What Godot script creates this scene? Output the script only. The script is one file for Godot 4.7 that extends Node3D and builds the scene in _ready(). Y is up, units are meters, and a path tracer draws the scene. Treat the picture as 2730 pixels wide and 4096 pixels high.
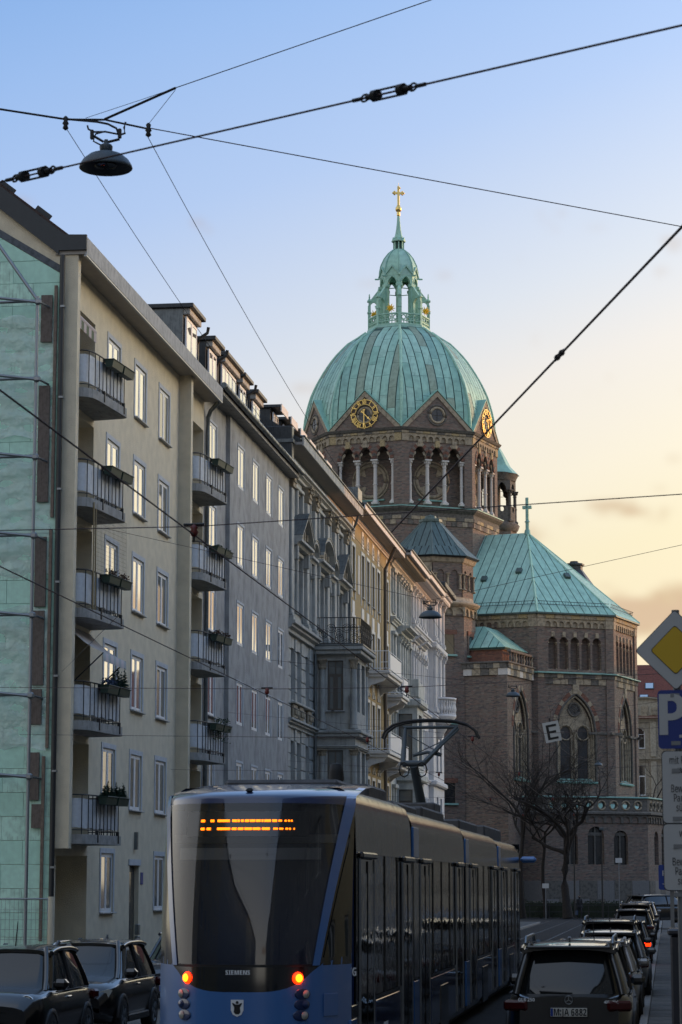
extends Node3D
# A tram street in the evening with a row of tenements and a domed brick church at its end.
# Street runs along -Z; the left facades stand in the plane x = FX and face +X.
const FX := -15.3
const RX := 6.2
var M := {}
var used := {}
var cache := {}
var rng := RandomNumberGenerator.new()

func _ready() -> void:
	rng.seed = 77
	set_camera()
	set_sky()
	set_sun()
	make_materials()
	build_ground()
	build_cream_house()
	build_plain_house()
	build_ornate_house()
	build_ochre_house()
	build_white_houses()
	build_hidden_houses()
	build_church()
	build_far_house()
	build_tram()
	build_cars()
	build_scaffold()
	build_balcony_things()
	build_signs()
	build_wires()
	build_trees()
	build_person()

# ---------------------------------------------------------------- mesh builder
class MB:
	var v := PackedVector3Array()
	var n := PackedVector3Array()
	var uv := PackedVector2Array()
	func tri(a: Vector3, b: Vector3, c: Vector3) -> void:
		var k := (b - a).cross(c - a).normalized()
		v.append(a); v.append(c); v.append(b)
		n.append(k); n.append(k); n.append(k)
		uv.append(Vector2(a.x, -a.y)); uv.append(Vector2(c.x, -c.y)); uv.append(Vector2(b.x, -b.y))
	func quad(a: Vector3, b: Vector3, c: Vector3, d: Vector3) -> void:
		tri(a, b, c)
		tri(a, c, d)
	func box(lo: Vector3, hi: Vector3, ch := 0.0, t := Transform3D.IDENTITY) -> void:
		var c := (lo + hi) / 2.0
		var h := (hi - lo) / 2.0
		var p := func(x: float, y: float, z: float) -> Vector3: return t * (c + Vector3(x, y, z))
		var e := minf(ch, minf(h.x, minf(h.y, h.z)) * 0.9)
		for ax in 3:
			for s in [-1.0, 1.0]:
				var a := Vector3.ZERO
				a[ax] = h[ax] * s
				var i: int = (ax + 1) % 3
				var j: int = (ax + 2) % 3
				var di := Vector3.ZERO
				di[i] = (h[i] - e) * s
				var dj := Vector3.ZERO
				dj[j] = h[j] - e
				quad(t * (c + a - di - dj), t * (c + a + di - dj), t * (c + a + di + dj), t * (c + a - di + dj))
				if e > 0.0:
					for s2 in [-1.0, 1.0]:
						# chamfer between face (ax,s) and face (i,s2)
						var b := Vector3.ZERO
						b[ax] = (h[ax] - e) * s
						b[i] = h[i] * s2
						var f := Vector3.ZERO
						f[ax] = h[ax] * s
						f[i] = (h[i] - e) * s2
						var g := Vector3.ZERO
						g[j] = (h[j] - e) * s * s2
						quad(t * (c + f - g), t * (c + b - g), t * (c + b + g), t * (c + f + g))
		if e > 0.0:
			for sx in [-1.0, 1.0]:
				for sy in [-1.0, 1.0]:
					for sz in [-1.0, 1.0]:
						var x: Vector3 = t * (c + Vector3(h.x * sx, (h.y - e) * sy, (h.z - e) * sz))
						var y: Vector3 = t * (c + Vector3((h.x - e) * sx, h.y * sy, (h.z - e) * sz))
						var z: Vector3 = t * (c + Vector3((h.x - e) * sx, (h.y - e) * sy, h.z * sz))
						if sx * sy * sz > 0: tri(x, y, z)
						else: tri(x, z, y)
	func grid(p: Array, wrap := false) -> void:   # smooth sheet, rows of points; outside is row x column
		var r := p.size()
		var cn: int = p[0].size()
		var nn := []
		for i in r:
			var row := PackedVector3Array()
			for j in cn:
				var l: int = (j - 1 + cn) % cn if wrap else maxi(j - 1, 0)
				var q: int = (j + 1) % cn if wrap else mini(j + 1, cn - 1)
				var du: Vector3 = p[i][q] - p[i][l]
				var dv: Vector3 = p[mini(i + 1, r - 1)][j] - p[maxi(i - 1, 0)][j]
				row.append(du.cross(dv).normalized())
			nn.append(row)
		for i in r - 1:
			for j in (cn if wrap else cn - 1):
				var k: int = (j + 1) % cn
				var q4 := [[i, j], [i, k], [i + 1, k], [i + 1, j]]
				for t in [0, 2, 1, 0, 3, 2]:
					var a: int = q4[t][0]
					var b: int = q4[t][1]
					v.append(p[a][b])
					n.append(nn[a][b])
					uv.append(Vector2(float(b if not (wrap and b == 0 and j == cn - 1) else cn) / cn, float(a) / r))
	func lathe(prof: Array, sides := 12, at := Vector3.ZERO, from := 0.0, to := TAU, smooth := true, phase := 0.0) -> void:  # prof: Vector2(radius, height)
		var closed := to - from > TAU - 0.01
		if smooth:
			var rows := []
			for q in prof:
				var row := PackedVector3Array()
				for k in (sides if closed else sides + 1):
					var a := phase + from + (to - from) * k / sides
					row.append(at + Vector3(sin(a) * q.x, q.y, cos(a) * q.x))
				rows.append(row)
			grid(rows, closed)
		else:
			for i in prof.size() - 1:
				for k in sides:
					var a := phase + from + (to - from) * k / sides
					var b := phase + from + (to - from) * (k + 1) / sides
					var s := Vector3(sin(a), 0, cos(a))
					var e := Vector3(sin(b), 0, cos(b))
					quad(at + s * prof[i].x + Vector3.UP * prof[i].y, at + e * prof[i].x + Vector3.UP * prof[i].y, at + e * prof[i + 1].x + Vector3.UP * prof[i + 1].y, at + s * prof[i + 1].x + Vector3.UP * prof[i + 1].y)
	func tube(pts: Array, r, sides := 6, caps := true) -> void:
		var rows := []
		var up := Vector3.UP
		for i in pts.size():
			var d: Vector3 = (pts[mini(i + 1, pts.size() - 1)] - pts[maxi(i - 1, 0)]).normalized()
			var x := up.cross(d)
			if x.length() < 0.1: x = Vector3.RIGHT.cross(d)
			x = x.normalized()
			var y := d.cross(x)
			var rad: float = r[i] if r is Array else r
			var row := PackedVector3Array()
			for k in sides:
				var a := TAU * k / sides
				row.append(pts[i] + (x * cos(a) + y * sin(a)) * rad)
			rows.append(row)
		grid(rows, true)
		if caps:
			for e in [0, pts.size() - 1]:
				for k in range(1, sides - 1):
					if e == 0: tri(rows[e][0], rows[e][k + 1], rows[e][k])
					else: tri(rows[e][0], rows[e][k], rows[e][k + 1])
	func prism(poly: PackedVector2Array, z0: float, z1: float, t := Transform3D.IDENTITY) -> void:  # outline in xy, pushed out from z0 to z1
		if Geometry2D.is_polygon_clockwise(poly): poly.reverse()
		var ix := Geometry2D.triangulate_polygon(poly)
		for i in range(0, ix.size(), 3):
			var a := poly[ix[i]]
			var b := poly[ix[i + 1]]
			var c := poly[ix[i + 2]]
			if (b - a).cross(c - a) < 0:
				var s := b
				b = c
				c = s
			tri(t * Vector3(a.x, a.y, z1), t * Vector3(b.x, b.y, z1), t * Vector3(c.x, c.y, z1))
			tri(t * Vector3(a.x, a.y, z0), t * Vector3(c.x, c.y, z0), t * Vector3(b.x, b.y, z0))
		for i in poly.size():
			var a := poly[i]
			var b := poly[(i + 1) % poly.size()]
			quad(t * Vector3(a.x, a.y, z0), t * Vector3(b.x, b.y, z0), t * Vector3(b.x, b.y, z1), t * Vector3(a.x, a.y, z1))
	func moulding(prof: Array, x0: float, x1: float, ends := true) -> void:  # prof: Vector2(out z, y) from bottom to top, run along x
		for i in prof.size() - 1:
			var a: Vector2 = prof[i]
			var b: Vector2 = prof[i + 1]
			quad(Vector3(x0, a.y, a.x), Vector3(x1, a.y, a.x), Vector3(x1, b.y, b.x), Vector3(x0, b.y, b.x))
		if ends:
			var poly := PackedVector2Array()
			for q in prof: poly.append(q)
			poly.append(Vector2(0, prof[-1].y))
			poly.append(Vector2(0, prof[0].y))
			var ix := Geometry2D.triangulate_polygon(poly)
			for i in range(0, ix.size(), 3):
				var a := poly[ix[i]]
				var b := poly[ix[i + 1]]
				var c := poly[ix[i + 2]]
				tri(Vector3(x0, a.y, a.x), Vector3(x0, b.y, b.x), Vector3(x0, c.y, c.x))
				tri(Vector3(x1, a.y, a.x), Vector3(x1, c.y, c.x), Vector3(x1, b.y, b.x))
	# a wall strip in the plane z, from x0 to x1 and y0 to y1, with openings that do not overlap in x: [centre x, width, sill, spring, kind]
	# kinds: r flat, o round, p pointed, s segment, c full circle (spring is its centre)
	func wall(x0: float, x1: float, y0: float, y1: float, holes := [], deep := 0.2, z := 0.0) -> void:
		holes.sort_custom(func(a, b): return a[0] < b[0])
		var x := x0
		for h in holes:
			var l: float = h[0] - h[1] / 2.0
			var r: float = h[0] + h[1] / 2.0
			if l > x + 0.001: quad(Vector3(x, y0, z), Vector3(l, y0, z), Vector3(l, y1, z), Vector3(x, y1, z))
			var nn := 1 if h[4] == "r" else 12
			var top := []
			var low := []
			for i in nn + 1:
				var t := float(i) / nn
				if h[4] == "c": t = 0.5 - 0.5 * cos(PI * t)
				var px := lerpf(l, r, t)
				top.append(Vector2(px, arch(h, px)))
				low.append(Vector2(px, 2.0 * h[3] - arch(h, px) if h[4] == "c" else h[2]))
			for i in nn:
				var a: Vector2 = top[i]
				var b: Vector2 = top[i + 1]
				var c: Vector2 = low[i]
				var d: Vector2 = low[i + 1]
				if y1 > a.y + 0.001 or y1 > b.y + 0.001: quad(Vector3(a.x, a.y, z), Vector3(b.x, b.y, z), Vector3(b.x, y1, z), Vector3(a.x, y1, z))
				if c.y > y0 + 0.001 or d.y > y0 + 0.001: quad(Vector3(c.x, y0, z), Vector3(d.x, y0, z), Vector3(d.x, d.y, z), Vector3(c.x, c.y, z))
				quad(Vector3(a.x, a.y, z - deep), Vector3(b.x, b.y, z - deep), Vector3(b.x, b.y, z), Vector3(a.x, a.y, z))
				quad(Vector3(c.x, c.y, z), Vector3(d.x, d.y, z), Vector3(d.x, d.y, z - deep), Vector3(c.x, c.y, z - deep))
			if h[4] != "c":
				quad(Vector3(l, h[2], z), Vector3(l, h[2], z - deep), Vector3(l, top[0].y, z - deep), Vector3(l, top[0].y, z))
				quad(Vector3(r, h[2], z - deep), Vector3(r, h[2], z), Vector3(r, top[nn].y, z), Vector3(r, top[nn].y, z - deep))
			x = r
		if x1 > x + 0.001: quad(Vector3(x, y0, z), Vector3(x1, y0, z), Vector3(x1, y1, z), Vector3(x, y1, z))
	static func arch(h: Array, px: float) -> float:
		var w: float = h[1] / 2.0
		var d: float = minf(absf(px - h[0]), w)
		match h[4]:
			"o", "c": return h[3] + sqrt(maxf(w * w - d * d, 0.0))
			"p": return h[3] + sqrt(maxf(4.0 * w * w - (w + d) * (w + d), 0.0))
			"s": return h[3] + 0.25 * w * (1.0 - d * d / (w * w))
		return h[3]
	func mesh() -> ArrayMesh:
		var a := []
		a.resize(Mesh.ARRAY_MAX)
		a[Mesh.ARRAY_VERTEX] = v
		a[Mesh.ARRAY_NORMAL] = n
		a[Mesh.ARRAY_TEX_UV] = uv
		var m := ArrayMesh.new()
		m.add_surface_from_arrays(Mesh.PRIMITIVE_TRIANGLES, a)
		return m

func numbered(called: String) -> String:
	if not used.has(called):
		used[called] = 0
		return called
	used[called] += 1
	return "%s_%03d" % [called, used[called]]

func tag(o: Node3D, label: String, category: String, group := "") -> Node3D:
	o.set_meta("label", label)
	o.set_meta("category", category)
	if group: o.set_meta("group", group)
	return o

func thing(called: String, label: String, category: String, at := Vector3.ZERO, turn := 0.0, group := "") -> Node3D:
	var o := Node3D.new()
	o.name = numbered(called)
	add_child(o)
	o.position = at
	o.rotation.y = turn
	return tag(o, label, category, group)

func part(parent: Node, called: String, mesh, m: Material, at := Transform3D.IDENTITY) -> MeshInstance3D:
	var o := MeshInstance3D.new()
	o.name = called if parent != self else numbered(called)
	o.mesh = mesh.mesh() if mesh is MB else mesh
	o.set_surface_override_material(0, m)
	o.transform = at
	parent.add_child(o, true)
	return o

func struct(called: String, mesh, m: Material, at := Transform3D.IDENTITY) -> MeshInstance3D:
	var o := part(self, called, mesh, m, at)
	o.set_meta("kind", "structure")
	return o

func at(x: float, y: float, z: float, ry := 0.0) -> Transform3D:
	return Transform3D(Basis(Vector3.UP, ry), Vector3(x, y, z))

func boxm(sx: float, sy: float, sz: float, ch := 0.0) -> ArrayMesh:   # centred box, shared between alike pieces
	var key := "box %.4f %.4f %.4f %.4f" % [sx, sy, sz, ch]
	if not cache.has(key):
		var mb := MB.new()
		mb.box(Vector3(-sx, -sy, -sz) / 2.0, Vector3(sx, sy, sz) / 2.0, ch)
		cache[key] = mb.mesh()
	return cache[key]

func bx(parent: Node, called: String, m: Material, lo: Vector3, hi: Vector3, ch := 0.0) -> MeshInstance3D:
	var s := hi - lo
	return part(parent, called, boxm(s.x, s.y, s.z, ch), m, at((lo.x + hi.x) / 2, (lo.y + hi.y) / 2, (lo.z + hi.z) / 2))

# one window: a frame with casements, its panes and its sill as sub-parts; lower left corner at x, y in the facade's own axes
func window(parent: Node, x: float, y: float, w: float, h: float, deep: float, leaves := 2, transom := 0.0, frame: Material = null, glass: Material = null, sill := true, tilt := 0.5, arched := "r", bars := 0) -> MeshInstance3D:
	var fr: Material = frame if frame else M.white_frame
	var gl: Material = glass if glass else M.pane
	var key := "win %.3f %.3f %d %.3f %s %d" % [w, h, leaves, transom, arched, bars]
	var f := 0.055
	if not cache.has(key):
		var mb := MB.new()
		var hh := h
		if arched == "r":
			mb.box(Vector3(0, h - f, 0), Vector3(w, h, 0.06))
		else:
			hh = h - w / 2.0
			var a := ["", 0]
			var hole := [w / 2, w, 0.0, hh, arched]
			for i in 12:
				var xa := w * i / 12.0
				var xb := w * (i + 1) / 12.0
				var ya := MB.arch(hole, xa)
				var yb := MB.arch(hole, xb)
				mb.box(Vector3(xa, minf(ya, yb) - 0.09, 0), Vector3(xb, maxf(ya, yb), 0.06))
		mb.box(Vector3(0, 0, 0), Vector3(w, f, 0.06))
		mb.box(Vector3(0, f, 0), Vector3(f, hh - f, 0.06))
		mb.box(Vector3(w - f, f, 0), Vector3(w, hh - f, 0.06))
		var top := hh - f
		if transom > 0.0:
			mb.box(Vector3(f, transom - 0.04, 0), Vector3(w - f, transom + 0.04, 0.066))
		for i in range(1, leaves):
			var cx := w * i / leaves
			mb.box(Vector3(cx - 0.05, f, 0.001), Vector3(cx + 0.05, (transom - 0.04 if transom > 0 else top), 0.066))
			if transom > 0: mb.box(Vector3(cx - 0.03, transom + 0.04, 0.001), Vector3(cx + 0.03, top, 0.06))
		for i in leaves:   # casement stiles
			var xa := (f if i == 0 else w * i / leaves + 0.05)
			var xb := (w - f if i == leaves - 1 else w * (i + 1) / leaves - 0.05)
			var yt := (transom - 0.04 if transom > 0 else top)
			var s := 0.05
			mb.box(Vector3(xa, f, 0.008), Vector3(xa + s, yt, 0.064))
			mb.box(Vector3(xb - s, f, 0.008), Vector3(xb, yt, 0.064))
			mb.box(Vector3(xa + s, f, 0.008), Vector3(xb - s, f + s, 0.064))
			mb.box(Vector3(xa + s, yt - s, 0.008), Vector3(xb - s, yt, 0.064))
			for b in bars:
				var yb := lerpf(f, yt, float(b + 1) / (bars + 1))
				mb.box(Vector3(xa + s, yb - 0.015, 0.008), Vector3(xb - s, yb + 0.015, 0.062))
		cache[key] = mb.mesh()
	var o := part(parent, "window", cache[key], fr, at(x, y, -deep + 0.02))
	var n := leaves if leaves > 0 else 1
	for i in n:
		var pw := w / n - 0.02
		var ph: float = (transom if transom > 0 else h) - 0.04
		if arched != "r" and transom <= 0: ph = h - w / 2 - 0.02
		var q := part(o, "pane", boxm(pw, ph, 0.012), gl, at(w * (i + 0.5) / n, 0.02 + ph / 2, 0.048, deg_to_rad(rng.randf_range(-tilt, tilt))))
		q.rotate_object_local(Vector3.RIGHT, deg_to_rad(rng.randf_range(-tilt, tilt) * 0.4))
		if transom > 0 and arched == "r":
			part(o, "pane", boxm(pw, h - transom - 0.04, 0.012), gl, at(w * (i + 0.5) / n, (h + transom) / 2, 0.048, deg_to_rad(rng.randf_range(-tilt, tilt))))
	if arched != "r":
		var kk := "lun %.3f %s" % [w, arched]
		if not cache.has(kk):
			var mb := MB.new()
			var pl := PackedVector2Array()
			for i in 13:
				var px := 0.02 + (w - 0.04) * i / 12.0
				pl.append(Vector2(px, MB.arch([w / 2, w - 0.04, 0, 0, arched], px) + 0.001 * i))
			mb.prism(pl, 0.042, 0.054)
			cache[kk] = mb.mesh()
		part(o, "pane", cache[kk], gl, at(0, h - w / 2, 0))
	if sill:
		part(o, "sill", boxm(w + 0.16, 0.045, deep + 0.1, 0.01), M.sill, at(w / 2, -0.022, (deep + 0.1) / 2 - 0.01))
	return o

# ---------------------------------------------------------------- camera, sky, sun
func set_camera() -> void:
	var c := Camera3D.new()
	c.name = "camera"
	add_child(c)
	c.fov = 23.9134
	c.near = 0.5
	c.far = 4000.0
	c.position = Vector3(0, 2.6, 0)
	c.rotation_order = EULER_ORDER_YXZ
	c.rotation_degrees = Vector3(8.7586, 7.5965, 0)
	var a := CameraAttributesPhysical.new()
	a.frustum_focal_length = 85.0
	a.frustum_focus_distance = 130.0
	a.exposure_aperture = 9.0
	c.attributes = a
	c.fov = 23.9134
	c.current = true

func set_sky() -> void:
	var w := 2048
	var h := 1024
	var im := Image.create(w, h, false, Image.FORMAT_RGBF)
	im.fill(Color(0.06, 0.06, 0.065))
	var stops := [[-30, 255, 240, 214], [0, 252, 234, 200], [5.0, 253, 236, 200], [8.2, 252, 240, 205], [10.2, 252, 243, 221], [12.7, 245, 240, 233], [14.9, 226, 233, 243], [19.4, 187, 212, 251], [23.2, 164, 199, 249], [25.2, 150, 190, 245], [34.0, 152, 192, 245], [50.0, 156, 194, 245], [120.0, 156, 194, 245]]
	var lin := []
	for s in stops: lin.append([s[0], Color8(s[1], s[2], s[3]).srgb_to_linear()])
	var n1 := FastNoiseLite.new()
	n1.seed = 5
	n1.frequency = 0.55
	n1.fractal_octaves = 5
	var n2 := FastNoiseLite.new()
	n2.seed = 9
	n2.frequency = 0.2
	var sun := sun_dir()
	for y in h / 2:
		var el := PI * (0.5 - (y + 0.5) / h)
		var eld := rad_to_deg(el)
		for x in w:
			var az := TAU * (x + 0.5) / w - (TAU if x >= w / 2 else 0.0)   # the panorama's first column looks along -Z
			var azd := rad_to_deg(az)
			var d := Vector3(sin(az) * cos(el), sin(el), -cos(az) * cos(el))
			var ang := rad_to_deg(acos(clampf(d.dot(sun), -1, 1)))
			var off := azd - 58.0
			if off < -180: off += 360.0
			var warm := clampf(1.0 - absf(off) / 150.0, 0.0, 1.0)          # 1 towards the set sun, 0 away from it
			var e := eld - 0.30 * maxf(58.0 - absf(off), -22.0)
			var k := 0
			while k < lin.size() - 2 and e > lin[k + 1][0]: k += 1
			var c: Color = lin[k][1].lerp(lin[k + 1][1], clampf((e - lin[k][0]) / (lin[k + 1][0] - lin[k][0]), 0, 1))
			var cool := Color(1.20, 1.16, 1.08).lerp(Color(0.66, 0.78, 0.98), smoothstep(0.0, 42.0, eld))
			c = cool.lerp(c, smoothstep(0.05, 0.5, warm))
			var m := 0.90 + 5.0 * exp(-(ang / 30.0) * (ang / 30.0))
			c = Color(c.r * m, c.g * m, c.b * m)
			if eld < 16.0:   # low evening clouds, thicker towards the horizon
				var q := n1.get_noise_2d(azd * 1.0 + 3.0, eld * 2.6) * 0.65 + n2.get_noise_2d(azd * 0.9, eld * 3.0) * 0.6
				var band := 1.5 * exp(-pow((eld - 6.3) / 0.75, 2.0)) * smoothstep(-2.6, -0.6, azd if azd < 90 else 90.0) + 0.22 * exp(-pow((eld - 9.0) / 0.6, 2.0))
				var t := smoothstep(0.02, 0.5, q + band * 0.85 - 0.36)
				c = c.lerp(Color(0.58, 0.38, 0.215) * m, t * 0.85)
			im.set_pixel(x, y, c)
	var sky := Sky.new()
	var pm := PanoramaSkyMaterial.new()
	pm.panorama = ImageTexture.create_from_image(im)
	pm.energy_multiplier = 1.0
	sky.sky_material = pm
	var env := Environment.new()
	env.background_mode = Environment.BG_SKY
	env.sky = sky
	env.tonemap_mode = Environment.TONE_MAPPER_LINEAR
	env.tonemap_exposure = 1.0
	env.sdfgi_enabled = true
	env.ssao_enabled = true
	env.ssil_enabled = true
	var we := WorldEnvironment.new()
	we.name = "world"
	we.environment = env
	add_child(we)

func sun_dir() -> Vector3:
	var az := deg_to_rad(58.0)
	var el := deg_to_rad(3.0)
	return Vector3(sin(az) * cos(el), sin(el), -cos(az) * cos(el))

func set_sun() -> void:
	var s := DirectionalLight3D.new()
	s.name = "sun"
	s.light_color = Color(1.0, 0.70, 0.46)
	s.light_energy = 0.6
	s.light_angular_distance = 0.6
	s.shadow_enabled = true
	add_child(s)
	s.look_at_from_position(Vector3.ZERO, -sun_dir())

# ---------------------------------------------------------------- materials
func noise_image(size: int, freq: float, seed_: int, oct := 4) -> Image:
	var f := FastNoiseLite.new()
	f.seed = seed_
	f.frequency = freq
	f.fractal_octaves = oct
	var im := f.get_seamless_image(size, size)
	im.convert(Image.FORMAT_L8)
	return im

# grey mottle around white: fine grain, patches and run-down streaks of grime, the same all over the wall
func mottle(size: int, grain: float, patch: float, streak: float, seed_: int) -> ImageTexture:
	var a := noise_image(size, 0.35, seed_, 2).get_data()
	var b := noise_image(size, 0.012, seed_ + 1, 5).get_data()
	var c := noise_image(size, 0.05, seed_ + 2, 3).get_data()
	var out := PackedByteArray()
	out.resize(size * size * 3)
	for y in size:
		for x in size:
			var i := y * size + x
			var s := c[(y / 16 % size) * size + x] / 255.0
			var v := 1.0 - grain * (a[i] / 255.0 - 0.5) - patch * (0.5 - b[i] / 255.0) - streak * smoothstep(0.5, 0.85, s) * (b[(y * size + (x * 3) % size)] / 255.0)
			var q := clampi(int(v * 246.0), 0, 255)
			out[i * 3] = q
			out[i * 3 + 1] = q
			out[i * 3 + 2] = clampi(q - int(3.0 * (1.0 - v)), 0, 255)
	return ImageTexture.create_from_image(Image.create_from_data(size, size, false, Image.FORMAT_RGB8, out))

func bump(size: int, freq: float, strength: float, seed_: int) -> ImageTexture:
	var im := noise_image(size, freq, seed_, 4)
	im.convert(Image.FORMAT_RGBA8)
	im.bump_map_to_normal_map(strength)
	return ImageTexture.create_from_image(im)

func brick_texture() -> ImageTexture:   # 3.2 m square, courses of 8 cm: too far off to tell single bricks apart
	var size := 512
	var out := PackedByteArray()
	out.resize(size * size * 3)
	var g := noise_image(size, 0.25, 31, 2).get_data()
	var p := noise_image(size, 0.015, 32, 4).get_data()
	var rows := 40
	var r := RandomNumberGenerator.new()
	r.seed = 12
	var tone := []
	for j in rows:
		var line := []
		for i in 12:
			var t := r.randf()
			var c := Color(0.165, 0.122, 0.098)
			if t < 0.18: c = Color(0.105, 0.086, 0.078)
			elif t < 0.34: c = Color(0.205, 0.128, 0.10)
			elif t < 0.46: c = Color(0.20, 0.165, 0.13)
			line.append(c * r.randf_range(0.85, 1.15))
		tone.append(line)
	for y in size:
		var j := y * rows / size
		var fy := float(y * rows % size) / size
		for x in size:
			var s := x + (21 if j % 2 else 0)
			var i := (s * 12 / size) % 12
			var fx := float(s * 12 % size) / size
			var c: Color = tone[j][i]
			if fy < 0.17 or fx < 0.05: c = Color(0.18, 0.16, 0.14)
			var k := 0.8 + 0.25 * g[y * size + x] / 255.0 + 0.3 * (p[y * size + x] / 255.0 - 0.5)
			c = (c * k).linear_to_srgb()
			var o := (y * size + x) * 3
			out[o] = clampi(int(c.r * 255), 0, 255)
			out[o + 1] = clampi(int(c.g * 255), 0, 255)
			out[o + 2] = clampi(int(c.b * 255), 0, 255)
	return ImageTexture.create_from_image(Image.create_from_data(size, size, false, Image.FORMAT_RGB8, out))

func mk(called: String, r: float, g: float, b: float, rough := 0.8, metal := 0.0, tex: Texture2D = null, metres := 3.0, nrm: Texture2D = null, depth := 0.4) -> StandardMaterial3D:
	var m := StandardMaterial3D.new()
	m.albedo_color = Color(r, g, b).linear_to_srgb()
	m.roughness = rough
	m.metallic = metal
	if tex:
		m.albedo_texture = tex
		m.uv1_triplanar = true
		m.uv1_world_triplanar = true
		m.uv1_triplanar_sharpness = 8.0
		m.uv1_scale = Vector3.ONE / metres
	if nrm:
		m.normal_enabled = true
		m.normal_texture = nrm
		m.normal_scale = depth
		m.uv1_triplanar = true
		m.uv1_world_triplanar = true
		m.uv1_triplanar_sharpness = 8.0
		m.uv1_scale = Vector3.ONE / metres
	M[called] = m
	return m

func make_materials() -> void:
	var plaster := mottle(512, 0.10, 0.09, 0.03, 1)
	var stained := mottle(512, 0.12, 0.24, 0.22, 11)
	var stone := mottle(512, 0.30, 0.55, 0.15, 21)
	var streaky := mottle(512, 0.10, 0.28, 0.30, 41)
	var patchy := mottle(512, 0.10, 0.20, 0.10, 45)
	var grit := mottle(512, 0.45, 0.30, 0.0, 51)
	var rough_n := bump(512, 0.2, 6.0, 61)
	var wave_n := bump(512, 0.012, 9.0, 62)
	mk("cream", 0.67, 0.59, 0.44, 0.9, 0, plaster, 3.7, rough_n, 0.25)
	mk("cream_dark", 0.50, 0.40, 0.23, 0.9, 0, plaster, 3.1, rough_n, 0.25)
	mk("concrete", 0.32, 0.315, 0.30, 0.9, 0, stained, 2.2, rough_n, 0.3)
	mk("fascia", 0.42, 0.405, 0.385, 0.85, 0, stained, 1.9)
	mk("soffit", 0.36, 0.335, 0.305, 0.9, 0, plaster, 2.5)
	mk("plain", 0.37, 0.36, 0.345, 0.9, 0, stained, 5.3, rough_n, 0.25)
	mk("stucco", 0.41, 0.41, 0.38, 0.85, 0, stained, 4.1, rough_n, 0.2)
	mk("ochre", 0.33, 0.25, 0.125, 0.9, 0, plaster, 3.3, rough_n, 0.2)
	mk("pale_stucco", 0.48, 0.49, 0.455, 0.85, 0, stained, 3.9)
	mk("white_stucco", 0.64, 0.625, 0.615, 0.85, 0, plaster, 4.3)
	mk("trim", 0.68, 0.66, 0.62, 0.8, 0, plaster, 2.0)
	mk("surround", 0.50, 0.52, 0.55, 0.8, 0, plaster, 2.0)
	mk("white_frame", 0.68, 0.69, 0.70, 0.45)
	mk("wood_frame", 0.09, 0.075, 0.06, 0.5)
	mk("sill", 0.42, 0.42, 0.41, 0.6, 0, stained, 1.5)
	var p := mk("pane", 0.055, 0.065, 0.068, 0.03)
	p.metallic = 0.8
	p.metallic_specular = 0.9
	p.albedo_color = Color(0.62, 0.63, 0.62).linear_to_srgb()
	p = mk("curtain_pane", 0.13, 0.14, 0.135, 0.06)
	p.metallic_specular = 0.8
	p = mk("dark_pane", 0.02, 0.022, 0.024, 0.05)
	p.metallic_specular = 0.7
	mk("zinc", 0.16, 0.18, 0.185, 0.45, 0.5, streaky, 1.6)
	mk("dark_zinc", 0.045, 0.052, 0.056, 0.5, 0.3, streaky, 1.6)
	mk("verge", 0.03, 0.034, 0.038, 0.6, 0, plaster, 1.5)
	mk("roof_tile", 0.07, 0.045, 0.038, 0.85, 0, stone, 1.2, rough_n, 0.5)
	mk("red_tile", 0.16, 0.05, 0.035, 0.9, 0, stone, 1.6, rough_n, 0.5)
	mk("black_pipe", 0.016, 0.018, 0.02, 0.4)
	mk("iron", 0.014, 0.014, 0.015, 0.55)
	mk("steel", 0.24, 0.26, 0.28, 0.4, 0.7)
	mk("sheet_white", 0.60, 0.62, 0.64, 0.7, 0, plaster, 1.1, wave_n, 0.35)
	mk("planter", 0.012, 0.035, 0.024, 0.5)
	mk("leaf", 0.03, 0.06, 0.025, 0.7)
	mk("spruce", 0.018, 0.05, 0.035, 0.7)
	mk("blue_leaf", 0.06, 0.09, 0.16, 0.7)
	mk("heather", 0.09, 0.05, 0.035, 0.8)
	mk("twig", 0.05, 0.038, 0.028, 0.85)
	mk("bark", 0.028, 0.022, 0.018, 0.95, 0, stone, 0.8, rough_n, 0.8)
	mk("awning", 0.42, 0.36, 0.36, 0.85)
	mk("awning_stripe", 0.28, 0.30, 0.30, 0.85)
	mk("insulation", 0.50, 0.78, 0.64, 0.75, 0, plaster, 1.3)
	mk("insulation_2", 0.47, 0.75, 0.61, 0.75, 0, plaster, 1.7)
	mk("insulation_3", 0.53, 0.79, 0.65, 0.75, 0, stained, 1.9)
	mk("old_line", 0.10, 0.11, 0.125, 0.9, 0, stone, 1.0)
	mk("plank", 0.15, 0.12, 0.10, 0.85, 0, streaky, 0.9)
	mk("batten", 0.20, 0.15, 0.115, 0.85, 0, streaky, 0.9)
	p = mk("film", 0.75, 0.82, 0.82, 0.25, 0, null, 1.0, wave_n, 1.0)
	p.transparency = BaseMaterial3D.TRANSPARENCY_ALPHA
	p.albedo_color.a = 0.28
	p.uv1_scale = Vector3.ONE / 2.0
	mk("asphalt", 0.040, 0.040, 0.042, 0.95, 0, grit, 2.0, rough_n, 0.4)
	M.asphalt.metallic_specular = 0.25
	mk("paving", 0.075, 0.075, 0.074, 0.85, 0, stone, 1.7, rough_n, 0.4)
	mk("paving_2", 0.095, 0.092, 0.088, 0.85, 0, stone, 1.3, rough_n, 0.4)
	mk("granite", 0.17, 0.165, 0.16, 0.75, 0, grit, 0.8)
	mk("earth", 0.05, 0.045, 0.04, 0.95, 0, stone, 4.0)
	mk("marking", 0.6, 0.6, 0.58, 0.7, 0, stained, 1.0)
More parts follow.
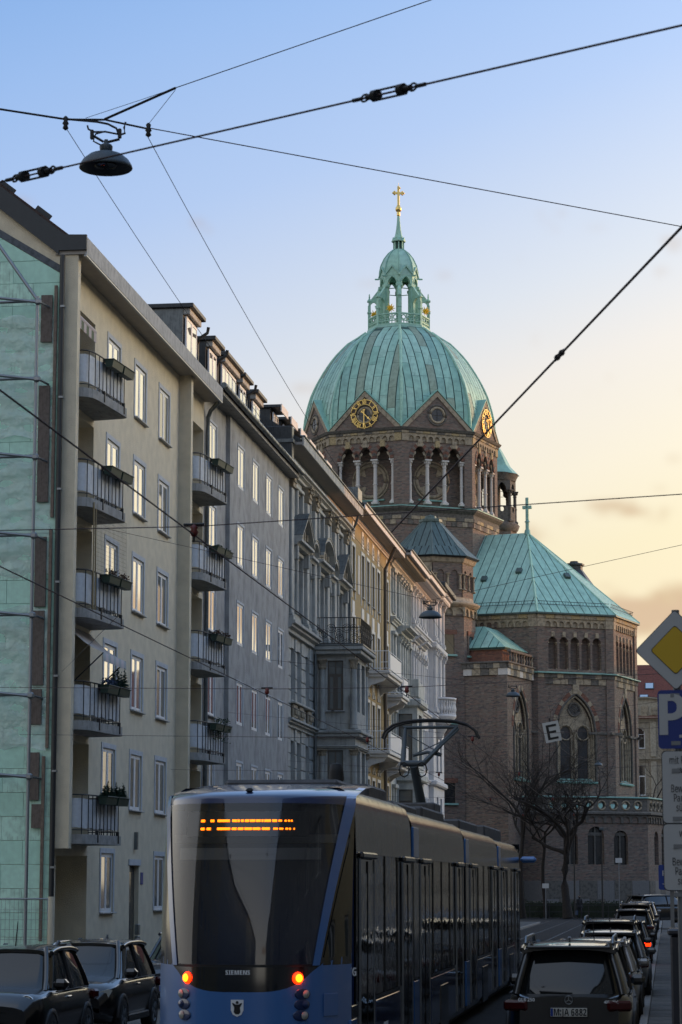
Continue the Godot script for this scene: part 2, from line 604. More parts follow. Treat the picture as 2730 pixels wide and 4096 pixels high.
	mk("rail_steel", 0.25, 0.25, 0.26, 0.25, 0.9)
	# church
	var bt := brick_texture()
	mk("brick", 1, 1, 1, 0.9, 0, bt, 3.2)
	mk("brick_red", 1.0, 0.62, 0.52, 0.9, 0, bt, 3.2)
	mk("sandstone", 0.36, 0.30, 0.215, 0.9, 0, stone, 2.4, rough_n, 0.3)
	mk("dark_stone", 0.13, 0.12, 0.105, 0.9, 0, stone, 2.0, rough_n, 0.3)
	mk("yellow_stone", 0.40, 0.31, 0.17, 0.9, 0, stone, 1.1)
	mk("column_stone", 0.58, 0.55, 0.51, 0.8, 0, plaster, 1.4)
	mk("patina", 0.31, 0.54, 0.45, 0.55, 0.1, patchy, 5.0)
	mk("patina_2", 0.265, 0.49, 0.405, 0.55, 0.1, patchy, 6.1)
	mk("patina_3", 0.35, 0.57, 0.475, 0.5, 0.1, patchy, 4.3)
	mk("patina_4", 0.24, 0.44, 0.385, 0.55, 0.1, patchy, 3.7)
	mk("patina_brown", 0.27, 0.36, 0.28, 0.6, 0.1, patchy, 3.1)
	mk("patina_light", 0.34, 0.58, 0.46, 0.55, 0.1, patchy, 3.0)
	mk("seam", 0.035, 0.08, 0.07, 0.7)
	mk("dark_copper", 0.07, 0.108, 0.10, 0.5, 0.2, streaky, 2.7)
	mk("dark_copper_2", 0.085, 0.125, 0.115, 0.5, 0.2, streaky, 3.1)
	mk("gold", 0.88, 0.62, 0.20, 0.34, 0.75)
	p = mk("star_yellow", 0.90, 0.58, 0.04, 0.5)
	mk("lead_glass", 0.035, 0.04, 0.048, 0.18, 0, null, 1.0, wave_n, 0.4)
	mk("clear_glass", 0.30, 0.32, 0.34, 0.05, 0.55)
	mk("bar_iron", 0.03, 0.03, 0.03, 0.6)
	mk("beige", 0.36, 0.31, 0.235, 0.9, 0, stained, 3.0)
	mk("beige_trim", 0.42, 0.37, 0.285, 0.9, 0, stained, 2.0)
	# vehicles
	p = mk("tram_blue", 0.052, 0.165, 0.43, 0.3)
	p.clearcoat_enabled = true
	p.clearcoat = 0.7
	p.clearcoat_roughness = 0.08
	p = mk("tram_dark_blue", 0.012, 0.032, 0.11, 0.3)
	p.clearcoat_enabled = true
	p.clearcoat_roughness = 0.06
	p = mk("tram_black", 0.008, 0.009, 0.011, 0.12)
	p.metallic_specular = 0.7
	p = mk("tram_glass", 0.010, 0.012, 0.014, 0.04)
	p.metallic_specular = 0.75
	p = mk("screen_glass", 0.012, 0.014, 0.016, 0.03)
	p.metallic_specular = 0.75
	p.transparency = BaseMaterial3D.TRANSPARENCY_ALPHA
	p.albedo_color.a = 0.45
	p = mk("tram_glass_side", 0.012, 0.013, 0.015, 0.035, 0.0, null, 1.0, wave_n, 0.05)
	p.metallic_specular = 0.9
	p.uv1_scale = Vector3.ONE / 2.5
	p = mk("tram_grey", 0.022, 0.026, 0.034, 0.16, 0.0, null, 1.0, wave_n, 0.06)
	p.metallic_specular = 0.7
	p.uv1_scale = Vector3.ONE / 3.0
	mk("tram_roof", 0.08, 0.08, 0.085, 0.7, 0, stone, 1.5)
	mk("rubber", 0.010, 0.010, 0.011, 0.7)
	mk("tram_inner", 0.20, 0.20, 0.20, 0.7)
	mk("chrome", 0.6, 0.6, 0.6, 0.12, 1.0)
	mk("silver_letters", 0.80, 0.83, 0.86, 0.35)
	p = mk("tail_glow", 0.9, 0.08, 0.01, 0.4)
	p.emission_enabled = true
	p.emission = Color(1.0, 0.16, 0.01)
	p.emission_energy_multiplier = 4.0
	p = mk("tail_core", 1.0, 0.4, 0.05, 0.4)
	p.emission_enabled = true
	p.emission = Color(1.0, 0.42, 0.04)
	p.emission_energy_multiplier = 7.0
	p = mk("led", 1.0, 0.5, 0.02, 0.4)
	p.emission_enabled = true
	p.emission = Color(1.0, 0.45, 0.01)
	p.emission_energy_multiplier = 3.2
	p = mk("lens", 0.42, 0.42, 0.38, 0.12)
	mk("red_lens", 0.05, 0.004, 0.004, 0.2)
	mk("orange_lens", 0.3, 0.1, 0.01, 0.2)
	for c in [["paint_black", 0.008, 0.008, 0.009], ["paint_navy", 0.010, 0.014, 0.026], ["paint_grey", 0.05, 0.052, 0.056], ["paint_silver", 0.22, 0.22, 0.225], ["paint_anthracite", 0.022, 0.024, 0.027], ["paint_brown", 0.03, 0.022, 0.018]]:
		p = mk(c[0], c[1], c[2], c[3], 0.3, 0.3)
		p.clearcoat_enabled = true
		p.clearcoat = 1.0
		p.clearcoat_roughness = 0.04
	p = mk("car_glass", 0.012, 0.014, 0.015, 0.04)
	p.metallic_specular = 0.6
	mk("plastic", 0.014, 0.014, 0.015, 0.6)
	mk("plate_white", 0.5, 0.5, 0.46, 0.5)
	mk("plate_blue", 0.01, 0.04, 0.25, 0.5)
	mk("ink", 0.008, 0.008, 0.009, 0.6)
	mk("sign_white", 0.45, 0.46, 0.46, 0.5)
	mk("sign_yellow", 0.60, 0.38, 0.01, 0.5)
	mk("sign_blue", 0.008, 0.03, 0.20, 0.5)
	mk("sign_back", 0.20, 0.21, 0.22, 0.5, 0.4)
	mk("lamp_grey", 0.05, 0.065, 0.075, 0.5)
	mk("wire", 0.012, 0.011, 0.012, 0.6)
	mk("wire_rusty", 0.07, 0.045, 0.045, 0.7)
	mk("insulator", 0.14, 0.02, 0.015, 0.4)
	mk("skin", 0.4, 0.25, 0.18, 0.7)
	mk("cloth_dark", 0.015, 0.015, 0.018, 0.9)
	mk("cloth_blue", 0.03, 0.05, 0.09, 0.9)
	mk("hedge", 0.018, 0.025, 0.014, 0.9)
	mk("net", 0.16, 0.13, 0.09, 0.8)
	mk("bamboo", 0.28, 0.22, 0.12, 0.7)
	mk("red_star", 0.35, 0.05, 0.04, 0.6)

# ---------------------------------------------------------------- ground
func build_ground() -> void:
	struct("ground", boxm(3000, 0.2, 3000), M.earth, at(0, -0.13, -300))
	var road := struct("road", boxm(10.05, 0.1, 400), M.asphalt, at(-5.575, -0.05, -120))
	struct("square", boxm(90, 0.1, 26), M.asphalt, at(-5, -0.054, -182))
	for t in [-4.95, -7.75]:
		for s in [-0.73, 0.73]:
			part(road, "tram_rail", boxm(0.055, 0.01, 390), M.rail_steel, at(t + s + 5.575, 0.051, 0))
			part(road, "rail_groove", boxm(0.045, 0.006, 390), M.iron, at(t + s + 5.575 - 0.052 * signf(s), 0.0505, 0))
	for i in 4:
		part(road, "lane_marking", boxm(0.15, 0.006, 3.0), M.marking, at(3.2 - 0.4 * i, 0.052, -28.0 - 9.0 * i, 0.12))
	struct("pavement", boxm(6.5, 0.12, 212), M.paving, at(-11.95, 0.05, -60))
	var walk := struct("pavement", boxm(8.0, 0.12, 220), M.paving, at(3.65, 0.046, -64))
	struct("forecourt", boxm(90, 0.10, 40), M.paving, at(-5, 0.03, -214))
	# paving slabs and kerb stones on the right-hand pavement
	for i in 118:
		for j in 2:
			part(walk, "paving_slab", boxm(0.49, 0.02, 0.74, 0.006), M.paving if (i * 7 + j * 3) % 5 < 3 else M.paving_2, at(-0.145 + 0.5 * j - 3.65, 0.068 + 0.0015 * ((i * 5 + j) % 3), -40.0 - 0.75 * i + 64.0))
	for i in 132:
		part(walk, "kerb_stone", boxm(0.15, 0.14, 0.985, 0.015), M.granite, at(-0.475 - 3.65, 0.0225, -38.5 - i * 1.0 + 64.0))
	var kerb := struct("kerb", boxm(0.15, 0.14, 212, 0.015), M.granite, at(-8.62, 0.042, -60))

# ---------------------------------------------------------------- houses on the left: own axes x along the street, y up, z out over the pavement
func house(called: String, label: String, z0: float) -> Node3D:
	return thing(called, label, "building", Vector3(FX, 0, z0), PI / 2)

const ZY := Basis(Vector3(0, 0, 1), Vector3(0, 1, 0), Vector3(-1, 0, 0))
const XZ := Basis(Vector3(1, 0, 0), Vector3(0, 0, 1), Vector3(0, -1, 0))
func along(mb: MB, zy: Array, x0: float, x1: float) -> void:   # profile in (z, y), run along x
	mb.prism(PackedVector2Array(zy), -x1, -x0, Transform3D(ZY, Vector3.ZERO))
func flat(mb: MB, xz: Array, y0: float, y1: float) -> void:    # plan in (x, z), pushed up from y0 to y1
	mb.prism(PackedVector2Array(xz), -y1, -y0, Transform3D(XZ, Vector3.ZERO))

func core(h: Node3D, length: float, eave: float, deep: float, wall_m: Material) -> void:   # the sides and back of a house
	var mb := MB.new()
	mb.box(Vector3(0.02, 0, -deep), Vector3(length - 0.02, eave - 0.05, -1.3))
	part(h, "rear_wall", mb, wall_m)

func saddle(h: Node3D, length: float, eave: float, out: float, deep: float, pitch: float, m: Material, x0 := 0.0) -> void:
	var mb := MB.new()
	var up := (out + deep / 2) * tan(deg_to_rad(pitch))
	along(mb, [Vector2(out, eave), Vector2(out, eave + 0.12), Vector2(-deep / 2, eave + up + 0.12), Vector2(-deep, eave + 0.5), Vector2(-deep, eave)], x0, length)
	part(h, "roof", mb, m)

func surround(w: MeshInstance3D, width: float, height: float, deep: float, b := 0.14) -> void:
	var key := "sur %.3f %.3f %.3f" % [width, height, b]
	if not cache.has(key):
		var mb := MB.new()
		mb.box(Vector3(-b, 0.0, 0), Vector3(0, height + b, 0.02), 0.004)
		mb.box(Vector3(width, 0.0, 0), Vector3(width + b, height + b, 0.02), 0.004)
		mb.box(Vector3(0, height, 0), Vector3(width, height + b, 0.02), 0.004)
		cache[key] = mb.mesh()
	part(w, "surround", cache[key], M.surround, at(0, 0, deep - 0.018))

func arc_path(pts: Array, inset := 0.0) -> Array:
	var out := []
	for p in pts: out.append(Vector2(p.x, p.y - inset))
	return out

const PLAN := [Vector2(0.3, 0.0), Vector2(0.3, 0.40), Vector2(0.33, 0.52), Vector2(0.42, 0.63), Vector2(0.56, 0.71), Vector2(0.75, 0.755), Vector2(1.0, 0.79), Vector2(3.28, 1.0), Vector2(3.40, 0.97), Vector2(3.48, 0.85), Vector2(3.66, 0.0)]

func balcony(h: Node3D, x: float, y: float) -> void:
	if not cache.has("balcony"):
		var mb := MB.new()
		flat(mb, PLAN, -0.24, 0.0)
		cache["balcony"] = mb.mesh()
		var path := []
		for i in range(1, PLAN.size()): path.append(Vector3(PLAN[i].x + (0.04 if i < 3 else -0.03 if i > 7 else 0.0), 0, PLAN[i].y - 0.06))
		path[0] = Vector3(0.35, 0, 0.34)
		path[-1] = Vector3(3.6, 0, 0.05)
		var hr := MB.new()
		var top := []
		var low := []
		for q in path:
			top.append(q + Vector3.UP * 1.0)
			low.append(q + Vector3.UP * 0.11)
		hr.tube(top, 0.02, 6)
		hr.tube(low, 0.014, 6)
		cache["handrail"] = hr.mesh()
		var dense := []
		for i in path.size() - 1:
			var n := maxi(1, int(path[i].distance_to(path[i + 1]) / 0.06))
			for k in n: dense.append(path[i].lerp(path[i + 1], float(k) / n))
		cache["rail_path"] = dense
		var bm := MB.new()
		bm.tube([Vector3(0, -0.1, 0), Vector3(0, 1.0, 0)], 0.014, 6)
		cache["bar"] = bm.mesh()
		var sm := MB.new()
		var rows := [[], [], []]
		var i0 := 0
		for q in dense:
			var wob := 0.012 * sin(i0 * 0.9) + 0.01 * sin(i0 * 0.37)
			rows[0].append(q + Vector3(0, 0.16 + 0.015 * sin(i0 * 0.5), -0.05 + wob * 1.5))
			rows[1].append(q + Vector3(0, 0.5, -0.05 + wob))
			rows[2].append(q + Vector3(0, 0.90 + 0.012 * sin(i0 * 0.33), -0.045))
			i0 += 1
		sm.grid(rows)
		cache["screen"] = sm.mesh()
	var b := part(h, "balcony", cache["balcony"], M.concrete, at(x, y, 0))
	part(b, "handrail", cache["handrail"], M.iron)
	part(b, "privacy_screen", cache["screen"], M.sheet_white)
	var dense: Array = cache["rail_path"]
	for i in range(0, dense.size() - 1, 5):
		part(b, "bar", cache["bar"], M.iron, Transform3D(Basis.IDENTITY, dense[i]))
	for t in [0.30, 0.72]:
		var q: Vector3 = dense[int(dense.size() * t)]
		bx(b, "clamp", M.iron, q + Vector3(-0.025, -0.2, 0.0), q + Vector3(0.025, 0.1, 0.085))

func build_cream_house() -> void:
	var h := house("apartment_building", "cream plastered apartment block with curved balconies and an unfinished gable behind scaffolding", -59.9)
	var length := 19.6
	var top := 18.85
	var cols := [6.0, 9.5, 13.0]
	var mb := MB.new()
	for i in 6:
		var s := 3.86 + 2.88 * (i - 1)
		var y0 := 0.0 if i == 0 else s
		var y1 := 3.86 if i == 0 else (top if i == 5 else s + 2.88)
		var lt := 3.35 if i == 0 else s + 2.45
		mb.wall(0.0, 4.2, y0, y1, [[1.98, 3.36, y0, lt, "r"]], 1.3)
		mb.wall(15.3, length, y0, y1, [[17.6, 3.8, y0, lt, "r"]], 1.3)
		var holes := []
		for c in cols:
			if i == 0 and c == 9.5: holes.append([c, 1.25, 0.12, 3.15, "r"])
			else: holes.append([c, 1.5, s + 0.87, s + 2.47, "r"])
		mb.wall(4.2, 15.3, y0, y1, holes, 0.2)
		for lx in [0.3, 15.7]:
			bx(h, "loggia_wall", M.cream, Vector3(lx, y0, -1.3), Vector3(3.66 if lx < 1 else 19.5, lt, -1.285))
	part(h, "wall", mb, M.cream)
	# floors between the loggias so that each one is closed
	for i in 5:
		var s := 3.86 + 2.88 * i
		for lx in [0.3, 15.7]:
			bx(h, "loggia_floor", M.concrete, Vector3(lx, s - 0.24, -1.28), Vector3(3.66 if lx < 1 else 19.5, s - 0.002, 0.0))
			var dx: float = lx + 1.0
			var d := bx(h, "balcony_door", M.white_frame, Vector3(dx, s, -1.28), Vector3(dx + 1.6, s + 2.15, -1.2))
			bx(d, "pane", M.pane, Vector3(-0.72, -0.95, 0.042), Vector3(-0.04, 0.98, 0.05))
			bx(d, "pane", M.pane, Vector3(0.04, -0.2, 0.042), Vector3(0.72, 0.98, 0.05))
	core(h, length, top, 12.0, M.cream)
	# fins beside the balconies
	bx(h, "fin_wall", M.cream, Vector3(-0.003, 3.5, -0.3), Vector3(0.3, top, 0.40))
	bx(h, "fin_wall", M.cream, Vector3(15.3, 3.5, -0.1), Vector3(15.62, top, 0.40))
	for i in 6:
		var s := 3.86 + 2.88 * (i - 1)
		for c in cols:
			if i == 0 and c == 9.5: continue
			var lit: bool = c != 13.0 and i > 1
			var w := window(h, c - 0.75, s + 0.87, 1.5, 1.6, 0.11, 2, 0.0, null, M.pane if lit else M.curtain_pane)
			surround(w, 1.5, 1.6, 0.11)
	for i in 5:
		balcony(h, 0.0, 3.86 + 2.88 * i)
		balcony(h, 15.32, 3.86 + 2.88 * i)
	# door with its stone surround
	var d := bx(h, "door", M.dark_zinc, Vector3(8.9, 0.12, -0.19), Vector3(10.1, 3.1, -0.13))
	bx(d, "pane", M.dark_pane, Vector3(-0.45, -0.9, 0.031), Vector3(0.45, 1.35, 0.04))
	bx(d, "handle", M.steel, Vector3(-0.52, -0.45, 0.031), Vector3(-0.48, 0.2, 0.09))
	bx(h, "door_frame", M.surround, Vector3(8.72, 3.15, -0.01), Vector3(10.28, 3.32, 0.03))
	bx(h, "wall_lamp", M.zinc, Vector3(9.44, 3.6, -0.01), Vector3(9.56, 4.1, 0.1))
	bx(h, "house_number", M.sign_blue, Vector3(10.35, 2.6, -0.01), Vector3(10.65, 2.95, 0.02))
	bx(h, "vent", M.iron, Vector3(7.0, 0.55, -0.01), Vector3(7.2, 0.75, 0.012))
	# eaves: soffit, pale gutter casing in panels, roof, dark verge
	bx(h, "soffit", M.soffit, Vector3(-0.05, top, -0.2), Vector3(length + 0.05, top + 0.1, 0.58))
	for i in 8:
		bx(h, "gutter_panel", M.fascia, Vector3(-0.05 + i * 2.46, top - 0.02, 0.582), Vector3(-0.05 + i * 2.46 + 2.445, top + 0.46, 0.64), 0.01)
	bx(h, "drip_edge", M.steel, Vector3(-0.05, top - 0.06, 0.56), Vector3(length + 0.03, top - 0.022, 0.63))
	saddle(h, length + 0.02, top + 0.1, 0.56, 12.0, 38.0, M.roof_tile, 0.03)
	mb = MB.new()
	var sl := tan(deg_to_rad(38.0))
	along(mb, [Vector2(0.64, top + 0.10), Vector2(0.64, top + 0.50), Vector2(0.05, top + 0.52), Vector2(-6.0, top + 0.52 + 6.05 * sl), Vector2(-6.0, top - 0.02 + 6.05 * sl), Vector2(-0.10, top + 0.0), Vector2(-0.10, top + 0.10)], -0.13, -0.052)
	part(h, "verge_board", mb, M.verge)
	for i in 5:
		var z := -0.7 - i * 1.1
		part(h, "snow_hook", boxm(0.05, 0.35, 0.5, 0.01), M.verge, Transform3D(Basis(Vector3.RIGHT, deg_to_rad(38)), Vector3(0.3 + 0.4 * (i % 2), top + 0.62 - z * sl, z)))
	# gable: rendered top, old roof line, insulation boards below it
	mb = MB.new()
	along(mb, [Vector2(-0.02, 0.0), Vector2(-0.02, top + 0.1), Vector2(-6.0, top + 0.1 + 6.0 * sl), Vector2(-12.0, top + 0.1), Vector2(-12.0, 0.0)], -0.002, 0.02)
	part(h, "gable_wall", mb, M.cream)
	var g := 0.62
	mb = MB.new()
	along(mb, [Vector2(-0.05, 18.36), Vector2(-0.05, 18.56), Vector2(-5.0, 18.56 + 4.95 * g), Vector2(-5.0, 18.36 + 4.95 * g)], -0.05, -0.003)
	part(h, "old_roof_line", mb, M.old_line)
	var clip := PackedVector2Array([Vector2(-0.07, 0.1), Vector2(-0.07, 18.35), Vector2(-4.6, 18.35 + 4.53 * g), Vector2(-4.6, 0.1)])
	var rr := RandomNumberGenerator.new()
	rr.seed = 3
	for j in 36:
		var y := 0.1 + j * 0.6
		var z := -0.07 + (0.55 if j % 2 else 0.0)
		while z > -4.4:
			var r := PackedVector2Array([Vector2(z, y + 0.004), Vector2(z - 1.242, y + 0.004), Vector2(z - 1.242, y + 0.594), Vector2(z, y + 0.594)])
			for q in Geometry2D.intersect_polygons(r, clip):
				mb = MB.new()
				mb.prism(q, 0.003, 0.085 + rr.randf_range(-0.004, 0.004), Transform3D(ZY, Vector3.ZERO))
				part(h, "insulation_board", mb, [M.insulation, M.insulation_2, M.insulation_3][rr.randi() % 3])
			z -= 1.25
	# black downpipe on the gable corner, grey one at the far end
	mb = MB.new()
	mb.tube([Vector3(-0.17, 18.8, 0.02), Vector3(-0.17, 2.3, 0.02)], 0.07, 10)
	part(h, "downpipe", mb, M.black_pipe)
	mb = MB.new()
	mb.tube([Vector3(-0.17, 2.3, 0.02), Vector3(-0.17, 0.1, 0.02)], 0.085, 10)
	part(h, "pipe_foot", mb, M.cream)
	for i in 7: bx(h, "pipe_clip", M.steel, Vector3(-0.26, 3.0 + i * 2.4, 0.0), Vector3(-0.085, 3.05 + i * 2.4, 0.105))
	mb = MB.new()
	mb.tube([Vector3(19.5, top + 0.1, 0.52), Vector3(19.62, top - 0.05, 0.46), Vector3(19.75, top - 0.28, 0.2), Vector3(19.82, top - 0.5, 0.1), Vector3(19.84, top - 1.0, 0.09), Vector3(19.84, 0.2, 0.09)], 0.075, 8)
	part(h, "downpipe", mb, M.zinc)

func dormer(h: Node3D, x0: float, x1: float, y0: float, y1: float, front: float, leaves: int, back := 4.0, cheek: Material = null) -> void:
	var mb := MB.new()
	mb.box(Vector3(x0, y0 - 0.6, -front - back), Vector3(x1, y1, -front), 0.01)
	part(h, "dormer", mb, cheek if cheek else M.dark_zinc)
	bx(h, "dormer_roof", M.dark_zinc, Vector3(x0 - 0.1, y1 + 0.002, -front - back), Vector3(x1 + 0.15, y1 + 0.16, -front + 0.38), 0.02)
	bx(h, "dormer_eave", M.stucco, Vector3(x0 + 0.02, y1 - 0.22, -front + 0.002), Vector3(x1 - 0.02, y1, -front + 0.25), 0.02)
	window(h, x0 + 0.12, y0 + 0.05, x1 - x0 - 0.24, y1 - y0 - 0.32, front - 0.03, leaves, 0.0, null, M.pane, false)

func build_plain_house() -> void:
	var h := house("tenement_house", "plain weathered pale grey plastered house with dark zinc dormers", -79.5)
	var length := 17.9
	var top := 19.2
	var mb := MB.new()
	var cols := [6.4, 9.6, 12.75, 15.75]
	for i in 7:
		var sill := 2.55 + 2.87 * (i - 1) - 0.02
		var y0 := maxf(0.0, sill - 0.7)
		var y1 := top if i == 6 else sill - 0.7 + 2.87
		if i == 0:
			y0 = 0.0
			sill = 1.0
			y1 = 2.55 - 0.02 - 0.7
			continue
		mb.wall(0.0, 4.2, y0, y1, [[1.6, 1.35, sill, sill + 1.5, "r"]], 0.16)
		var holes := []
		for c in cols: holes.append([c, 1.35, sill, sill + 1.5, "r"])
		mb.wall(4.2, length, y0, y1, holes, 0.16, 0.15)
		var w := window(h, 1.6 - 0.675, sill, 1.35, 1.5, 0.09, 2)
		surround(w, 1.35, 1.5, 0.09, 0.09)
		for c in cols:
			w = window(h, c - 0.675, sill, 1.35, 1.5, -0.06, 2, 0.0, null, M.pane if i > 1 else M.curtain_pane)
			surround(w, 1.35, 1.5, 0.09, 0.09)
	mb.wall(0, length, 0.0, 1.83, [], 0.1, 0.15)
	mb.quad(Vector3(4.2, 1.83, 0), Vector3(4.2, 1.83, 0.15), Vector3(4.2, top, 0.15), Vector3(4.2, top, 0))
	part(h, "wall", mb, M.plain)
	core(h, length, top, 12.0, M.plain)
	bx(h, "soffit", M.concrete, Vector3(0.06, top, -0.2), Vector3(length, top + 0.12, 0.55))
	mb = MB.new()
	mb.tube([Vector3(0.08, top + 0.24, 0.66), Vector3(length + 0.3, top + 0.24, 0.66)], 0.10, 10)
	part(h, "gutter", mb, M.zinc)
	for i in 22:
		var r := MB.new()
		r.tube([Vector3(0, 0, 0), Vector3(0.03, 0, 0)], 0.108, 10)
		part(h, "gutter_joint", r, M.zinc, at(0.3 + i * 0.8, top + 0.24, 0.66))
	saddle(h, length, top + 0.12, 0.55, 12.0, 40.0, M.roof_tile, 0.06)
	dormer(h, 0.4, 2.5, 20.1, 22.25, 0.85, 2, 5.0, M.zinc)
	dormer(h, 4.6, 6.3, 20.1, 22.05, 0.85, 2)
	dormer(h, 7.2, 10.4, 20.1, 22.05, 0.85, 4)
	dormer(h, 11.0, 12.6, 20.1, 22.05, 0.85, 2)
	dormer(h, 14.0, 15.9, 20.1, 22.0, 0.85, 2)
	bx(h, "fire_wall", M.dark_zinc, Vector3(length - 0.55, top + 0.1, -6.0), Vector3(length - 0.02, top + 2.1, 0.35), 0.02)
	bx(h, "wall_cap", M.zinc, Vector3(length - 0.6, top + 1.4, -6.0), Vector3(length + 0.0, top + 1.55, 0.42), 0.01)
	for x in [2.75, 6.5, 12.85]:
		mb = MB.new()
		mb.tube([Vector3(x, 22.1, -0.4), Vector3(x + 0.05, 21.9, -0.45), Vector3(x + 0.02, 21.7, -0.75), Vector3(x, 21.4, -0.8), Vector3(x, 20.0, -0.8)], 0.06, 8)
		part(h, "dormer_pipe", mb, M.dark_zinc)

# ---------------------------------------------------------------- classical parts
func capital(w: float, hgt: float) -> ArrayMesh:   # a leafy capital seen from the street: bell, two ranks of leaves, volutes, slab
	var key := "cap %.2f %.2f" % [w, hgt]
	if not cache.has(key):
		var mb := MB.new()
		mb.box(Vector3(-w * 0.5, 0, 0), Vector3(w * 0.5, hgt * 0.86, 0.24))
		for r in 2:
			for i in 4 - r:
				var x := (i - (3 - r) / 2.0) * w * 0.3
				var y := hgt * (0.02 + r * 0.32)
				mb.prism(PackedVector2Array([Vector2(x - w * 0.13, y), Vector2(x + w * 0.13, y), Vector2(x + w * 0.15, y + hgt * 0.26), Vector2(x, y + hgt * 0.36), Vector2(x - w * 0.15, y + hgt * 0.26)]), 0.24, 0.29 + 0.03 * r)
				mb.box(Vector3(x - w * 0.1, y + hgt * 0.26, 0.29 + 0.03 * r), Vector3(x + w * 0.1, y + hgt * 0.35, 0.34 + 0.03 * r), 0.015)
		for s in [-1.0, 1.0]:
			var c := []
			for k in 14:
				var a := k * 0.62
				var rad := w * 0.21 * (1.0 - k / 17.0)
				c.append(Vector3(s * (w * 0.5 - cos(a) * rad * 0.8), hgt * 0.72 - sin(a) * rad, 0.34 + 0.004 * k))
			mb.tube(c, 0.035, 5)
		mb.box(Vector3(-w * 0.62, hgt * 0.88, -0.02), Vector3(w * 0.62, hgt, 0.42), 0.015)
		cache[key] = mb.mesh()
	return cache[key]

func pilaster(h: Node3D, x: float, y0: float, y1: float, w := 0.62, out := 0.25, m: Material = null, cap := 0.7, z := 0.0) -> void:
	var mm: Material = m if m else M.stucco
	var mb := MB.new()
	mb.box(Vector3(-w / 2 - 0.09, 0, 0), Vector3(w / 2 + 0.09, 0.22, out + 0.09), 0.02)
	mb.box(Vector3(-w / 2 - 0.05, 0.22, 0), Vector3(w / 2 + 0.05, 0.34, out + 0.05), 0.03)
	mb.box(Vector3(-w / 2, 0.34, 0), Vector3(w / 2, y1 - y0 - cap, out), 0.03)
	var p := part(h, "pilaster", mb, mm, at(x, y0, z))
	part(p, "capital", capital(w, cap), M.sandstone if mm == M.stucco else mm, at(0, y1 - y0 - cap, out - 0.22))

func pediment(h: Node3D, x: float, y: float, w: float, rise: float, out: float, round_: bool, m: Material) -> void:
	var mb := MB.new()
	mb.moulding([Vector2(0, -0.22), Vector2(out * 0.6, -0.18), Vector2(out * 0.75, -0.06), Vector2(out, -0.04), Vector2(out, 0.06), Vector2(0, 0.08)], -w / 2, w / 2)
	var n := 12 if round_ else 2
	var a := []
	for i in n + 1:
		var t := float(i) / n * 2.0 - 1.0
		a.append(Vector2(t * w / 2, 0.06 + rise * (sqrt(1.0 - t * t * 0.97) if round_ else 1.0 - absf(t))))
	for i in n:
		var p: Vector2 = a[i]
		var q: Vector2 = a[i + 1]
		var u := Vector2(0, 0.13)
		for zz in [[0.0, out, 0.0, 0.13]]:
			mb.prism(PackedVector2Array([p, q, q + u, p + u]), 0.0, out + 0.03)
	var tym := PackedVector2Array()
	for p in a: tym.append(p)
	tym.append(Vector2(w / 2, 0.05))
	tym.append(Vector2(-w / 2, 0.05))
	mb.prism(tym, 0.0, out * 0.45)
	var pd := part(h, "pediment", mb, m, at(x, y, 0))
	var ld := MB.new()
	for i in n:
		var p: Vector2 = a[i] + Vector2(0, 0.135)
		var q: Vector2 = a[i + 1] + Vector2(0, 0.135)
		ld.prism(PackedVector2Array([p, q, q + Vector2(0, 0.03), p + Vector2(0, 0.03)]), -0.01, out + 0.06)
	part(pd, "zinc_cover", ld, M.zinc)
	for i in 5:   # carved relief in the field
		var rx := (i - 2) * w * 0.13
		part(pd, "carving", boxm(w * 0.09, rise * (0.55 - 0.13 * absf(i - 2)), 0.1, 0.03), M.sandstone, at(rx, 0.08 + rise * 0.3, out * 0.45 + 0.04, 0.4 * (i - 2)))
	for s in [-1.0, 1.0]:
		bx(pd, "bracket", m, Vector3(s * (w / 2 - 0.28) - 0.1, -0.8, 0.0), Vector3(s * (w / 2 - 0.28) + 0.1, -0.2, out * 0.7), 0.04)

func belt(h: Node3D, x0: float, x1: float, y: float, tall: float, out: float, m: Material, called := "belt_course", z := 0.0) -> void:
	var mb := MB.new()
	mb.moulding([Vector2(0, 0), Vector2(out * 0.35, 0.02 * tall), Vector2(out * 0.35, tall * 0.3), Vector2(out * 0.7, tall * 0.45), Vector2(out * 0.7, tall * 0.62), Vector2(out, tall * 0.72), Vector2(out, tall * 0.95), Vector2(0, tall)], x0, x1)
	part(h, called, mb, m, at(0, y, z))

func iron_rail(h: Node3D, pts: Array, y: float, tall: float, step: float, m: Material, scrolls := false, called := "railing") -> void:
	var mb := MB.new()
	for yy in [0.06, tall]:
		var p := []
		for q in pts: p.append(Vector3(q.x, y + yy, q.y))
		mb.tube(p, 0.022, 5)
	var r := part(h, called, mb, m)
	for i in pts.size() - 1:
		var a: Vector2 = pts[i]
		var b: Vector2 = pts[i + 1]
		var n := maxi(1, int(a.distance_to(b) / step))
		for k in n:
			var q := a.lerp(b, (k + 0.5) / n)
			part(r, "bar", boxm(0.02, tall - 0.06, 0.02), m, at(q.x, y + tall / 2 + 0.03, q.y))
			if scrolls and k % 2 == 0:
				for rad in [0.19, 0.11]:
					var c := MB.new()
					var loop := []
					var d := (b - a).normalized()
					for t in 15: loop.append(Vector3(d.x * cos(t * TAU / 14) * rad, sin(t * TAU / 14) * rad, d.y * cos(t * TAU / 14) * rad))
					c.tube(loop, 0.014, 4, false)
					part(r, "scroll", c, m, at(q.x, y + tall * (0.4 if k % 4 else 0.6), q.y))

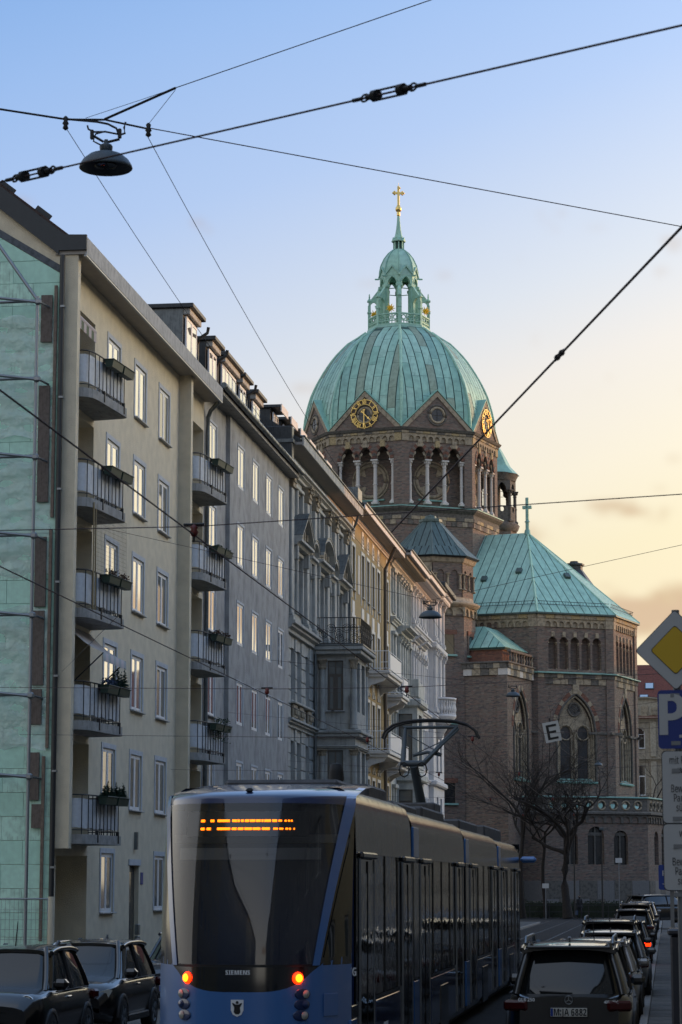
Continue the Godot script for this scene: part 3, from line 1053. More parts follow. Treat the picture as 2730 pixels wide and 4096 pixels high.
func build_ornate_house() -> void:
	var h := house("ornate_house", "grey stucco house with giant pilasters, pedimented windows and a columned oriel", -97.4)
	var length := 20.0
	var top := 20.6
	var m: Material = M.stucco
	var wide := [2.75, 9.25, 15.65]
	var slim := [6.05, 12.5, 18.75]
	var mb := MB.new()
	var rows := [[0.0, 5.0, 1.4, 3.9], [5.0, 9.3, 5.6, 8.5], [9.3, 13.1, 10.15, 12.35], [13.1, 17.0, 13.95, 16.25], [17.0, top, 17.35, 19.05]]
	for r in rows:
		var holes := []
		for c in wide:
			for s in [-0.86, 0.86]: holes.append([c + s, 1.15, r[2], r[3], "r"])
		for c in slim: holes.append([c, 1.1, r[2], r[3], "r"])
		mb.wall(0, length, r[0], r[1], holes.filter(func(q): return r[1] > 13.5 or q[0] < 8.0 or q[0] > 12.2), 0.26)
		for q in holes:
			if r[1] > 13.5 or q[0] < 8.0 or q[0] > 12.2: window(h, q[0] - q[1] / 2, r[2], q[1], r[3] - r[2], 0.26, 2, (r[3] - r[2]) * 0.68, M.white_frame, M.dark_pane, true, 1.2)
	part(h, "wall", mb, m)
	core(h, length, top, 13.0, m)
	for x in [0.5, 4.9, 7.2, 11.3, 13.7, 17.6]: pilaster(h, x, 13.3, 19.58)
	# window cases of the two upper floors
	for r in [rows[3], rows[4]]:
		for c in wide:
			for s in [-1.55, 0.0, 1.55]:
				bx(h, "window_jamb", m, Vector3(c + s - 0.11, r[2] - 0.1, 0.0), Vector3(c + s + 0.11, r[3] + 0.1, 0.12), 0.02)
			bx(h, "window_head", m, Vector3(c - 1.66, r[3] + 0.1, 0.0), Vector3(c + 1.66, r[3] + 0.26, 0.15), 0.02)
		for c in slim:
			for s in [-0.66, 0.66]: bx(h, "window_jamb", m, Vector3(c + s - 0.09, r[2] - 0.1, 0.0), Vector3(c + s + 0.09, r[3] + 0.1, 0.10), 0.02)
			bx(h, "window_head", m, Vector3(c - 0.76, r[3] + 0.1, 0.0), Vector3(c + 0.76, r[3] + 0.22, 0.12), 0.02)
	for i in 3: pediment(h, wide[i], 16.75, 3.7, 1.15 if i != 1 else 1.0, 0.55, i == 1, m)
	for c in slim.slice(0, 2): pediment(h, c, 16.6, 1.75, 0.62, 0.42, true, m)
	belt(h, 0, 8.0, 12.85, 0.5, 0.42, m)
	belt(h, 12.0, length, 12.85, 0.5, 0.42, m)
	belt(h, 0, 8.0, 9.0, 0.36, 0.32, m)
	belt(h, 12.0, length, 9.0, 0.36, 0.32, m)
	# rusticated blocks between the lower windows, each stone proud of its joint
	for r in [[5.1, 8.9], [9.4, 12.8]]:
		var y: float = r[0]
		while y < r[1] - 0.3:
			for xx in [[0.05, 1.25], [2.5, 3.0], [4.25, 5.45], [6.65, 7.95], [18.0, 18.15], [19.35, 19.95]]:
				bx(h, "rusticated_block", m, Vector3(xx[0], y, -0.01), Vector3(xx[1], y + 0.53, 0.055), 0.02)
			y += 0.57
	# carved parapet panels below the second floor windows
	for x in [1.9, 3.6, 6.05]:
		bx(h, "carved_panel", M.sandstone, Vector3(x - 0.55, 9.42, 0.06), Vector3(x + 0.55, 9.98, 0.17), 0.03)
		for k in 4: part(h, "carving", boxm(0.16, 0.3, 0.1, 0.04), M.sandstone, at(x - 0.36 + k * 0.24, 9.68, 0.2, 0.5 - 0.3 * k))
	bx(h, "panel_ledge", m, Vector3(1.2, 10.0, 0.0), Vector3(6.8, 10.1, 0.26), 0.02)
	# main cornice, frieze, eaves
	belt(h, 0, length, 19.6, 0.42, 0.36, m, "cornice")
	bx(h, "soffit", M.soffit, Vector3(0, top, -0.2), Vector3(length, top + 0.12, 0.68))
	for i in 6: bx(h, "gutter_panel", m, Vector3(i * 3.33, top - 0.05, 0.682), Vector3(i * 3.33 + 3.32, top + 0.33, 0.76), 0.015)
	bx(h, "gutter", M.zinc, Vector3(0, top + 0.33, 0.60), Vector3(length, top + 0.40, 0.82), 0.02)
	saddle(h, length, top + 0.14, 0.62, 13.0, 33.0, M.dark_zinc)
	for i in 6:
		var x := 1.6 + i * 2.75
		bx(h, "dormer", M.dark_zinc, Vector3(x, 21.2, -3.2), Vector3(x + 1.5, 22.5, -0.9), 0.02)
		bx(h, "dormer_roof", M.dark_zinc, Vector3(x - 0.15, 22.5, -3.3), Vector3(x + 1.65, 22.62, -0.45), 0.01)
		bx(h, "dormer_fascia", M.trim, Vector3(x - 0.15, 22.3, -0.45), Vector3(x + 1.65, 22.64, -0.40), 0.01)
		window(h, x + 0.15, 21.55, 1.2, 0.8, 0.87, 2, 0.0, null, M.pane, false)
	# oriel with columns, its balcony rail above
	var ox := 8.0
	var oe := 12.0
	var od := 1.87
	mb = MB.new()
	for r in [[0.3, 5.0, 1.5, 3.9], [5.0, 9.0, 5.9, 8.42], [9.0, 13.1, 10.15, 12.36]]:
		var t := Transform3D(Basis(Vector3.UP, -PI / 2), Vector3(ox, 0, 0))
		var side := MB.new()
		side.wall(0, od, r[0], r[1], [[0.99, 0.7, r[2], r[3], "r"]], 0.2)
		for k in side.v.size():
			mb.v.append(t * side.v[k])
			mb.n.append(t.basis * side.n[k])
			mb.uv.append(side.uv[k])
		mb.wall(ox, oe, r[0], r[1], [[9.1, 1.1, r[2], r[3], "r"], [10.9, 1.1, r[2], r[3], "r"]], 0.2, od)
		mb.quad(Vector3(oe, r[0], od), Vector3(oe, r[0], 0), Vector3(oe, r[1], 0), Vector3(oe, r[1], od))
		var sw := window(h, 0.64, r[2], 0.7, r[3] - r[2], 0.2, 2, (r[3] - r[2]) * 0.72, M.wood_frame, M.curtain_pane, true, 0.5, "r", 1)
		sw.transform = t * at(0.64, r[2], -0.16)
		for c in [9.1, 10.9]: 
			var fw := window(h, c - 0.55, r[2], 1.1, r[3] - r[2], 0.2 - od, 2, (r[3] - r[2]) * 0.72, M.wood_frame, M.dark_pane)
	part(h, "oriel", mb, m)
	for r in [[5.1, 8.45, 0.28], [9.35, 12.42, 0.46]]:
		for q in [Vector2(ox - 0.02, 0.42), Vector2(ox - 0.02, od - 0.05), Vector2(oe + 0.02, od - 0.05)]:
			var cm := MB.new()
			var hh: float = r[1] - r[0] - r[2]
			cm.lathe([Vector2(0.20, 0), Vector2(0.20, 0.08), Vector2(0.165, 0.12), Vector2(0.18, 0.18), Vector2(0.145, 0.22), Vector2(0.145, hh * 0.4), Vector2(0.125, hh)], 14)
			var cc := part(h, "oriel_column", cm, m, at(q.x, r[0], q.y))
			var k := MB.new()
			k.lathe([Vector2(0.13, 0), Vector2(0.15, r[2] * 0.2), Vector2(0.145, r[2] * 0.5), Vector2(0.23, r[2] * 0.85)], 12)
			k.box(Vector3(-0.21, r[2] * 0.85, -0.21), Vector3(0.21, r[2], 0.21), 0.01)
			for a in 8:
				var d := Vector3(sin(a * TAU / 8), 0, cos(a * TAU / 8))
				k.box(d * 0.15 + Vector3(-0.03, r[2] * 0.15, -0.03), d * 0.15 + Vector3(0.03, r[2] * 0.5, 0.03), 0.01)
			part(cc, "capital", k, M.sandstone, at(0, hh, 0))
	for b in [[12.62, 0.36, 0.3], [9.0, 0.3, 0.22], [8.5, 0.12, 0.1]]:
		var bm := MB.new()
		bm.box(Vector3(ox - b[2], b[0], -0.1), Vector3(oe + b[2], b[0] + b[1] * 0.5, od + b[2]), 0.03)
		bm.box(Vector3(ox - b[2] * 1.35, b[0] + b[1] * 0.5, -0.1), Vector3(oe + b[2] * 1.35, b[0] + b[1], od + b[2] * 1.35), 0.03)
		part(h, "oriel_cornice", bm, m)
	bx(h, "oriel_roof", M.zinc, Vector3(ox - 0.42, 12.985, 0.02), Vector3(oe + 0.42, 13.05, od + 0.42))
	iron_rail(h, [Vector2(ox - 0.15, 0.05), Vector2(ox - 0.15, od - 0.1), Vector2(ox + 0.25, od + 0.22), Vector2(oe, od + 0.22), Vector2(oe, 0.05)], 13.05, 1.2, 0.16, M.iron, true)
	mb = MB.new()
	mb.tube([Vector3(7.75, 12.8, 0.14), Vector3(7.75, 0.3, 0.14)], 0.06, 8)
	part(h, "downpipe", mb, M.zinc)
	mb = MB.new()
	mb.tube([Vector3(19.3, top - 0.05, 0.6), Vector3(19.3, top - 0.5, 0.45), Vector3(19.4, top - 1.0, 0.16), Vector3(19.4, 0.3, 0.14)], 0.07, 8)
	part(h, "downpipe", mb, M.zinc)

func slab_balcony(h: Node3D, x0: float, x1: float, y: float, out: float, m: Material, rail: Material) -> void:
	var mb := MB.new()
	mb.box(Vector3(x0, y - 0.18, 0), Vector3(x1, y, out), 0.02)
	mb.box(Vector3(x0 + 0.1, y - 0.34, 0), Vector3(x1 - 0.1, y - 0.18, out - 0.1), 0.02)
	for x in [x0 + 0.35, x1 - 0.35]:
		var poly := PackedVector2Array([Vector2(0, y - 0.34), Vector2(out - 0.2, y - 0.34), Vector2(out - 0.35, y - 0.55), Vector2(0.25, y - 0.75), Vector2(0, y - 1.0)])
		mb.prism(poly, -x - 0.12, -x + 0.12, Transform3D(ZY, Vector3.ZERO))
	var b := part(h, "balcony", mb, m)
	bx(b, "front_panel", rail, Vector3(x0 + 0.9, y + 0.12, out - 0.1), Vector3(x1 - 0.05, y + 0.92, out - 0.07))
	var r := MB.new()
	for yy in [0.1, 1.0]:
		r.tube([Vector3(x0 + 0.06, y + yy, 0.03), Vector3(x0 + 0.06, y + yy, out - 0.06), Vector3(x1 - 0.06, y + yy, out - 0.06), Vector3(x1 - 0.06, y + yy, 0.03)], 0.02, 5)
	part(b, "handrail", r, rail)
	var n := int(out / 0.13)
	for i in n: part(b, "bar", boxm(0.022, 0.92, 0.022), rail, at(x0 + 0.06, y + 0.55, 0.08 + i * (out - 0.14) / (n - 1)))
	for i in 7: part(b, "bar", boxm(0.022, 0.92, 0.022), rail, at(x0 + 0.1 + i * 0.125, y + 0.55, out - 0.06))

func build_ochre_house() -> void:
	var h := house("ochre_house", "ochre yellow plastered house with white window surrounds and white balconies", -117.4)
	var length := 18.5
	var top := 21.0
	var cols := [1.9, 5.7, 7.9, 10.2, 12.6, 16.7]
	var mb := MB.new()
	var rows := [[0.0, 4.6, 1.3, 3.7], [4.6, 8.8, 5.7, 8.0], [8.8, 12.9, 9.75, 12.0], [12.9, 16.6, 13.6, 15.8], [16.6, top, 17.2, 19.4]]
	for r in rows:
		var holes := []
		for c in cols: holes.append([c, 1.12, r[2], r[3], "r"])
		mb.wall(0, length, r[0], r[1], holes, 0.22)
		for c in cols:
			var w := window(h, c - 0.56, r[2], 1.12, r[3] - r[2], 0.22, 2, (r[3] - r[2]) * 0.7, M.white_frame, M.curtain_pane, true, 1.0)
			var key := "osur %.2f" % (r[3] - r[2])
			if not cache.has(key):
				var s := MB.new()
				var hh: float = r[3] - r[2]
				s.box(Vector3(-0.16, -0.05, 0), Vector3(0, hh + 0.17, 0.05), 0.01)
				s.box(Vector3(1.12, -0.05, 0), Vector3(1.28, hh + 0.17, 0.05), 0.01)
				s.box(Vector3(0, hh, 0), Vector3(1.12, hh + 0.17, 0.05), 0.01)
				s.box(Vector3(-0.16, -0.45, 0), Vector3(-0.02, -0.05, 0.05), 0.01)
				s.box(Vector3(1.14, -0.45, 0), Vector3(1.28, -0.05, 0.05), 0.01)
				cache[key] = s.mesh()
			part(w, "surround", cache[key], M.trim, at(0, 0, 0.198))
			if r[1] > 14:
				bx(h, "stucco_panel", M.trim, Vector3(c - 0.45, r[2] - 1.25, -0.01), Vector3(c + 0.45, r[2] - 0.55, 0.035), 0.01)
			if r[1] == top:
				bx(h, "stucco_panel", M.trim, Vector3(c - 0.36, 19.75, -0.01), Vector3(c + 0.36, 20.65, 0.035), 0.01)
				for a in 5: part(h, "rosette", boxm(0.12, 0.2, 0.05, 0.02), M.stucco, Transform3D(Basis(Vector3.BACK, a * TAU / 5), Vector3(c + 0.13 * sin(-a * TAU / 5), 20.2 + 0.13 * cos(a * TAU / 5), 0.05)))
			if r[1] < 13 and r[1] > 5:
				for k in 5: part(h, "stucco_garland", boxm(0.16, 0.2 + 0.1 * (k % 2), 0.06, 0.02), M.trim, at(c - 0.4 + k * 0.2, r[3] + 0.62 - 0.1 * absf(k - 2), 0.03, 0.2 * k))
	for y in [17.2, 13.6]: bx(h, "blind_window", M.trim, Vector3(3.75, y, -0.01), Vector3(4.25, y + 2.0, 0.04), 0.01)
	part(h, "wall", mb, M.ochre)
	core(h, length, top, 13.0, M.ochre)
	slab_balcony(h, 7.0, 13.4, 13.6, 1.25, M.trim, M.white_frame)
	slab_balcony(h, 7.0, 13.4, 9.45, 1.25, M.trim, M.white_frame)
	slab_balcony(h, 14.9, 18.3, 12.95, 1.1, M.trim, M.white_frame)
	slab_balcony(h, 14.9, 18.3, 9.2, 1.1, M.trim, M.white_frame)
	belt(h, 0, length, top - 0.25, 0.3, 0.2, M.trim, "cornice")
	bx(h, "soffit", M.soffit, Vector3(0, top, -0.2), Vector3(length, top + 0.12, 0.8))
	bx(h, "fascia", M.trim, Vector3(0, top - 0.02, 0.802), Vector3(length, top + 0.22, 0.86), 0.01)
	bx(h, "gutter", M.zinc, Vector3(0, top + 0.22, 0.72), Vector3(length, top + 0.34, 0.94), 0.03)
	saddle(h, length, top + 0.14, 0.74, 13.0, 34.0, M.dark_zinc)
	bx(h, "fire_wall", M.zinc, Vector3(0.02, top + 0.1, -5.0), Vector3(1.6, top + 1.1, 0.5), 0.02)
	mb = MB.new()
	mb.tube([Vector3(14.0, top, 0.8), Vector3(14.1, top - 0.5, 0.55), Vector3(14.3, top - 1.2, 0.2), Vector3(14.3, 0.2, 0.18)], 0.10, 8)
	part(h, "downpipe", mb, M.wood_frame)

func modillions(h: Node3D, x0: float, x1: float, y: float, out: float, m: Material) -> void:
	var n := int((x1 - x0) / 0.55)
	for i in n: bx(h, "modillion", m, Vector3(x0 + 0.15 + i * 0.55, y - 0.24, 0.0), Vector3(x0 + 0.4 + i * 0.55, y - 0.002, out - 0.12), 0.03)

func build_white_houses() -> void:
	var h := house("stucco_house", "pale greenish stucco house with an iron-railed bay and ribbed eaves, beside the ochre house", -135.95)
	var m: Material = M.pale_stucco
	var length := 11.2
	var top := 21.2
	var rows := [[0.0, 4.4, 1.2, 3.6], [4.4, 8.6, 5.4, 7.9], [8.6, 13.2, 9.6, 12.2], [13.2, 17.5, 14.1, 16.6], [17.5, top, 18.0, 20.2]]
	var mb := MB.new()
	for r in rows:
		var holes := [[1.2, 1.0, r[2], r[3], "r"]]
		if r[1] > 13.5:
			for c in [4.3, 5.6, 6.9]: holes.append([c, 0.85, r[2], r[3], "r"])
		holes.append([9.7, 1.0, r[2], r[3], "r"])
		mb.wall(0, length, r[0], r[1], holes, 0.24)
		for q in holes:
			window(h, q[0] - q[1] / 2, r[2], q[1], r[3] - r[2], 0.24, 2, (r[3] - r[2]) * 0.7, M.white_frame, M.curtain_pane, true, 1.0)
			for s in [-1, 1]: bx(h, "window_jamb", m, Vector3(q[0] + s * (q[1] / 2 + 0.1) - 0.09, r[2], 0), Vector3(q[0] + s * (q[1] / 2 + 0.1) + 0.09, r[3] + 0.1, 0.12), 0.02)
			bx(h, "window_head", m, Vector3(q[0] - q[1] / 2 - 0.22, r[3] + 0.1, 0), Vector3(q[0] + q[1] / 2 + 0.22, r[3] + 0.32, 0.24), 0.03)
	part(h, "wall", mb, m)
	core(h, length, top, 13.0, m)
	for x in [3.6, 4.95, 6.25, 7.55]:
		pilaster(h, x, 17.7, 20.5, 0.3, 0.16, m, 0.4)
		pilaster(h, x, 13.6, 16.9, 0.3, 0.2, m, 0.4)
	belt(h, 0, length, 17.3, 0.4, 0.3, m)
	belt(h, 3.2, 8.0, 17.0, 0.5, 0.8, m, "window_hood")
	belt(h, 0, length, 13.1, 0.4, 0.3, m)
	belt(h, 0, length, 20.6, 0.5, 0.35, m, "cornice")
	bx(h, "soffit", M.soffit, Vector3(0, top, -0.2), Vector3(length, top + 0.12, 1.15))
	modillions(h, 0, length, top, 1.1, M.beige)
	bx(h, "fascia", M.trim, Vector3(0, top - 0.04, 1.152), Vector3(length, top + 0.22, 1.22), 0.02)
	bx(h, "gutter", M.zinc, Vector3(0, top + 0.22, 1.05), Vector3(length, top + 0.33, 1.3), 0.03)
	saddle(h, length, top + 0.14, 1.05, 13.0, 32.0, M.dark_zinc)
	bay(h, 3.1, 6.6, 1.2, [[0.2, 4.4, 1.0, 3.7], [4.4, 8.6, 5.3, 8.0], [8.6, 12.9, 9.4, 12.35]], m, M.wood_frame)
	iron_rail(h, [Vector2(3.0, 0.05), Vector2(3.0, 0.75)], 13.3, 1.0, 0.16, M.iron, true)
	bx(h, "parapet_pier", m, Vector3(2.95, 13.3, 0.8), Vector3(3.4, 14.35, 1.3), 0.03)
	bx(h, "parapet", m, Vector3(3.4, 13.3, 1.08), Vector3(6.6, 14.2, 1.28), 0.03)
	# a second, whiter house with round-headed windows and a corner bay
	h = house("white_house", "white stucco house with round-arched windows and a balustraded corner balcony, next to the church", -147.2)
	m = M.white_stucco
	length = 11.0
	top = 21.4
	mb = MB.new()
	rows = [[0.0, 4.6, 1.2, 3.6, "r"], [4.6, 9.0, 5.6, 8.1, "r"], [9.0, 13.3, 9.9, 12.4, "r"], [13.3, 18.3, 14.2, 16.5, "o"], [18.3, top, 18.9, 20.7, "r"]]
	for r in rows:
		var holes := []
		for c in [1.4, 2.7, 5.2, 6.5, 9.2]: holes.append([c, 0.9, r[2], r[3] + (0.0 if r[4] == "r" else 0.2), r[4]])
		mb.wall(0, length, r[0], r[1], holes, 0.24)
		for q in holes:
			window(h, q[0] - 0.45, r[2], 0.9, r[3] - r[2] + (0.0 if r[4] == "r" else 0.65), 0.24, 2, (r[3] - r[2]) * 0.7 if r[4] == "r" else 0.0, M.white_frame, M.curtain_pane, true, 1.0, r[4])
			for s in [-1, 1]: bx(h, "window_jamb", m, Vector3(q[0] + s * 0.56 - 0.07, r[2], 0), Vector3(q[0] + s * 0.56 + 0.07, r[3], 0.13), 0.02)
			if r[4] == "o":
				var hood := MB.new()
				var arc := []
				for k in 13: arc.append(Vector3(q[0] - cos(k * PI / 12) * 0.58, q[3] + sin(k * PI / 12) * 0.58, 0.06))
				hood.tube(arc, 0.1, 6)
				part(h, "arch_hood", hood, m)
	part(h, "wall", mb, m)
	core(h, length, top, 13.0, m)
	for b in [[18.0, 0.45, 0.35], [13.1, 0.4, 0.3], [9.0, 0.3, 0.2], [20.85, 0.5, 0.4]]: belt(h, 0, length, b[0], b[1], b[2], m)
	belt(h, 0.4, 3.7, 17.4, 0.4, 0.6, m, "window_hood")
	belt(h, 4.4, 7.4, 17.4, 0.4, 0.6, m, "window_hood")
	for x in [0.4, 2.05, 3.9, 5.85, 7.8]: pilaster(h, x, 18.5, 20.8, 0.28, 0.16, m, 0.35)
	for x in [0.5, 2.05, 3.6, 4.5, 5.85, 7.2]: pilaster(h, x, 14.0, 16.8, 0.26, 0.16, m, 0.3)
	bx(h, "soffit", M.soffit, Vector3(0, top, -0.2), Vector3(length, top + 0.12, 1.1))
	modillions(h, 0, length, top, 1.05, M.white_stucco)
	bx(h, "fascia", M.trim, Vector3(0, top - 0.04, 1.102), Vector3(length, top + 0.24, 1.17), 0.02)
	bx(h, "gutter", M.dark_zinc, Vector3(0, top + 0.24, 0.98), Vector3(length, top + 0.36, 1.28), 0.03)
	saddle(h, length, top + 0.14, 1.0, 13.0, 32.0, M.dark_zinc)
	# corner bay at the far end, a little proud of the front
	var cx := 11.0
	var bo := 0.32
	mb = MB.new()
	for r in [[0.2, 4.6, 1.2, 3.6, "r"], [4.6, 9.0, 5.4, 8.3, "r"], [9.0, 13.6, 10.0, 12.8, "r"], [13.6, 18.2, 14.4, 16.2, "o"], [18.2, 21.9, 18.9, 21.0, "r"]]:
		mb.quad(Vector3(cx, r[0], 0), Vector3(cx, r[0], bo), Vector3(cx, r[1], bo), Vector3(cx, r[1], 0))
		mb.wall(cx, cx + 7.5, r[0], r[1], [[cx + 2.6, 1.3, r[2], r[3], r[4]], [cx + 5.2, 1.2, r[2], r[3], r[4]]], 0.25, bo)
		mb.quad(Vector3(cx + 7.5, r[0], bo), Vector3(cx + 7.5, r[0], -6.0), Vector3(cx + 7.5, r[1], -6.0), Vector3(cx + 7.5, r[1], bo))
		window(h, cx + 1.95, r[2], 1.3, r[3] - r[2] + (0.65 if r[4] == "o" else 0.0), 0.25 - bo, 2, 0.0, M.wood_frame, M.dark_pane, true, 0.5, r[4])
		window(h, cx + 4.6, r[2], 1.2, r[3] - r[2] + (0.6 if r[4] == "o" else 0.0), 0.25 - bo, 2, 0.0, M.wood_frame, M.dark_pane, true, 0.5, r[4])
	part(h, "corner_bay", mb, m)
	for b in [[13.3, 0.4, 0.25], [18.0, 0.4, 0.3], [21.5, 0.5, 0.5], [9.0, 0.35, 0.25], [5.0, 0.3, 0.2]]:
		bx(h, "bay_cornice", m, Vector3(cx - b[2], b[0], -0.05), Vector3(cx + 7.6, b[0] + b[1], bo + b[2]), 0.08)
	bx(h, "bay_roof", M.dark_zinc, Vector3(cx - 0.5, 22.0, -6.0), Vector3(cx + 7.8, 22.35, bo + 0.9), 0.04)
	modillions(h, cx + 0.2, cx + 7.4, 22.0, bo + 0.8, m)
	core_bay(h, cx, 7.5, m)
	for x in [0.35, 1.45, 3.75, 6.6]:
		pilaster(h, cx + x, 13.8, 18.0, 0.42, 0.18, m, 0.45, bo)
		pilaster(h, cx + x, 18.5, 21.5, 0.36, 0.16, m, 0.4, bo)
	# round balcony with turned balusters
	var rb := MB.new()
	rb.lathe([Vector2(0.3, -1.6), Vector2(0.5, -1.2), Vector2(0.8, -0.7), Vector2(1.1, -0.4), Vector2(1.28, -0.15), Vector2(1.28, 0.0), Vector2(0.0, 0.01)], 18)
	rb.lathe([Vector2(1.06, 0.95), Vector2(1.3, 0.95), Vector2(1.3, 1.12), Vector2(1.06, 1.12), Vector2(1.06, 0.95)], 18)
	var balc := part(h, "round_balcony", rb, m, at(cx + 2.6, 13.75, bo))
	var bl := MB.new()
	bl.lathe([Vector2(0.08, 0), Vector2(0.08, 0.1), Vector2(0.05, 0.14), Vector2(0.11, 0.34), Vector2(0.1, 0.45), Vector2(0.045, 0.7), Vector2(0.08, 0.8), Vector2(0.08, 0.95)], 8)
	var bmesh := bl.mesh()
	for k in 20:
		var a := -1.55 + 3.1 * k / 19.0
		part(balc, "baluster", bmesh, m, at(sin(a) * 1.18, 0, cos(a) * 1.18))

func core_bay(h: Node3D, x: float, l: float, m: Material) -> void:
	bx(h, "rear_wall", m, Vector3(x + 0.02, 0, -12.0), Vector3(x + l - 0.02, 21.8, -0.3))

func bay(h: Node3D, x0: float, x1: float, out: float, rows: Array, m: Material, frame: Material) -> void:
	var mb := MB.new()
	var t := Transform3D(Basis(Vector3.UP, -PI / 2), Vector3(x0, 0, 0))
	for r in rows:
		var side := MB.new()
		side.wall(0, out, r[0], r[1], [[out * 0.42, 0.8, r[2], r[3], "r"]], 0.2)
		for k in side.v.size():
			mb.v.append(t * side.v[k])
			mb.n.append(t.basis * side.n[k])
			mb.uv.append(side.uv[k])
		mb.wall(x0, x1, r[0], r[1], [[(x0 + x1) / 2, (x1 - x0) * 0.5, r[2], r[3], "r"]], 0.2, out)
		mb.quad(Vector3(x1, r[0], out), Vector3(x1, r[0], 0), Vector3(x1, r[1], 0), Vector3(x1, r[1], out))
		var sw := window(h, 0, r[2], 0.8, r[3] - r[2], 0.2, 1, (r[3] - r[2]) * 0.75, frame, M.curtain_pane)
		sw.transform = t * at(out * 0.42 - 0.4, r[2], -0.16)
		window(h, (x0 + x1) / 2 - (x1 - x0) * 0.25, r[2], (x1 - x0) * 0.5, r[3] - r[2], 0.2 - out, 3, (r[3] - r[2]) * 0.75, frame, M.dark_pane)
		bx(h, "bay_cornice", m, Vector3(x0 - 0.25, r[1] - 0.15, -0.05), Vector3(x1 + 0.25, r[1] + 0.3, out + 0.25), 0.08)
	part(h, "bay", mb, m)

# houses outside the frame that shade the street and stand in the mirrors of its windows: across the street, and behind the camera
func build_hidden_houses() -> void:
	var kinds := [M.plain, M.cream_dark, M.stucco, M.beige, M.cream, M.plain]
	var names := ["grey plastered", "olive plastered", "light stucco", "beige plastered", "cream plastered", "weathered grey"]
	var z := 96.0
	var i := 0
	while z > -112.0:
		var l := 17.0 + (i * 5) % 4
		var hh := 17.4 + ((i * 7) % 3) * 0.6
		plain_row_house(Vector3(4.2 if z > -36.0 else RX, 0, z - l), -PI / 2, l, hh, kinds[i % 6], "%s tenement across the street, house %s along the terrace" % [names[i % 6], ["one", "two", "three", "four", "five", "six", "seven", "eight", "nine", "ten", "eleven", "twelve", "thirteen", "fourteen", "fifteen", "sixteen", "seventeen"][i]])
		z -= l
		i += 1
	z = -128.0
	i = 0
	while z > -250.0:  # unseen row added to keep the low sun off the far facades
		plain_row_house(Vector3(40.0, 0, z - 19.0), -PI / 2, 19.0, 19.0, kinds[(i + 3) % 6], "%s tenement added to block low sun beyond the church square, house %s of that side" % [names[(i + 3) % 6], ["one", "two", "three", "four", "five", "six", "seven"][i]])
		z -= 19.0
		i += 1
	z = 96.0
	i = 0
	while z > -14.0:
		var l := 18.0 + (i * 3) % 5
		plain_row_house(Vector3(FX, 0, z), PI / 2, l, 19.0, kinds[(i + 2) % 6], "%s tenement before the building gap, house %s of its row" % [names[(i + 2) % 6], ["one", "two", "three", "four", "five", "six", "seven", "eight"][i]])
		z -= l
		i += 1

func plain_row_house(pos: Vector3, turn: float, l: float, hh: float, m: Material, label: String) -> void:
	var h := thing("tenement_house", label, "building", pos, turn)
	var mb := MB.new()
	var n := int(l / 2.9)
	var y := 0.0
	while y < hh - 2.0:
		var y1 := minf(y + 3.1, hh)
		if hh - y1 < 2.0: y1 = hh
		var holes := []
		for k in n: holes.append([(k + 0.5) * l / n, 1.25, y + 0.95, y + 2.55, "r"])
		mb.wall(0, l, y, y1, holes, 0.2)
		for k in n: window(h, (k + 0.5) * l / n - 0.625, y + 0.95, 1.25, 1.6, 0.2, 2, 0.0, null, M.curtain_pane, false)
		y = y1
	part(h, "wall", mb, m)
	core(h, l, hh, 12.0, m)
	belt(h, 0, l, hh - 0.3, 0.3, 0.45, m, "cornice")
	saddle(h, l, hh, 0.4, 12.0, 36.0, M.roof_tile)

# ---------------------------------------------------------------- the church: own axes with z towards the clock face that looks down the street, x towards the apse
const OCT := 0.9238795
func oface(k: int, cx := 0.0, cz := 0.0) -> Transform3D:   # x along face k of an octagon, z out from its middle
	return Transform3D(Basis(Vector3.UP, k * PI / 4), Vector3(cx, 0, cz))

func voussoirs(parent: Node, f: Transform3D, c: Vector2, r0: float, r1: float, a0: float, a1: float, n: int, mats: Array, z0: float, z1: float, called := "voussoir") -> void:
	for i in n:
		var s := lerpf(a0, a1, (i + 0.03) / n)
		var e := lerpf(a0, a1, (i + 0.97) / n)
		var mid := (s + e) / 2
		var key := "vou %.3f %.3f %.3f %.3f" % [r0, r1, absf(e - s), z1 - z0]
		if not cache.has(key):
			var d := (e - s) / 2
			var mb := MB.new()
			mb.prism(PackedVector2Array([Vector2(sin(-d) * r0, cos(d) * r0), Vector2(sin(d) * r0, cos(d) * r0), Vector2(sin(d) * r1, cos(d) * r1), Vector2(0, r1), Vector2(sin(-d) * r1, cos(d) * r1)]), 0, z1 - z0)
			cache[key] = mb.mesh()
		part(parent, called, cache[key], mats[i % mats.size()], f * Transform3D(Basis(Vector3.BACK, -mid), Vector3(c.x, c.y, z0)))

func put(parent: Node, called: String, mb: MB, m: Material, f: Transform3D) -> MeshInstance3D:
	return part(parent, called, mb, m, f)

func octagon_walls(parent: Node, called: String, r: float, y0: float, y1: float, m: Material, cx := 0.0, cz := 0.0, smooth := false) -> MeshInstance3D:
	var mb := MB.new()
	mb.lathe([Vector2(r, y0), Vector2(r, y1), Vector2(0.01, y1)], 8, Vector3(cx, 0, cz), 0, TAU, false, PI / 8)
	return part(parent, called, mb, m)

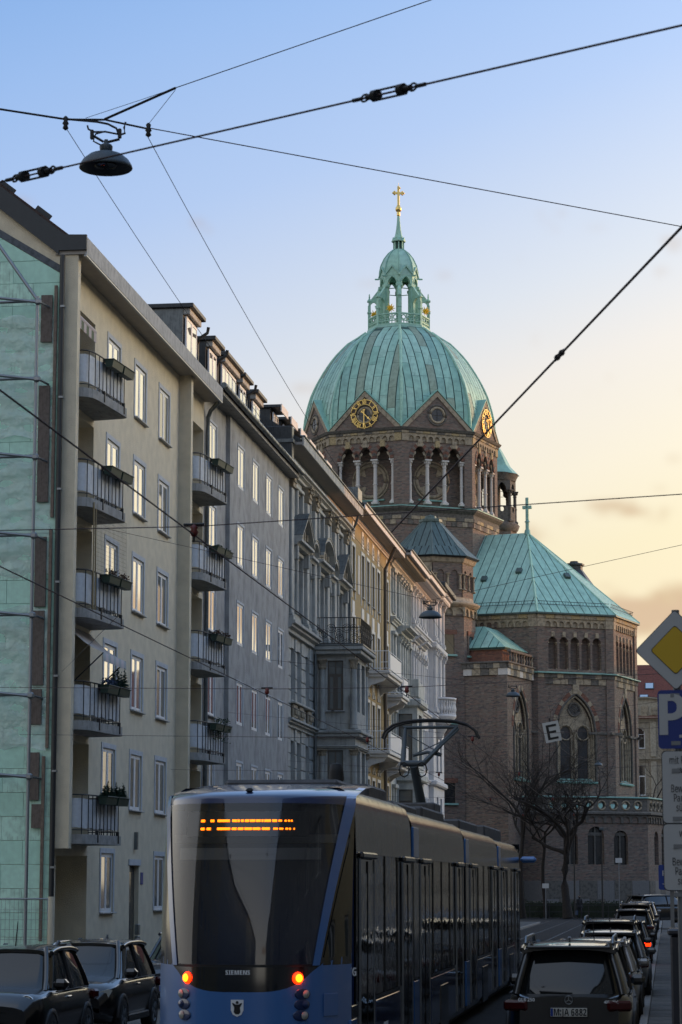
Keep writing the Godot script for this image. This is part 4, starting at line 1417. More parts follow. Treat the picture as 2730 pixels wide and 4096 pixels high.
func corbel_table(c: Node3D, f: Transform3D, x0: float, x1: float, y0: float, y1: float, n: int, z: float, m: Material) -> void:
	var mb := MB.new()
	var w := (x1 - x0) / n
	var holes := []
	for i in n: holes.append([x0 + (i + 0.5) * w, w * 0.72, y0, y0 + (y1 - y0) * 0.35, "o"])
	mb.wall(x0, x1, y0, y1, holes, 0.16, z)
	mb.quad(Vector3(x0, y0, z - 0.16), Vector3(x1, y0, z - 0.16), Vector3(x1, y1, z - 0.16), Vector3(x0, y1, z - 0.16))
	mb.quad(Vector3(x0, y1, z), Vector3(x1, y1, z), Vector3(x1, y1, z - 0.3), Vector3(x0, y1, z - 0.3))
	put(c, "corbel_table", mb, m, f)

func stone_course(c: Node3D, f: Transform3D, x0: float, x1: float, y0: float, y1: float, n: int, z0: float, z1: float, mats: Array, called := "cornice_stone") -> void:
	var w := (x1 - x0) / n
	for i in n:
		part(c, called, boxm(w - 0.02, y1 - y0, z1 - z0, 0.015), mats[(i * 7 + int(y0 * 3)) % mats.size()], f * at(x0 + (i + 0.5) * w, (y0 + y1) / 2, (z0 + z1) / 2))

func column(c: Node3D, f: Transform3D, x: float, z: float, y0: float, y1: float, r: float, m: Material) -> void:
	var hh := y1 - y0
	var key := "chcol %.2f %.2f" % [hh, r]
	if not cache.has(key):
		var mb := MB.new()
		mb.box(Vector3(-r * 1.7, 0, -r * 1.7), Vector3(r * 1.7, hh * 0.05, r * 1.7), 0.02)
		mb.lathe([Vector2(r * 1.6, hh * 0.05), Vector2(r * 1.5, hh * 0.075), Vector2(r * 1.05, hh * 0.09), Vector2(r, hh * 0.1), Vector2(r, hh * 0.43), Vector2(r * 1.3, hh * 0.435), Vector2(r * 1.3, hh * 0.455), Vector2(r * 0.98, hh * 0.46), Vector2(r * 0.9, hh * 0.83)], 10)
		cache[key] = mb.mesh()
		var k := MB.new()
		var kh := hh * 0.17
		k.lathe([Vector2(r * 1.15, 0), Vector2(r * 1.15, kh * 0.1), Vector2(r * 0.95, kh * 0.14), Vector2(r * 1.05, kh * 0.45), Vector2(r * 1.7, kh * 0.78)], 10)
		k.box(Vector3(-r * 1.95, kh * 0.78, -r * 1.95), Vector3(r * 1.95, kh, r * 1.95), 0.02)
		for a in 8:
			var d := Vector3(sin(a * TAU / 8), 0, cos(a * TAU / 8)) * r * 1.45
			k.box(d + Vector3(-r * 0.28, kh * 0.42, -r * 0.28), d + Vector3(r * 0.28, kh * 0.72, r * 0.28), 0.02)
		cache[key + "k"] = k.mesh()
	var p := part(c, "column", cache[key], m, f * at(x, y0, z))
	part(p, "capital", cache[key + "k"], m, at(0, hh * 0.83, 0))

func ring(parent: Node, called: String, m: Material, t: Transform3D, r: float, tube_r: float, n := 20) -> MeshInstance3D:
	var mb := MB.new()
	var p := []
	for i in n + 1: p.append(Vector3(sin(TAU * i / n) * r, cos(TAU * i / n) * r, 0))
	mb.tube(p, tube_r, 6, false)
	return part(parent, called, mb, m, t)

func stroke(mb: MB, a: Vector2, b: Vector2, w: float) -> void:
	var d := (b - a).normalized()
	var s := Vector2(-d.y, d.x) * w / 2
	mb.prism(PackedVector2Array([a - s, b - s, b + s, a + s]), -0.02, 0.03)

func clock(c: Node3D, f: Transform3D) -> void:
	var o := 0.22
	var dial := ring(c, "clock_dial", M.gold, f * at(0, 42.85, OCT * 8.75 + o), 1.24, 0.045, 36)
	ring(dial, "inner_ring", M.gold, Transform3D.IDENTITY, 0.84, 0.035, 30)
	var roman := ["XII", "I", "II", "III", "IIII", "V", "VI", "VII", "VIII", "IX", "X", "XI"]
	for i in 12:
		var mb := MB.new()
		var s: String = roman[i]
		var x := -0.062 * (s.length() - 1) - 0.03 * (s.count("V") + s.count("X"))
		for ch in s:
			if ch == "I":
				stroke(mb, Vector2(x, -0.15), Vector2(x, 0.15), 0.045)
				x += 0.105
			else:
				x += 0.045
				if ch == "V":
					stroke(mb, Vector2(x - 0.075, 0.15), Vector2(x, -0.15), 0.05)
					stroke(mb, Vector2(x + 0.075, 0.15), Vector2(x, -0.15), 0.03)
				else:
					stroke(mb, Vector2(x - 0.08, 0.15), Vector2(x + 0.08, -0.15), 0.05)
					stroke(mb, Vector2(x + 0.08, 0.15), Vector2(x - 0.08, -0.15), 0.03)
				x += 0.15
		var a := -TAU * i / 12
		part(dial, "numeral", mb, M.gold, Transform3D(Basis(Vector3.BACK, a), Vector3(-sin(a), cos(a), 0) * 1.04))
		part(dial, "knob", boxm(0.1, 0.1, 0.08, 0.03), M.gold, Transform3D(Basis(Vector3.BACK, a + PI / 4), Vector3(-sin(a), cos(a), 0) * 1.3))
	for q in [[4.5 / 12.0, 0.78, 0.38, "hour_hand"], [30.0 / 60.0, 1.16, 0.42, "minute_hand"]]:
		var mb := MB.new()
		stroke(mb, Vector2(0, -q[2]), Vector2(0, q[1]), 0.06)
		mb.prism(PackedVector2Array([Vector2(0, q[1] - 0.36), Vector2(0.1, q[1] - 0.25), Vector2(0, q[1] - 0.12), Vector2(-0.1, q[1] - 0.25)]), -0.025, 0.035)
		stroke(mb, Vector2(-0.1, -q[2] + 0.08), Vector2(0.1, -q[2] + 0.08), 0.07)
		part(dial, q[3], mb, M.gold, Transform3D(Basis(Vector3.BACK, -TAU * q[0]), Vector3(0, 0, 0.06 if q[1] < 1 else 0.1)))

func rose_window(c: Node3D, t: Transform3D, r: float, glass: Material, stone: Material) -> void:
	var mb := MB.new()
	var p := PackedVector2Array()
	for i in 28: p.append(Vector2(sin(TAU * i / 28), cos(TAU * i / 28)) * r)
	mb.prism(p, -0.06, 0.0)
	var w := part(c, "rose_window", mb, glass, t)
	ring(w, "stone_ring", stone, at(0, 0, 0.05), r * 1.08, r * 0.13, 28)
	ring(w, "outer_ring", stone, at(0, 0, 0.08), r * 1.3, r * 0.07, 28)
	for k in 4:
		var b := Basis(Vector3.BACK, PI / 4 + k * PI / 2)
		var q := MB.new()
		q.prism(PackedVector2Array([Vector2(-r * 0.30, r * 1.02), Vector2(r * 0.30, r * 1.02), Vector2(r * 0.06, r * 0.52), Vector2(-r * 0.06, r * 0.52)]), 0.01, 0.12)
		part(w, "tracery", q, stone, Transform3D(b, Vector3.ZERO))
		part(w, "glazing_bar", boxm(r * 0.035, r, 0.04), M.bar_iron, Transform3D(Basis(Vector3.BACK, k * PI / 2), Vector3.ZERO) * at(0, r * 0.5, 0.02))
	for rr in [0.28, 0.58]: ring(w, "glazing_ring", M.bar_iron, at(0, 0, 0.02), r * rr, r * 0.02, 20)

func sheets(c: Node3D, f: Transform3D, outline: PackedVector2Array, base: Vector3, run: Vector3, mats: Array, w := 0.74, called := "roof_sheet") -> void:
	# copper sheets side by side on a sloping face: outline in (x along the eave, s up the slope)
	var lo := 1e9
	var hi := -1e9
	var top := 0.0
	for p in outline:
		lo = minf(lo, p.x)
		hi = maxf(hi, p.x)
		top = maxf(top, p.y)
	var n := maxi(1, roundi((hi - lo) / w))
	var d := (hi - lo) / n
	var nrm := Vector3.RIGHT.cross(run).normalized()
	var ln := run.length()
	var b := Basis(Vector3.RIGHT, run / ln, nrm)
	for i in n:
		var a := lo + d * i
		for q in Geometry2D.intersect_polygons(PackedVector2Array([Vector2(a + 0.04, -1), Vector2(a + d - 0.04, -1), Vector2(a + d - 0.04, top + 1), Vector2(a + 0.04, top + 1)]), outline):
			if q.size() < 3: continue
			var mb := MB.new()
			mb.prism(q, 0.0, 0.05)
			part(c, called, mb, mats[(i * 5 + n) % mats.size()], f * Transform3D(b, base))
	var under := MB.new()
	under.prism(outline, -0.15, 0.012)
	part(c, "roof_deck", under, M.seam if mats[0] != M.dark_copper else M.iron, f * Transform3D(b, base))

func gothic_window(c: Node3D, t: Transform3D, w: float, sill: float, spring: float) -> void:
	# recessed stone field with two lancets and a small rose, glass behind; t puts z = 0 in the wall's face
	var mb := MB.new()
	var l := w * 0.27
	var plate := MB.new()
	var fld := w - 0.5
	var hole := [0.0, fld, sill, spring, "p"]
	# field: columns between the lancets, arched heads
	plate.wall(-fld / 2, fld / 2, sill, spring + 0.55, [[-fld * 0.25, l, sill, spring - 0.05, "o"], [fld * 0.25, l, sill, spring - 0.05, "o"]], 0.12, -0.38)
	var pts := PackedVector2Array([Vector2(-fld / 2, spring + 0.55)])
	for i in 17:
		var x := lerpf(-fld / 2, fld / 2, i / 16.0)
		var y := MB.arch(hole, x)
		if y > spring + 0.56: pts.append(Vector2(x, y))
	pts.append(Vector2(fld / 2, spring + 0.55))
	plate.prism(pts, -0.5, -0.38)
	var fr := part(c, "window", plate, M.sandstone, t)
	for s in [-1.0, 1.0]:
		var g := MB.new()
		var gp := PackedVector2Array([Vector2(-l / 2, sill), Vector2(l / 2, sill)])
		for i in 9: gp.append(Vector2(cos(PI * i / 8) * l / 2, spring - 0.05 + sin(PI * i / 8) * l / 2 + 0.0005 * i))
		g.prism(gp, -0.56, -0.50)
		part(fr, "lancet_pane", g, M.lead_glass, at(s * fld * 0.25, 0, 0))
		for k in 5: part(fr, "glazing_bar", boxm(l, 0.035, 0.03), M.bar_iron, at(s * fld * 0.25, lerpf(sill, spring, (k + 0.7) / 5.5), -0.485))
		ring(fr, "lancet_hood", M.sandstone, at(s * fld * 0.25, spring - 0.05, -0.33), l * 0.62, 0.07, 16)
	var ro := MB.new()
	ro.lathe([Vector2(0.01, 0), Vector2(w * 0.13, 0.0)], 16)
	part(fr, "roundel_pane", ro, M.lead_glass, Transform3D(Basis(Vector3.RIGHT, PI / 2), Vector3(0, spring + w * 0.5, -0.37)))
	ring(fr, "roundel_ring", M.dark_stone, at(0, spring + w * 0.5, -0.34), w * 0.145, 0.09, 20)
	for k in 6: ring(fr, "foil", M.dark_stone, at(sin(k * TAU / 6) * w * 0.075, spring + w * 0.5 + cos(k * TAU / 6) * w * 0.075, -0.35), w * 0.05, 0.025, 10)
	for x in [-fld / 2, 0.0, fld / 2]:
		var cm := MB.new()
		cm.lathe([Vector2(0.15, 0), Vector2(0.1, 0.15), Vector2(0.095, spring - sill - 0.3), Vector2(0.17, spring - sill - 0.05), Vector2(0.17, spring - sill)], 8)
		part(fr, "shaft", cm, M.sandstone, at(x, sill, -0.30))
	# moulded reveal arch
	for q in [[w / 2 - 0.02, 0.10, 0.02, M.dark_stone], [w / 2 - 0.16, 0.08, -0.14, M.sandstone]]:
		var a := MB.new()
		var path := [Vector3(-q[0], sill, q[2])]
		for i in 17:
			var x := lerpf(-q[0], q[0], i / 16.0)
			path.append(Vector3(x, MB.arch([0.0, 2.0 * q[0], sill, spring, "p"], x), q[2]))
		path.append(Vector3(q[0], sill, q[2]))
		a.tube(path, q[1], 6)
		part(fr, "arch_moulding", a, q[3])
	part(fr, "sloping_sill", boxm(w + 0.1, 0.12, 0.7), M.patina_4, Transform3D(Basis(Vector3.RIGHT, 0.5), Vector3(0, sill - 0.05, -0.15)))

func build_church() -> void:
	var c := thing("church", "domed brick church with green copper roofs, gilded clocks and a tall lantern", "church", Vector3(-23, 0, -212), deg_to_rad(-15.1))
	var R := 8.75
	var ap := R * OCT
	var hw := R * 0.38268
	octagon_walls(c, "tower_base", R, 0, 33.5, M.brick)
	octagon_walls(c, "drum_wall", R - 1.35, 33.4, 42.5, M.brick)
	var ys := [M.yellow_stone, M.sandstone, M.dark_stone, M.sandstone]
	var lg := MB.new()
	lg.lathe([Vector2(R, 33.5), Vector2(R + 0.12, 33.6), Vector2(R + 0.12, 34.2), Vector2(R + 0.45, 34.45), Vector2(R + 0.5, 34.6)], 8, Vector3.ZERO, 0, TAU, false, PI / 8)
	part(c, "gallery_cornice", lg, M.dark_stone)
	lg = MB.new()
	lg.lathe([Vector2(R + 0.55, 34.6), Vector2(R + 0.55, 34.68), Vector2(R - 1.6, 35.05)], 8, Vector3.ZERO, 0, TAU, false, PI / 8)
	part(c, "gallery_ledge", lg, M.patina_4)
	lg = MB.new()
	lg.lathe([Vector2(R + 0.02, 41.15), Vector2(R + 0.30, 41.3), Vector2(R + 0.42, 41.5), Vector2(R - 1.5, 41.6)], 8, Vector3.ZERO, 0, TAU, false, PI / 8)
	part(c, "main_cornice", lg, M.dark_stone)
	for k in range(-2, 4):
		var f := oface(k)
		# brick arcade wall with corner piers, three arches
		var mb := MB.new()
		mb.wall(-2.62, 2.62, 38.8, 40.35, [[-1.62, 1.36, 38.8, 38.82, "p"], [0.0, 1.36, 38.8, 38.82, "p"], [1.62, 1.36, 38.8, 38.82, "p"]], 0.55, ap)
		for s in [-1.0, 1.0]:
			mb.box(Vector3(minf(s * 2.62, s * hw), 34.8, ap - 0.9), Vector3(maxf(s * 2.62, s * hw), 40.35, ap), 0.0)
		put(c, "arcade_wall", mb, M.brick, f)
		corbel_table(c, f, -2.75, 2.75, 40.35, 41.05, 9, ap + 0.07, M.sandstone)
		for s in [-1.0, 1.0]: part(c, "corner_stone", boxm(0.6, 0.72, 0.3, 0.02), M.yellow_stone if (k + int(s)) % 2 else M.sandstone, f * at(s * 3.03, 40.71, ap - 0.06))
		stone_course(c, f, -hw - 0.05, hw + 0.05, 41.05, 41.42, 10, ap - 0.2, ap + 0.16, ys)
		stone_course(c, f, -hw, hw, 33.55, 33.85, 8, ap - 0.2, ap + 0.14, [M.yellow_stone, M.dark_stone, M.sandstone])
		stone_course(c, f, -hw, hw, 33.1, 33.52, 13, ap - 0.2, ap + 0.1, [M.sandstone, M.brick, M.dark_stone, M.brick], "corbel")
		if k < -1 or k > 2: continue
		for x in [-1.62, 0.0, 1.62]:
			for s in [-1.0, 1.0]:
				voussoirs(c, f, Vector2(x - s * 0.68, 38.82), 1.37, 1.70, s * deg_to_rad(31), s * deg_to_rad(88), 6, [M.sandstone, M.brick_red, M.brick, M.brick_red, M.dark_stone, M.brick_red], ap - 0.06, ap + 0.05)
				# cusps that make the opening three-lobed
				var cu := MB.new()
				cu.prism(PackedVector2Array([Vector2(s * 0.68, 38.8), Vector2(s * 0.66, 39.25), Vector2(s * 0.40, 39.52), Vector2(s * 0.30, 39.42), Vector2(s * 0.36, 39.26), Vector2(s * 0.52, 39.1), Vector2(s * 0.54, 38.95)]), -0.12, 0.0)
				put(c, "cusp", cu, M.sandstone, f * at(x, 0, ap - 0.1))
			part(c, "keystone", boxm(0.42, 0.62, 0.2, 0.04), M.yellow_stone if int(x * 2 + k) % 2 else M.sandstone, f * at(x, 40.2, ap + 0.04))
		for x in [-2.44, -0.81, 0.81, 2.44]: column(c, f, x, ap - 0.28, 34.95, 38.85, 0.17 if absf(x) < 2 else 0.14, M.column_stone)
		rose_window(c, f * at(0, 37.15, ap - 1.30), 1.28, M.clear_glass, M.sandstone)
		part(c, "rose_sill", boxm(2.6, 0.12, 0.3), M.patina_4, f * at(0, 35.45, ap - 1.2))
	# gables with clocks or round windows, their little copper roofs
	for k in range(-2, 4):
		var f := oface(k)
		var mb := MB.new()
		mb.prism(PackedVector2Array([Vector2(-hw + 0.15, 41.5), Vector2(hw - 0.15, 41.5), Vector2(0, 44.5)]), ap - 0.6, ap + 0.05)
		put(c, "gable", mb, M.brick, f)
		var d := Vector2(hw, 3.3).normalized()
		for s in [-1.0, 1.0]:
			mb = MB.new()
			mb.prism(PackedVector2Array([Vector2(s * (hw + 0.05), 41.5), Vector2(s * (hw - 0.45), 41.5), Vector2(0, 44.38), Vector2(0, 44.85)]), ap - 0.3, ap + 0.16)
			put(c, "gable_coping", mb, M.sandstone, f)
			mb = MB.new()
			mb.quad(Vector3(s * (hw + 0.08), 41.55, ap + 0.2), Vector3(0, 44.93, ap + 0.2), Vector3(0, 44.93, ap - 3.2), Vector3(s * (hw + 0.08), 41.55, ap - 3.2))
			mb.quad(Vector3(s * (hw + 0.16), 41.55, ap + 0.2), Vector3(0, 45.03, ap + 0.2), Vector3(0, 45.03, ap - 3.2), Vector3(s * (hw + 0.16), 41.55, ap - 3.2))
			mb.quad(Vector3(s * (hw + 0.08), 41.55, ap + 0.2), Vector3(s * (hw + 0.16), 41.55, ap + 0.2), Vector3(0, 45.03, ap + 0.2), Vector3(0, 44.93, ap + 0.2))
			put(c, "gable_roof", mb, M.patina_2, f)
		var t := f * at(0, 42.75, ap + 0.06)
		mb = MB.new()
		mb.lathe([Vector2(0.01, 0), Vector2(0.55, 0)], 20)
		var w := part(c, "roundel_window", mb, M.lead_glass, t * Transform3D(Basis(Vector3.RIGHT, PI / 2), Vector3(0, 0, 0.01)))
		ring(c, "roundel_frame", M.sandstone, t, 0.66, 0.12, 20)
		ring(c, "roundel_brick", M.dark_stone, t, 0.88, 0.09, 24)
		for q in 2: part(w, "glazing_bar", boxm(0.04, 0.03, 1.1), M.bar_iron, at(0, 0.02, 0, q * PI / 2))
		if k % 2 == 0: clock(c, f)
	dome(c)
	lantern(c)
	apse(c)
	side_chapel(c)
	stair_tower(c)
	far_turret(c)
	annex(c)
	# transept towards the street, behind the houses
	bx(c, "transept", M.brick, Vector3(-8.5, 0, 5), Vector3(5.5, 21, 15))
	var tr := MB.new()
	tr.prism(PackedVector2Array([Vector2(-9, 21), Vector2(6, 21), Vector2(-1.5, 26)]), 4.0, 15.5)
	part(c, "transept_roof", tr, M.patina_2)

const PROFILE := [Vector2(8.55, 41.3), Vector2(8.54, 42.4), Vector2(8.42, 43.8), Vector2(8.16, 44.9), Vector2(7.73, 46.2), Vector2(6.86, 47.9), Vector2(5.85, 49.4), Vector2(4.5, 50.8), Vector2(2.95, 51.8)]
func dome_r(y: float) -> float:
	for i in PROFILE.size() - 1:
		if y <= PROFILE[i + 1].y:
			var a: Vector2 = PROFILE[maxi(i - 1, 0)]
			var b: Vector2 = PROFILE[i]
			var e: Vector2 = PROFILE[i + 1]
			var g: Vector2 = PROFILE[mini(i + 2, PROFILE.size() - 1)]
			return cubic_interpolate(b.x, e.x, a.x, g.x, (y - b.y) / (e.y - b.y))
	return PROFILE[-1].x

func dome(c: Node3D) -> void:
	var pr := []
	for i in 19: pr.append(Vector2(dome_r(lerpf(41.3, 51.8, i / 18.0)) - 0.035, lerpf(41.3, 51.8, i / 18.0)))
	var mb := MB.new()
	mb.lathe(pr, 8, Vector3.ZERO, 0, TAU, false, PI / 8)
	part(c, "dome_deck", mb, M.seam)
	var mats := [M.patina, M.patina_2, M.patina_4, M.patina, M.patina_3, M.patina_2, M.patina, M.patina_brown, M.patina_3]
	var rest := MB.new()
	for k in 8:
		var f := oface(k - 2)
		var seen := k >= 1 and k <= 4
		for i in 9:
			var xa := -3.45 + i * 6.9 / 9.0
			var xb := xa + 6.9 / 9.0
			var y := 41.6
			var row := 0
			while y < 51.7:
				var tall := 2.35 if (i + row) % 3 == 0 else 1.9
				if row == 0: tall = 1.0 + 0.7 * (i % 3)
				var y1 := minf(y + tall, 51.75)
				if 51.75 - y1 < 0.5: y1 = 51.75
				var rows := []
				var wide := 0.0
				var lift := 0.004 * ((i * 3 + row * 5) % 4)
				for s in 5:
					var yy := lerpf(y + 0.012, y1 - 0.012, s / 4.0)
					var r := dome_r(yy) + lift
					var h := r * 0.38268 - 0.03
					var a := clampf(xa + 0.045, -h, h)
					var b := clampf(xb - 0.045, -h, h)
					wide = maxf(wide, b - a)
					rows.append(PackedVector3Array([Vector3(a, yy, r * OCT), Vector3((a + b) / 2, yy, r * OCT), Vector3(b, yy, r * OCT)]))
				if wide > 0.05:
					if seen:
						mb = MB.new()
						mb.grid(rows)
						var m: Material = mats[(i * 4 + k * 3 + (1 if (row + i) % 4 == 3 else 0)) % 9]
						if i == 3 and k == 2 and row > 0: m = M.patina_brown
						part(c, "copper_panel", mb, m, f)
					else:
						var rr := []
						for rw in rows:
							var pv := PackedVector3Array()
							for q in rw: pv.append(f * q)
							rr.append(pv)
						rest.grid(rr)
				y = y1
				row += 1
		var hip := []
		for i in 20:
			var yy := lerpf(41.5, 51.8, i / 19.0)
			var r := dome_r(yy) + 0.02
			hip.append(Vector3(sin(PI / 8) * r, yy, cos(PI / 8) * r))
		mb = MB.new()
		mb.tube(hip, 0.12, 6)
		part(c, "dome_rib", mb, M.patina_light, f)
	part(c, "copper_panels", rest, M.patina).set_meta("kind", "stuff")

func lantern(c: Node3D) -> void:
	var g: Material = M.patina_light
	var mb := MB.new()
	mb.lathe([Vector2(2.7, 51.0), Vector2(3.0, 51.35), Vector2(3.12, 51.5), Vector2(3.12, 51.62), Vector2(2.9, 51.75), Vector2(2.86, 52.0), Vector2(0.01, 52.02)], 8, Vector3.ZERO, 0, TAU, false, PI / 8)
	part(c, "lantern_ledge", mb, M.patina)
	var ro := 2.72
	var ri := 1.72
	for k in 8:
		var f := oface(k)
		var hw := ro * 0.38268
		var apo := ro * OCT
		var hi := ri * 0.38268
		var api := ri * OCT
		# pierced parapet: two rails, rings and small arches
		mb = MB.new()
		mb.box(Vector3(-hw, 52.95, apo - 0.09), Vector3(hw, 53.08, apo + 0.09), 0.02)
		mb.box(Vector3(-hw, 52.0, apo - 0.1), Vector3(hw, 52.14, apo + 0.1), 0.02)
		mb.box(Vector3(-hw, 52.34, apo - 0.05), Vector3(hw, 52.42, apo + 0.05))
		put(c, "parapet_rail", mb, g, f)
		for i in 3:
			ring(c, "parapet_ring", g, f * at((i - 1) * hw * 0.62, 52.68, apo), 0.2, 0.055, 14)
		for i in 7: part(c, "parapet_post", boxm(0.06, 0.22, 0.09), g, f * at((i - 3) * hw * 0.3, 52.24, apo))
		for i in 4: part(c, "parapet_post", boxm(0.1, 0.56, 0.1), g, f * at((i - 1.5) * hw * 0.62, 52.7, apo))
		# inner arches and their gables
		mb = MB.new()
		mb.wall(-hi, hi, 55.6, 57.0, [[0.0, 0.92, 55.6, 55.85, "p"]], 0.3, api)
		mb.prism(PackedVector2Array([Vector2(-hi, 57.0), Vector2(hi, 57.0), Vector2(0, 57.55)]), api - 0.3, api + 0.001)
		put(c, "lantern_arch", mb, g, f)
		for s in [-1.0, 1.0]:
			mb = MB.new()
			mb.prism(PackedVector2Array([Vector2(s * (hi + 0.08), 56.75), Vector2(0, 57.58), Vector2(0, 57.75), Vector2(s * (hi + 0.08), 56.92)]), api - 1.0, api + 0.12)
			put(c, "gable_coping", mb, M.patina, f)
		var arc := []
		for i in 13:
			var x := lerpf(-0.5, 0.5, i / 12.0)
			arc.append(Vector3(x, MB.arch([0, 1.0, 0, 55.85, "p"], x), api + 0.02))
		mb = MB.new()
		mb.tube(arc, 0.06, 5)
		put(c, "arch_moulding", mb, g, f)
		# corner pier, buttress, outer post and finial
		var q := Transform3D(Basis(Vector3.UP, (k + 0.5) * PI / 4), Vector3.ZERO)
		mb = MB.new()
		mb.box(Vector3(-0.22, 52.0, ri - 0.32), Vector3(0.22, 55.7, ri + 0.05), 0.04)
		mb.box(Vector3(-0.30, 55.7, ri - 0.36), Vector3(0.30, 56.0, ri + 0.14), 0.04)
		put(c, "lantern_pier", mb, g, q)
		mb = MB.new()
		var pl := PackedVector2Array([Vector2(ri, 56.0), Vector2(ri + 0.16, 55.7), Vector2(ro - 0.12, 54.75), Vector2(ro + 0.02, 54.7), Vector2(ro + 0.02, 54.2), Vector2(ro - 0.15, 54.2), Vector2(ro - 0.2, 54.42), Vector2(ro - 0.36, 54.58), Vector2(ro - 0.52, 54.6), Vector2(ro - 0.7, 54.4), Vector2(ri + 0.2, 54.2), Vector2(ri + 0.2, 52.05), Vector2(ri, 52.05)])
		mb.prism(pl, -0.13, 0.13, Transform3D(ZY, Vector3.ZERO))
		put(c, "flying_buttress", mb, g, q)
		mb = MB.new()
		mb.box(Vector3(-0.13, 52.0, ro - 0.18), Vector3(0.13, 54.3, ro + 0.08), 0.02)
		mb.box(Vector3(-0.2, 53.55, ro - 0.22), Vector3(0.2, 53.7, ro + 0.13), 0.02)
		mb.box(Vector3(-0.2, 54.62, ro - 0.25), Vector3(0.2, 54.76, ro + 0.14), 0.02)
		mb.lathe([Vector2(0.16, 54.76), Vector2(0.05, 55.02), Vector2(0.09, 55.1), Vector2(0.04, 55.2), Vector2(0.07, 55.28), Vector2(0.01, 55.4)], 8, Vector3(0, 0, ro - 0.06))
		put(c, "outer_post", mb, g, q)
		# ribbed onion roof segment
		var rows := []
		for pt in [Vector2(1.74, 56.8), Vector2(1.72, 57.4), Vector2(1.60, 58.0), Vector2(1.30, 58.65), Vector2(0.92, 59.15), Vector2(0.5, 59.5)]:
			var h2: float = pt.x * 0.38268 - 0.012
			rows.append(PackedVector3Array([Vector3(-h2, pt.y, pt.x * OCT), Vector3(-h2 / 3, pt.y, pt.x * OCT), Vector3(h2 / 3, pt.y, pt.x * OCT), Vector3(h2, pt.y, pt.x * OCT)]))
		mb = MB.new()
		mb.grid(rows)
		put(c, "onion_panel", mb, [M.patina_light, M.patina_3][k % 2], f)
		var rib := []
		for pt in [Vector2(1.76, 56.9), Vector2(1.74, 57.4), Vector2(1.62, 58.0), Vector2(1.32, 58.65), Vector2(0.94, 59.15), Vector2(0.5, 59.5)]: rib.append(Vector3(0, pt.y, pt.x))
		mb = MB.new()
		mb.tube(rib, 0.06, 6)
		put(c, "onion_rib", mb, M.patina_2, q)
		mb = MB.new()
		mb.box(Vector3(-0.05, 59.5, 0.40), Vector3(0.05, 60.28, 0.5))
		put(c, "cupola_post", mb, g, q)
		mb = MB.new()
		mb.prism(PackedVector2Array([Vector2(-0.24, 60.28), Vector2(0.24, 60.28), Vector2(0, 60.62)]), 0.0, 0.57)
		put(c, "cupola_gable", mb, g, f)
		part(c, "gargoyle", boxm(0.14, 0.14, 0.42, 0.05), g, q * at(0, 56.75, ri + 0.25))
	mb = MB.new()
	mb.lathe([Vector2(0.36, 59.4), Vector2(0.36, 60.3)], 8, Vector3.ZERO, 0, TAU, false, PI / 8)
	part(c, "cupola_core", mb, M.seam)
	mb = MB.new()
	mb.lathe([Vector2(0.64, 60.22), Vector2(0.66, 60.32), Vector2(0.46, 60.5), Vector2(0.30, 60.95), Vector2(0.21, 61.5), Vector2(0.15, 62.1), Vector2(0.11, 62.7)], 8, Vector3.ZERO, 0, TAU, false, PI / 8)
	part(c, "spire", mb, g)
	mb = MB.new()
	mb.lathe([Vector2(0.12, 62.65), Vector2(0.17, 62.75), Vector2(0.13, 62.85), Vector2(0.18, 62.95), Vector2(0.1, 63.03), Vector2(0.2, 63.08), Vector2(0.27, 63.2), Vector2(0.29, 63.32), Vector2(0.26, 63.46), Vector2(0.16, 63.57), Vector2(0.18, 63.62), Vector2(0.09, 63.7)], 14)
	part(c, "gilded_ball", mb, M.gold)
	# cross with clover ends, turned to the clocks
	mb = MB.new()
	mb.box(Vector3(-0.1, 63.65, -0.08), Vector3(0.1, 65.25, 0.08), 0.02)
	mb.box(Vector3(-0.36, 64.72, -0.07), Vector3(0.36, 64.92, 0.07), 0.02)
	for q in [Vector2(-0.36, 64.82), Vector2(0.36, 64.82), Vector2(0, 65.3)]:
		for e in [Vector2(0, 0.11), Vector2(0, -0.11), Vector2(signf(q.x) * 0.12, 0), Vector2(0.11, 0) if q.x == 0 else Vector2(0, 0)]:
			mb.lathe([Vector2(0.01, -0.11), Vector2(0.1, -0.05), Vector2(0.1, 0.05), Vector2(0.01, 0.11)], 8, Vector3(q.x + e.x, q.y + e.y, 0))
	mb.tube([Vector3(0, 65.4, 0), Vector3(0, 65.75, 0)], 0.015, 5)
	part(c, "gilded_cross", mb, M.gold, at(0, 0, 0, 0.55))
	# herrnhut-like paper stars hung in the openings: many-pointed, lit
	for s in [[0.14, 2.42, 53.55, "yellow many-pointed paper star above the parapet over the facing clock"], [2.62, 0.05, 53.55, "yellow paper star in the lantern gallery on the side towards the apse"], [-2.25, 0.35, 53.6, "small yellow paper star in the lantern gallery on the side of the houses"], [0.25, -2.2, 53.5, "yellow paper star at the back of the lantern seen through the pierced parapet"]]:
		star(c, Vector3(s[0], s[2], s[1]), 0.5, s[3])

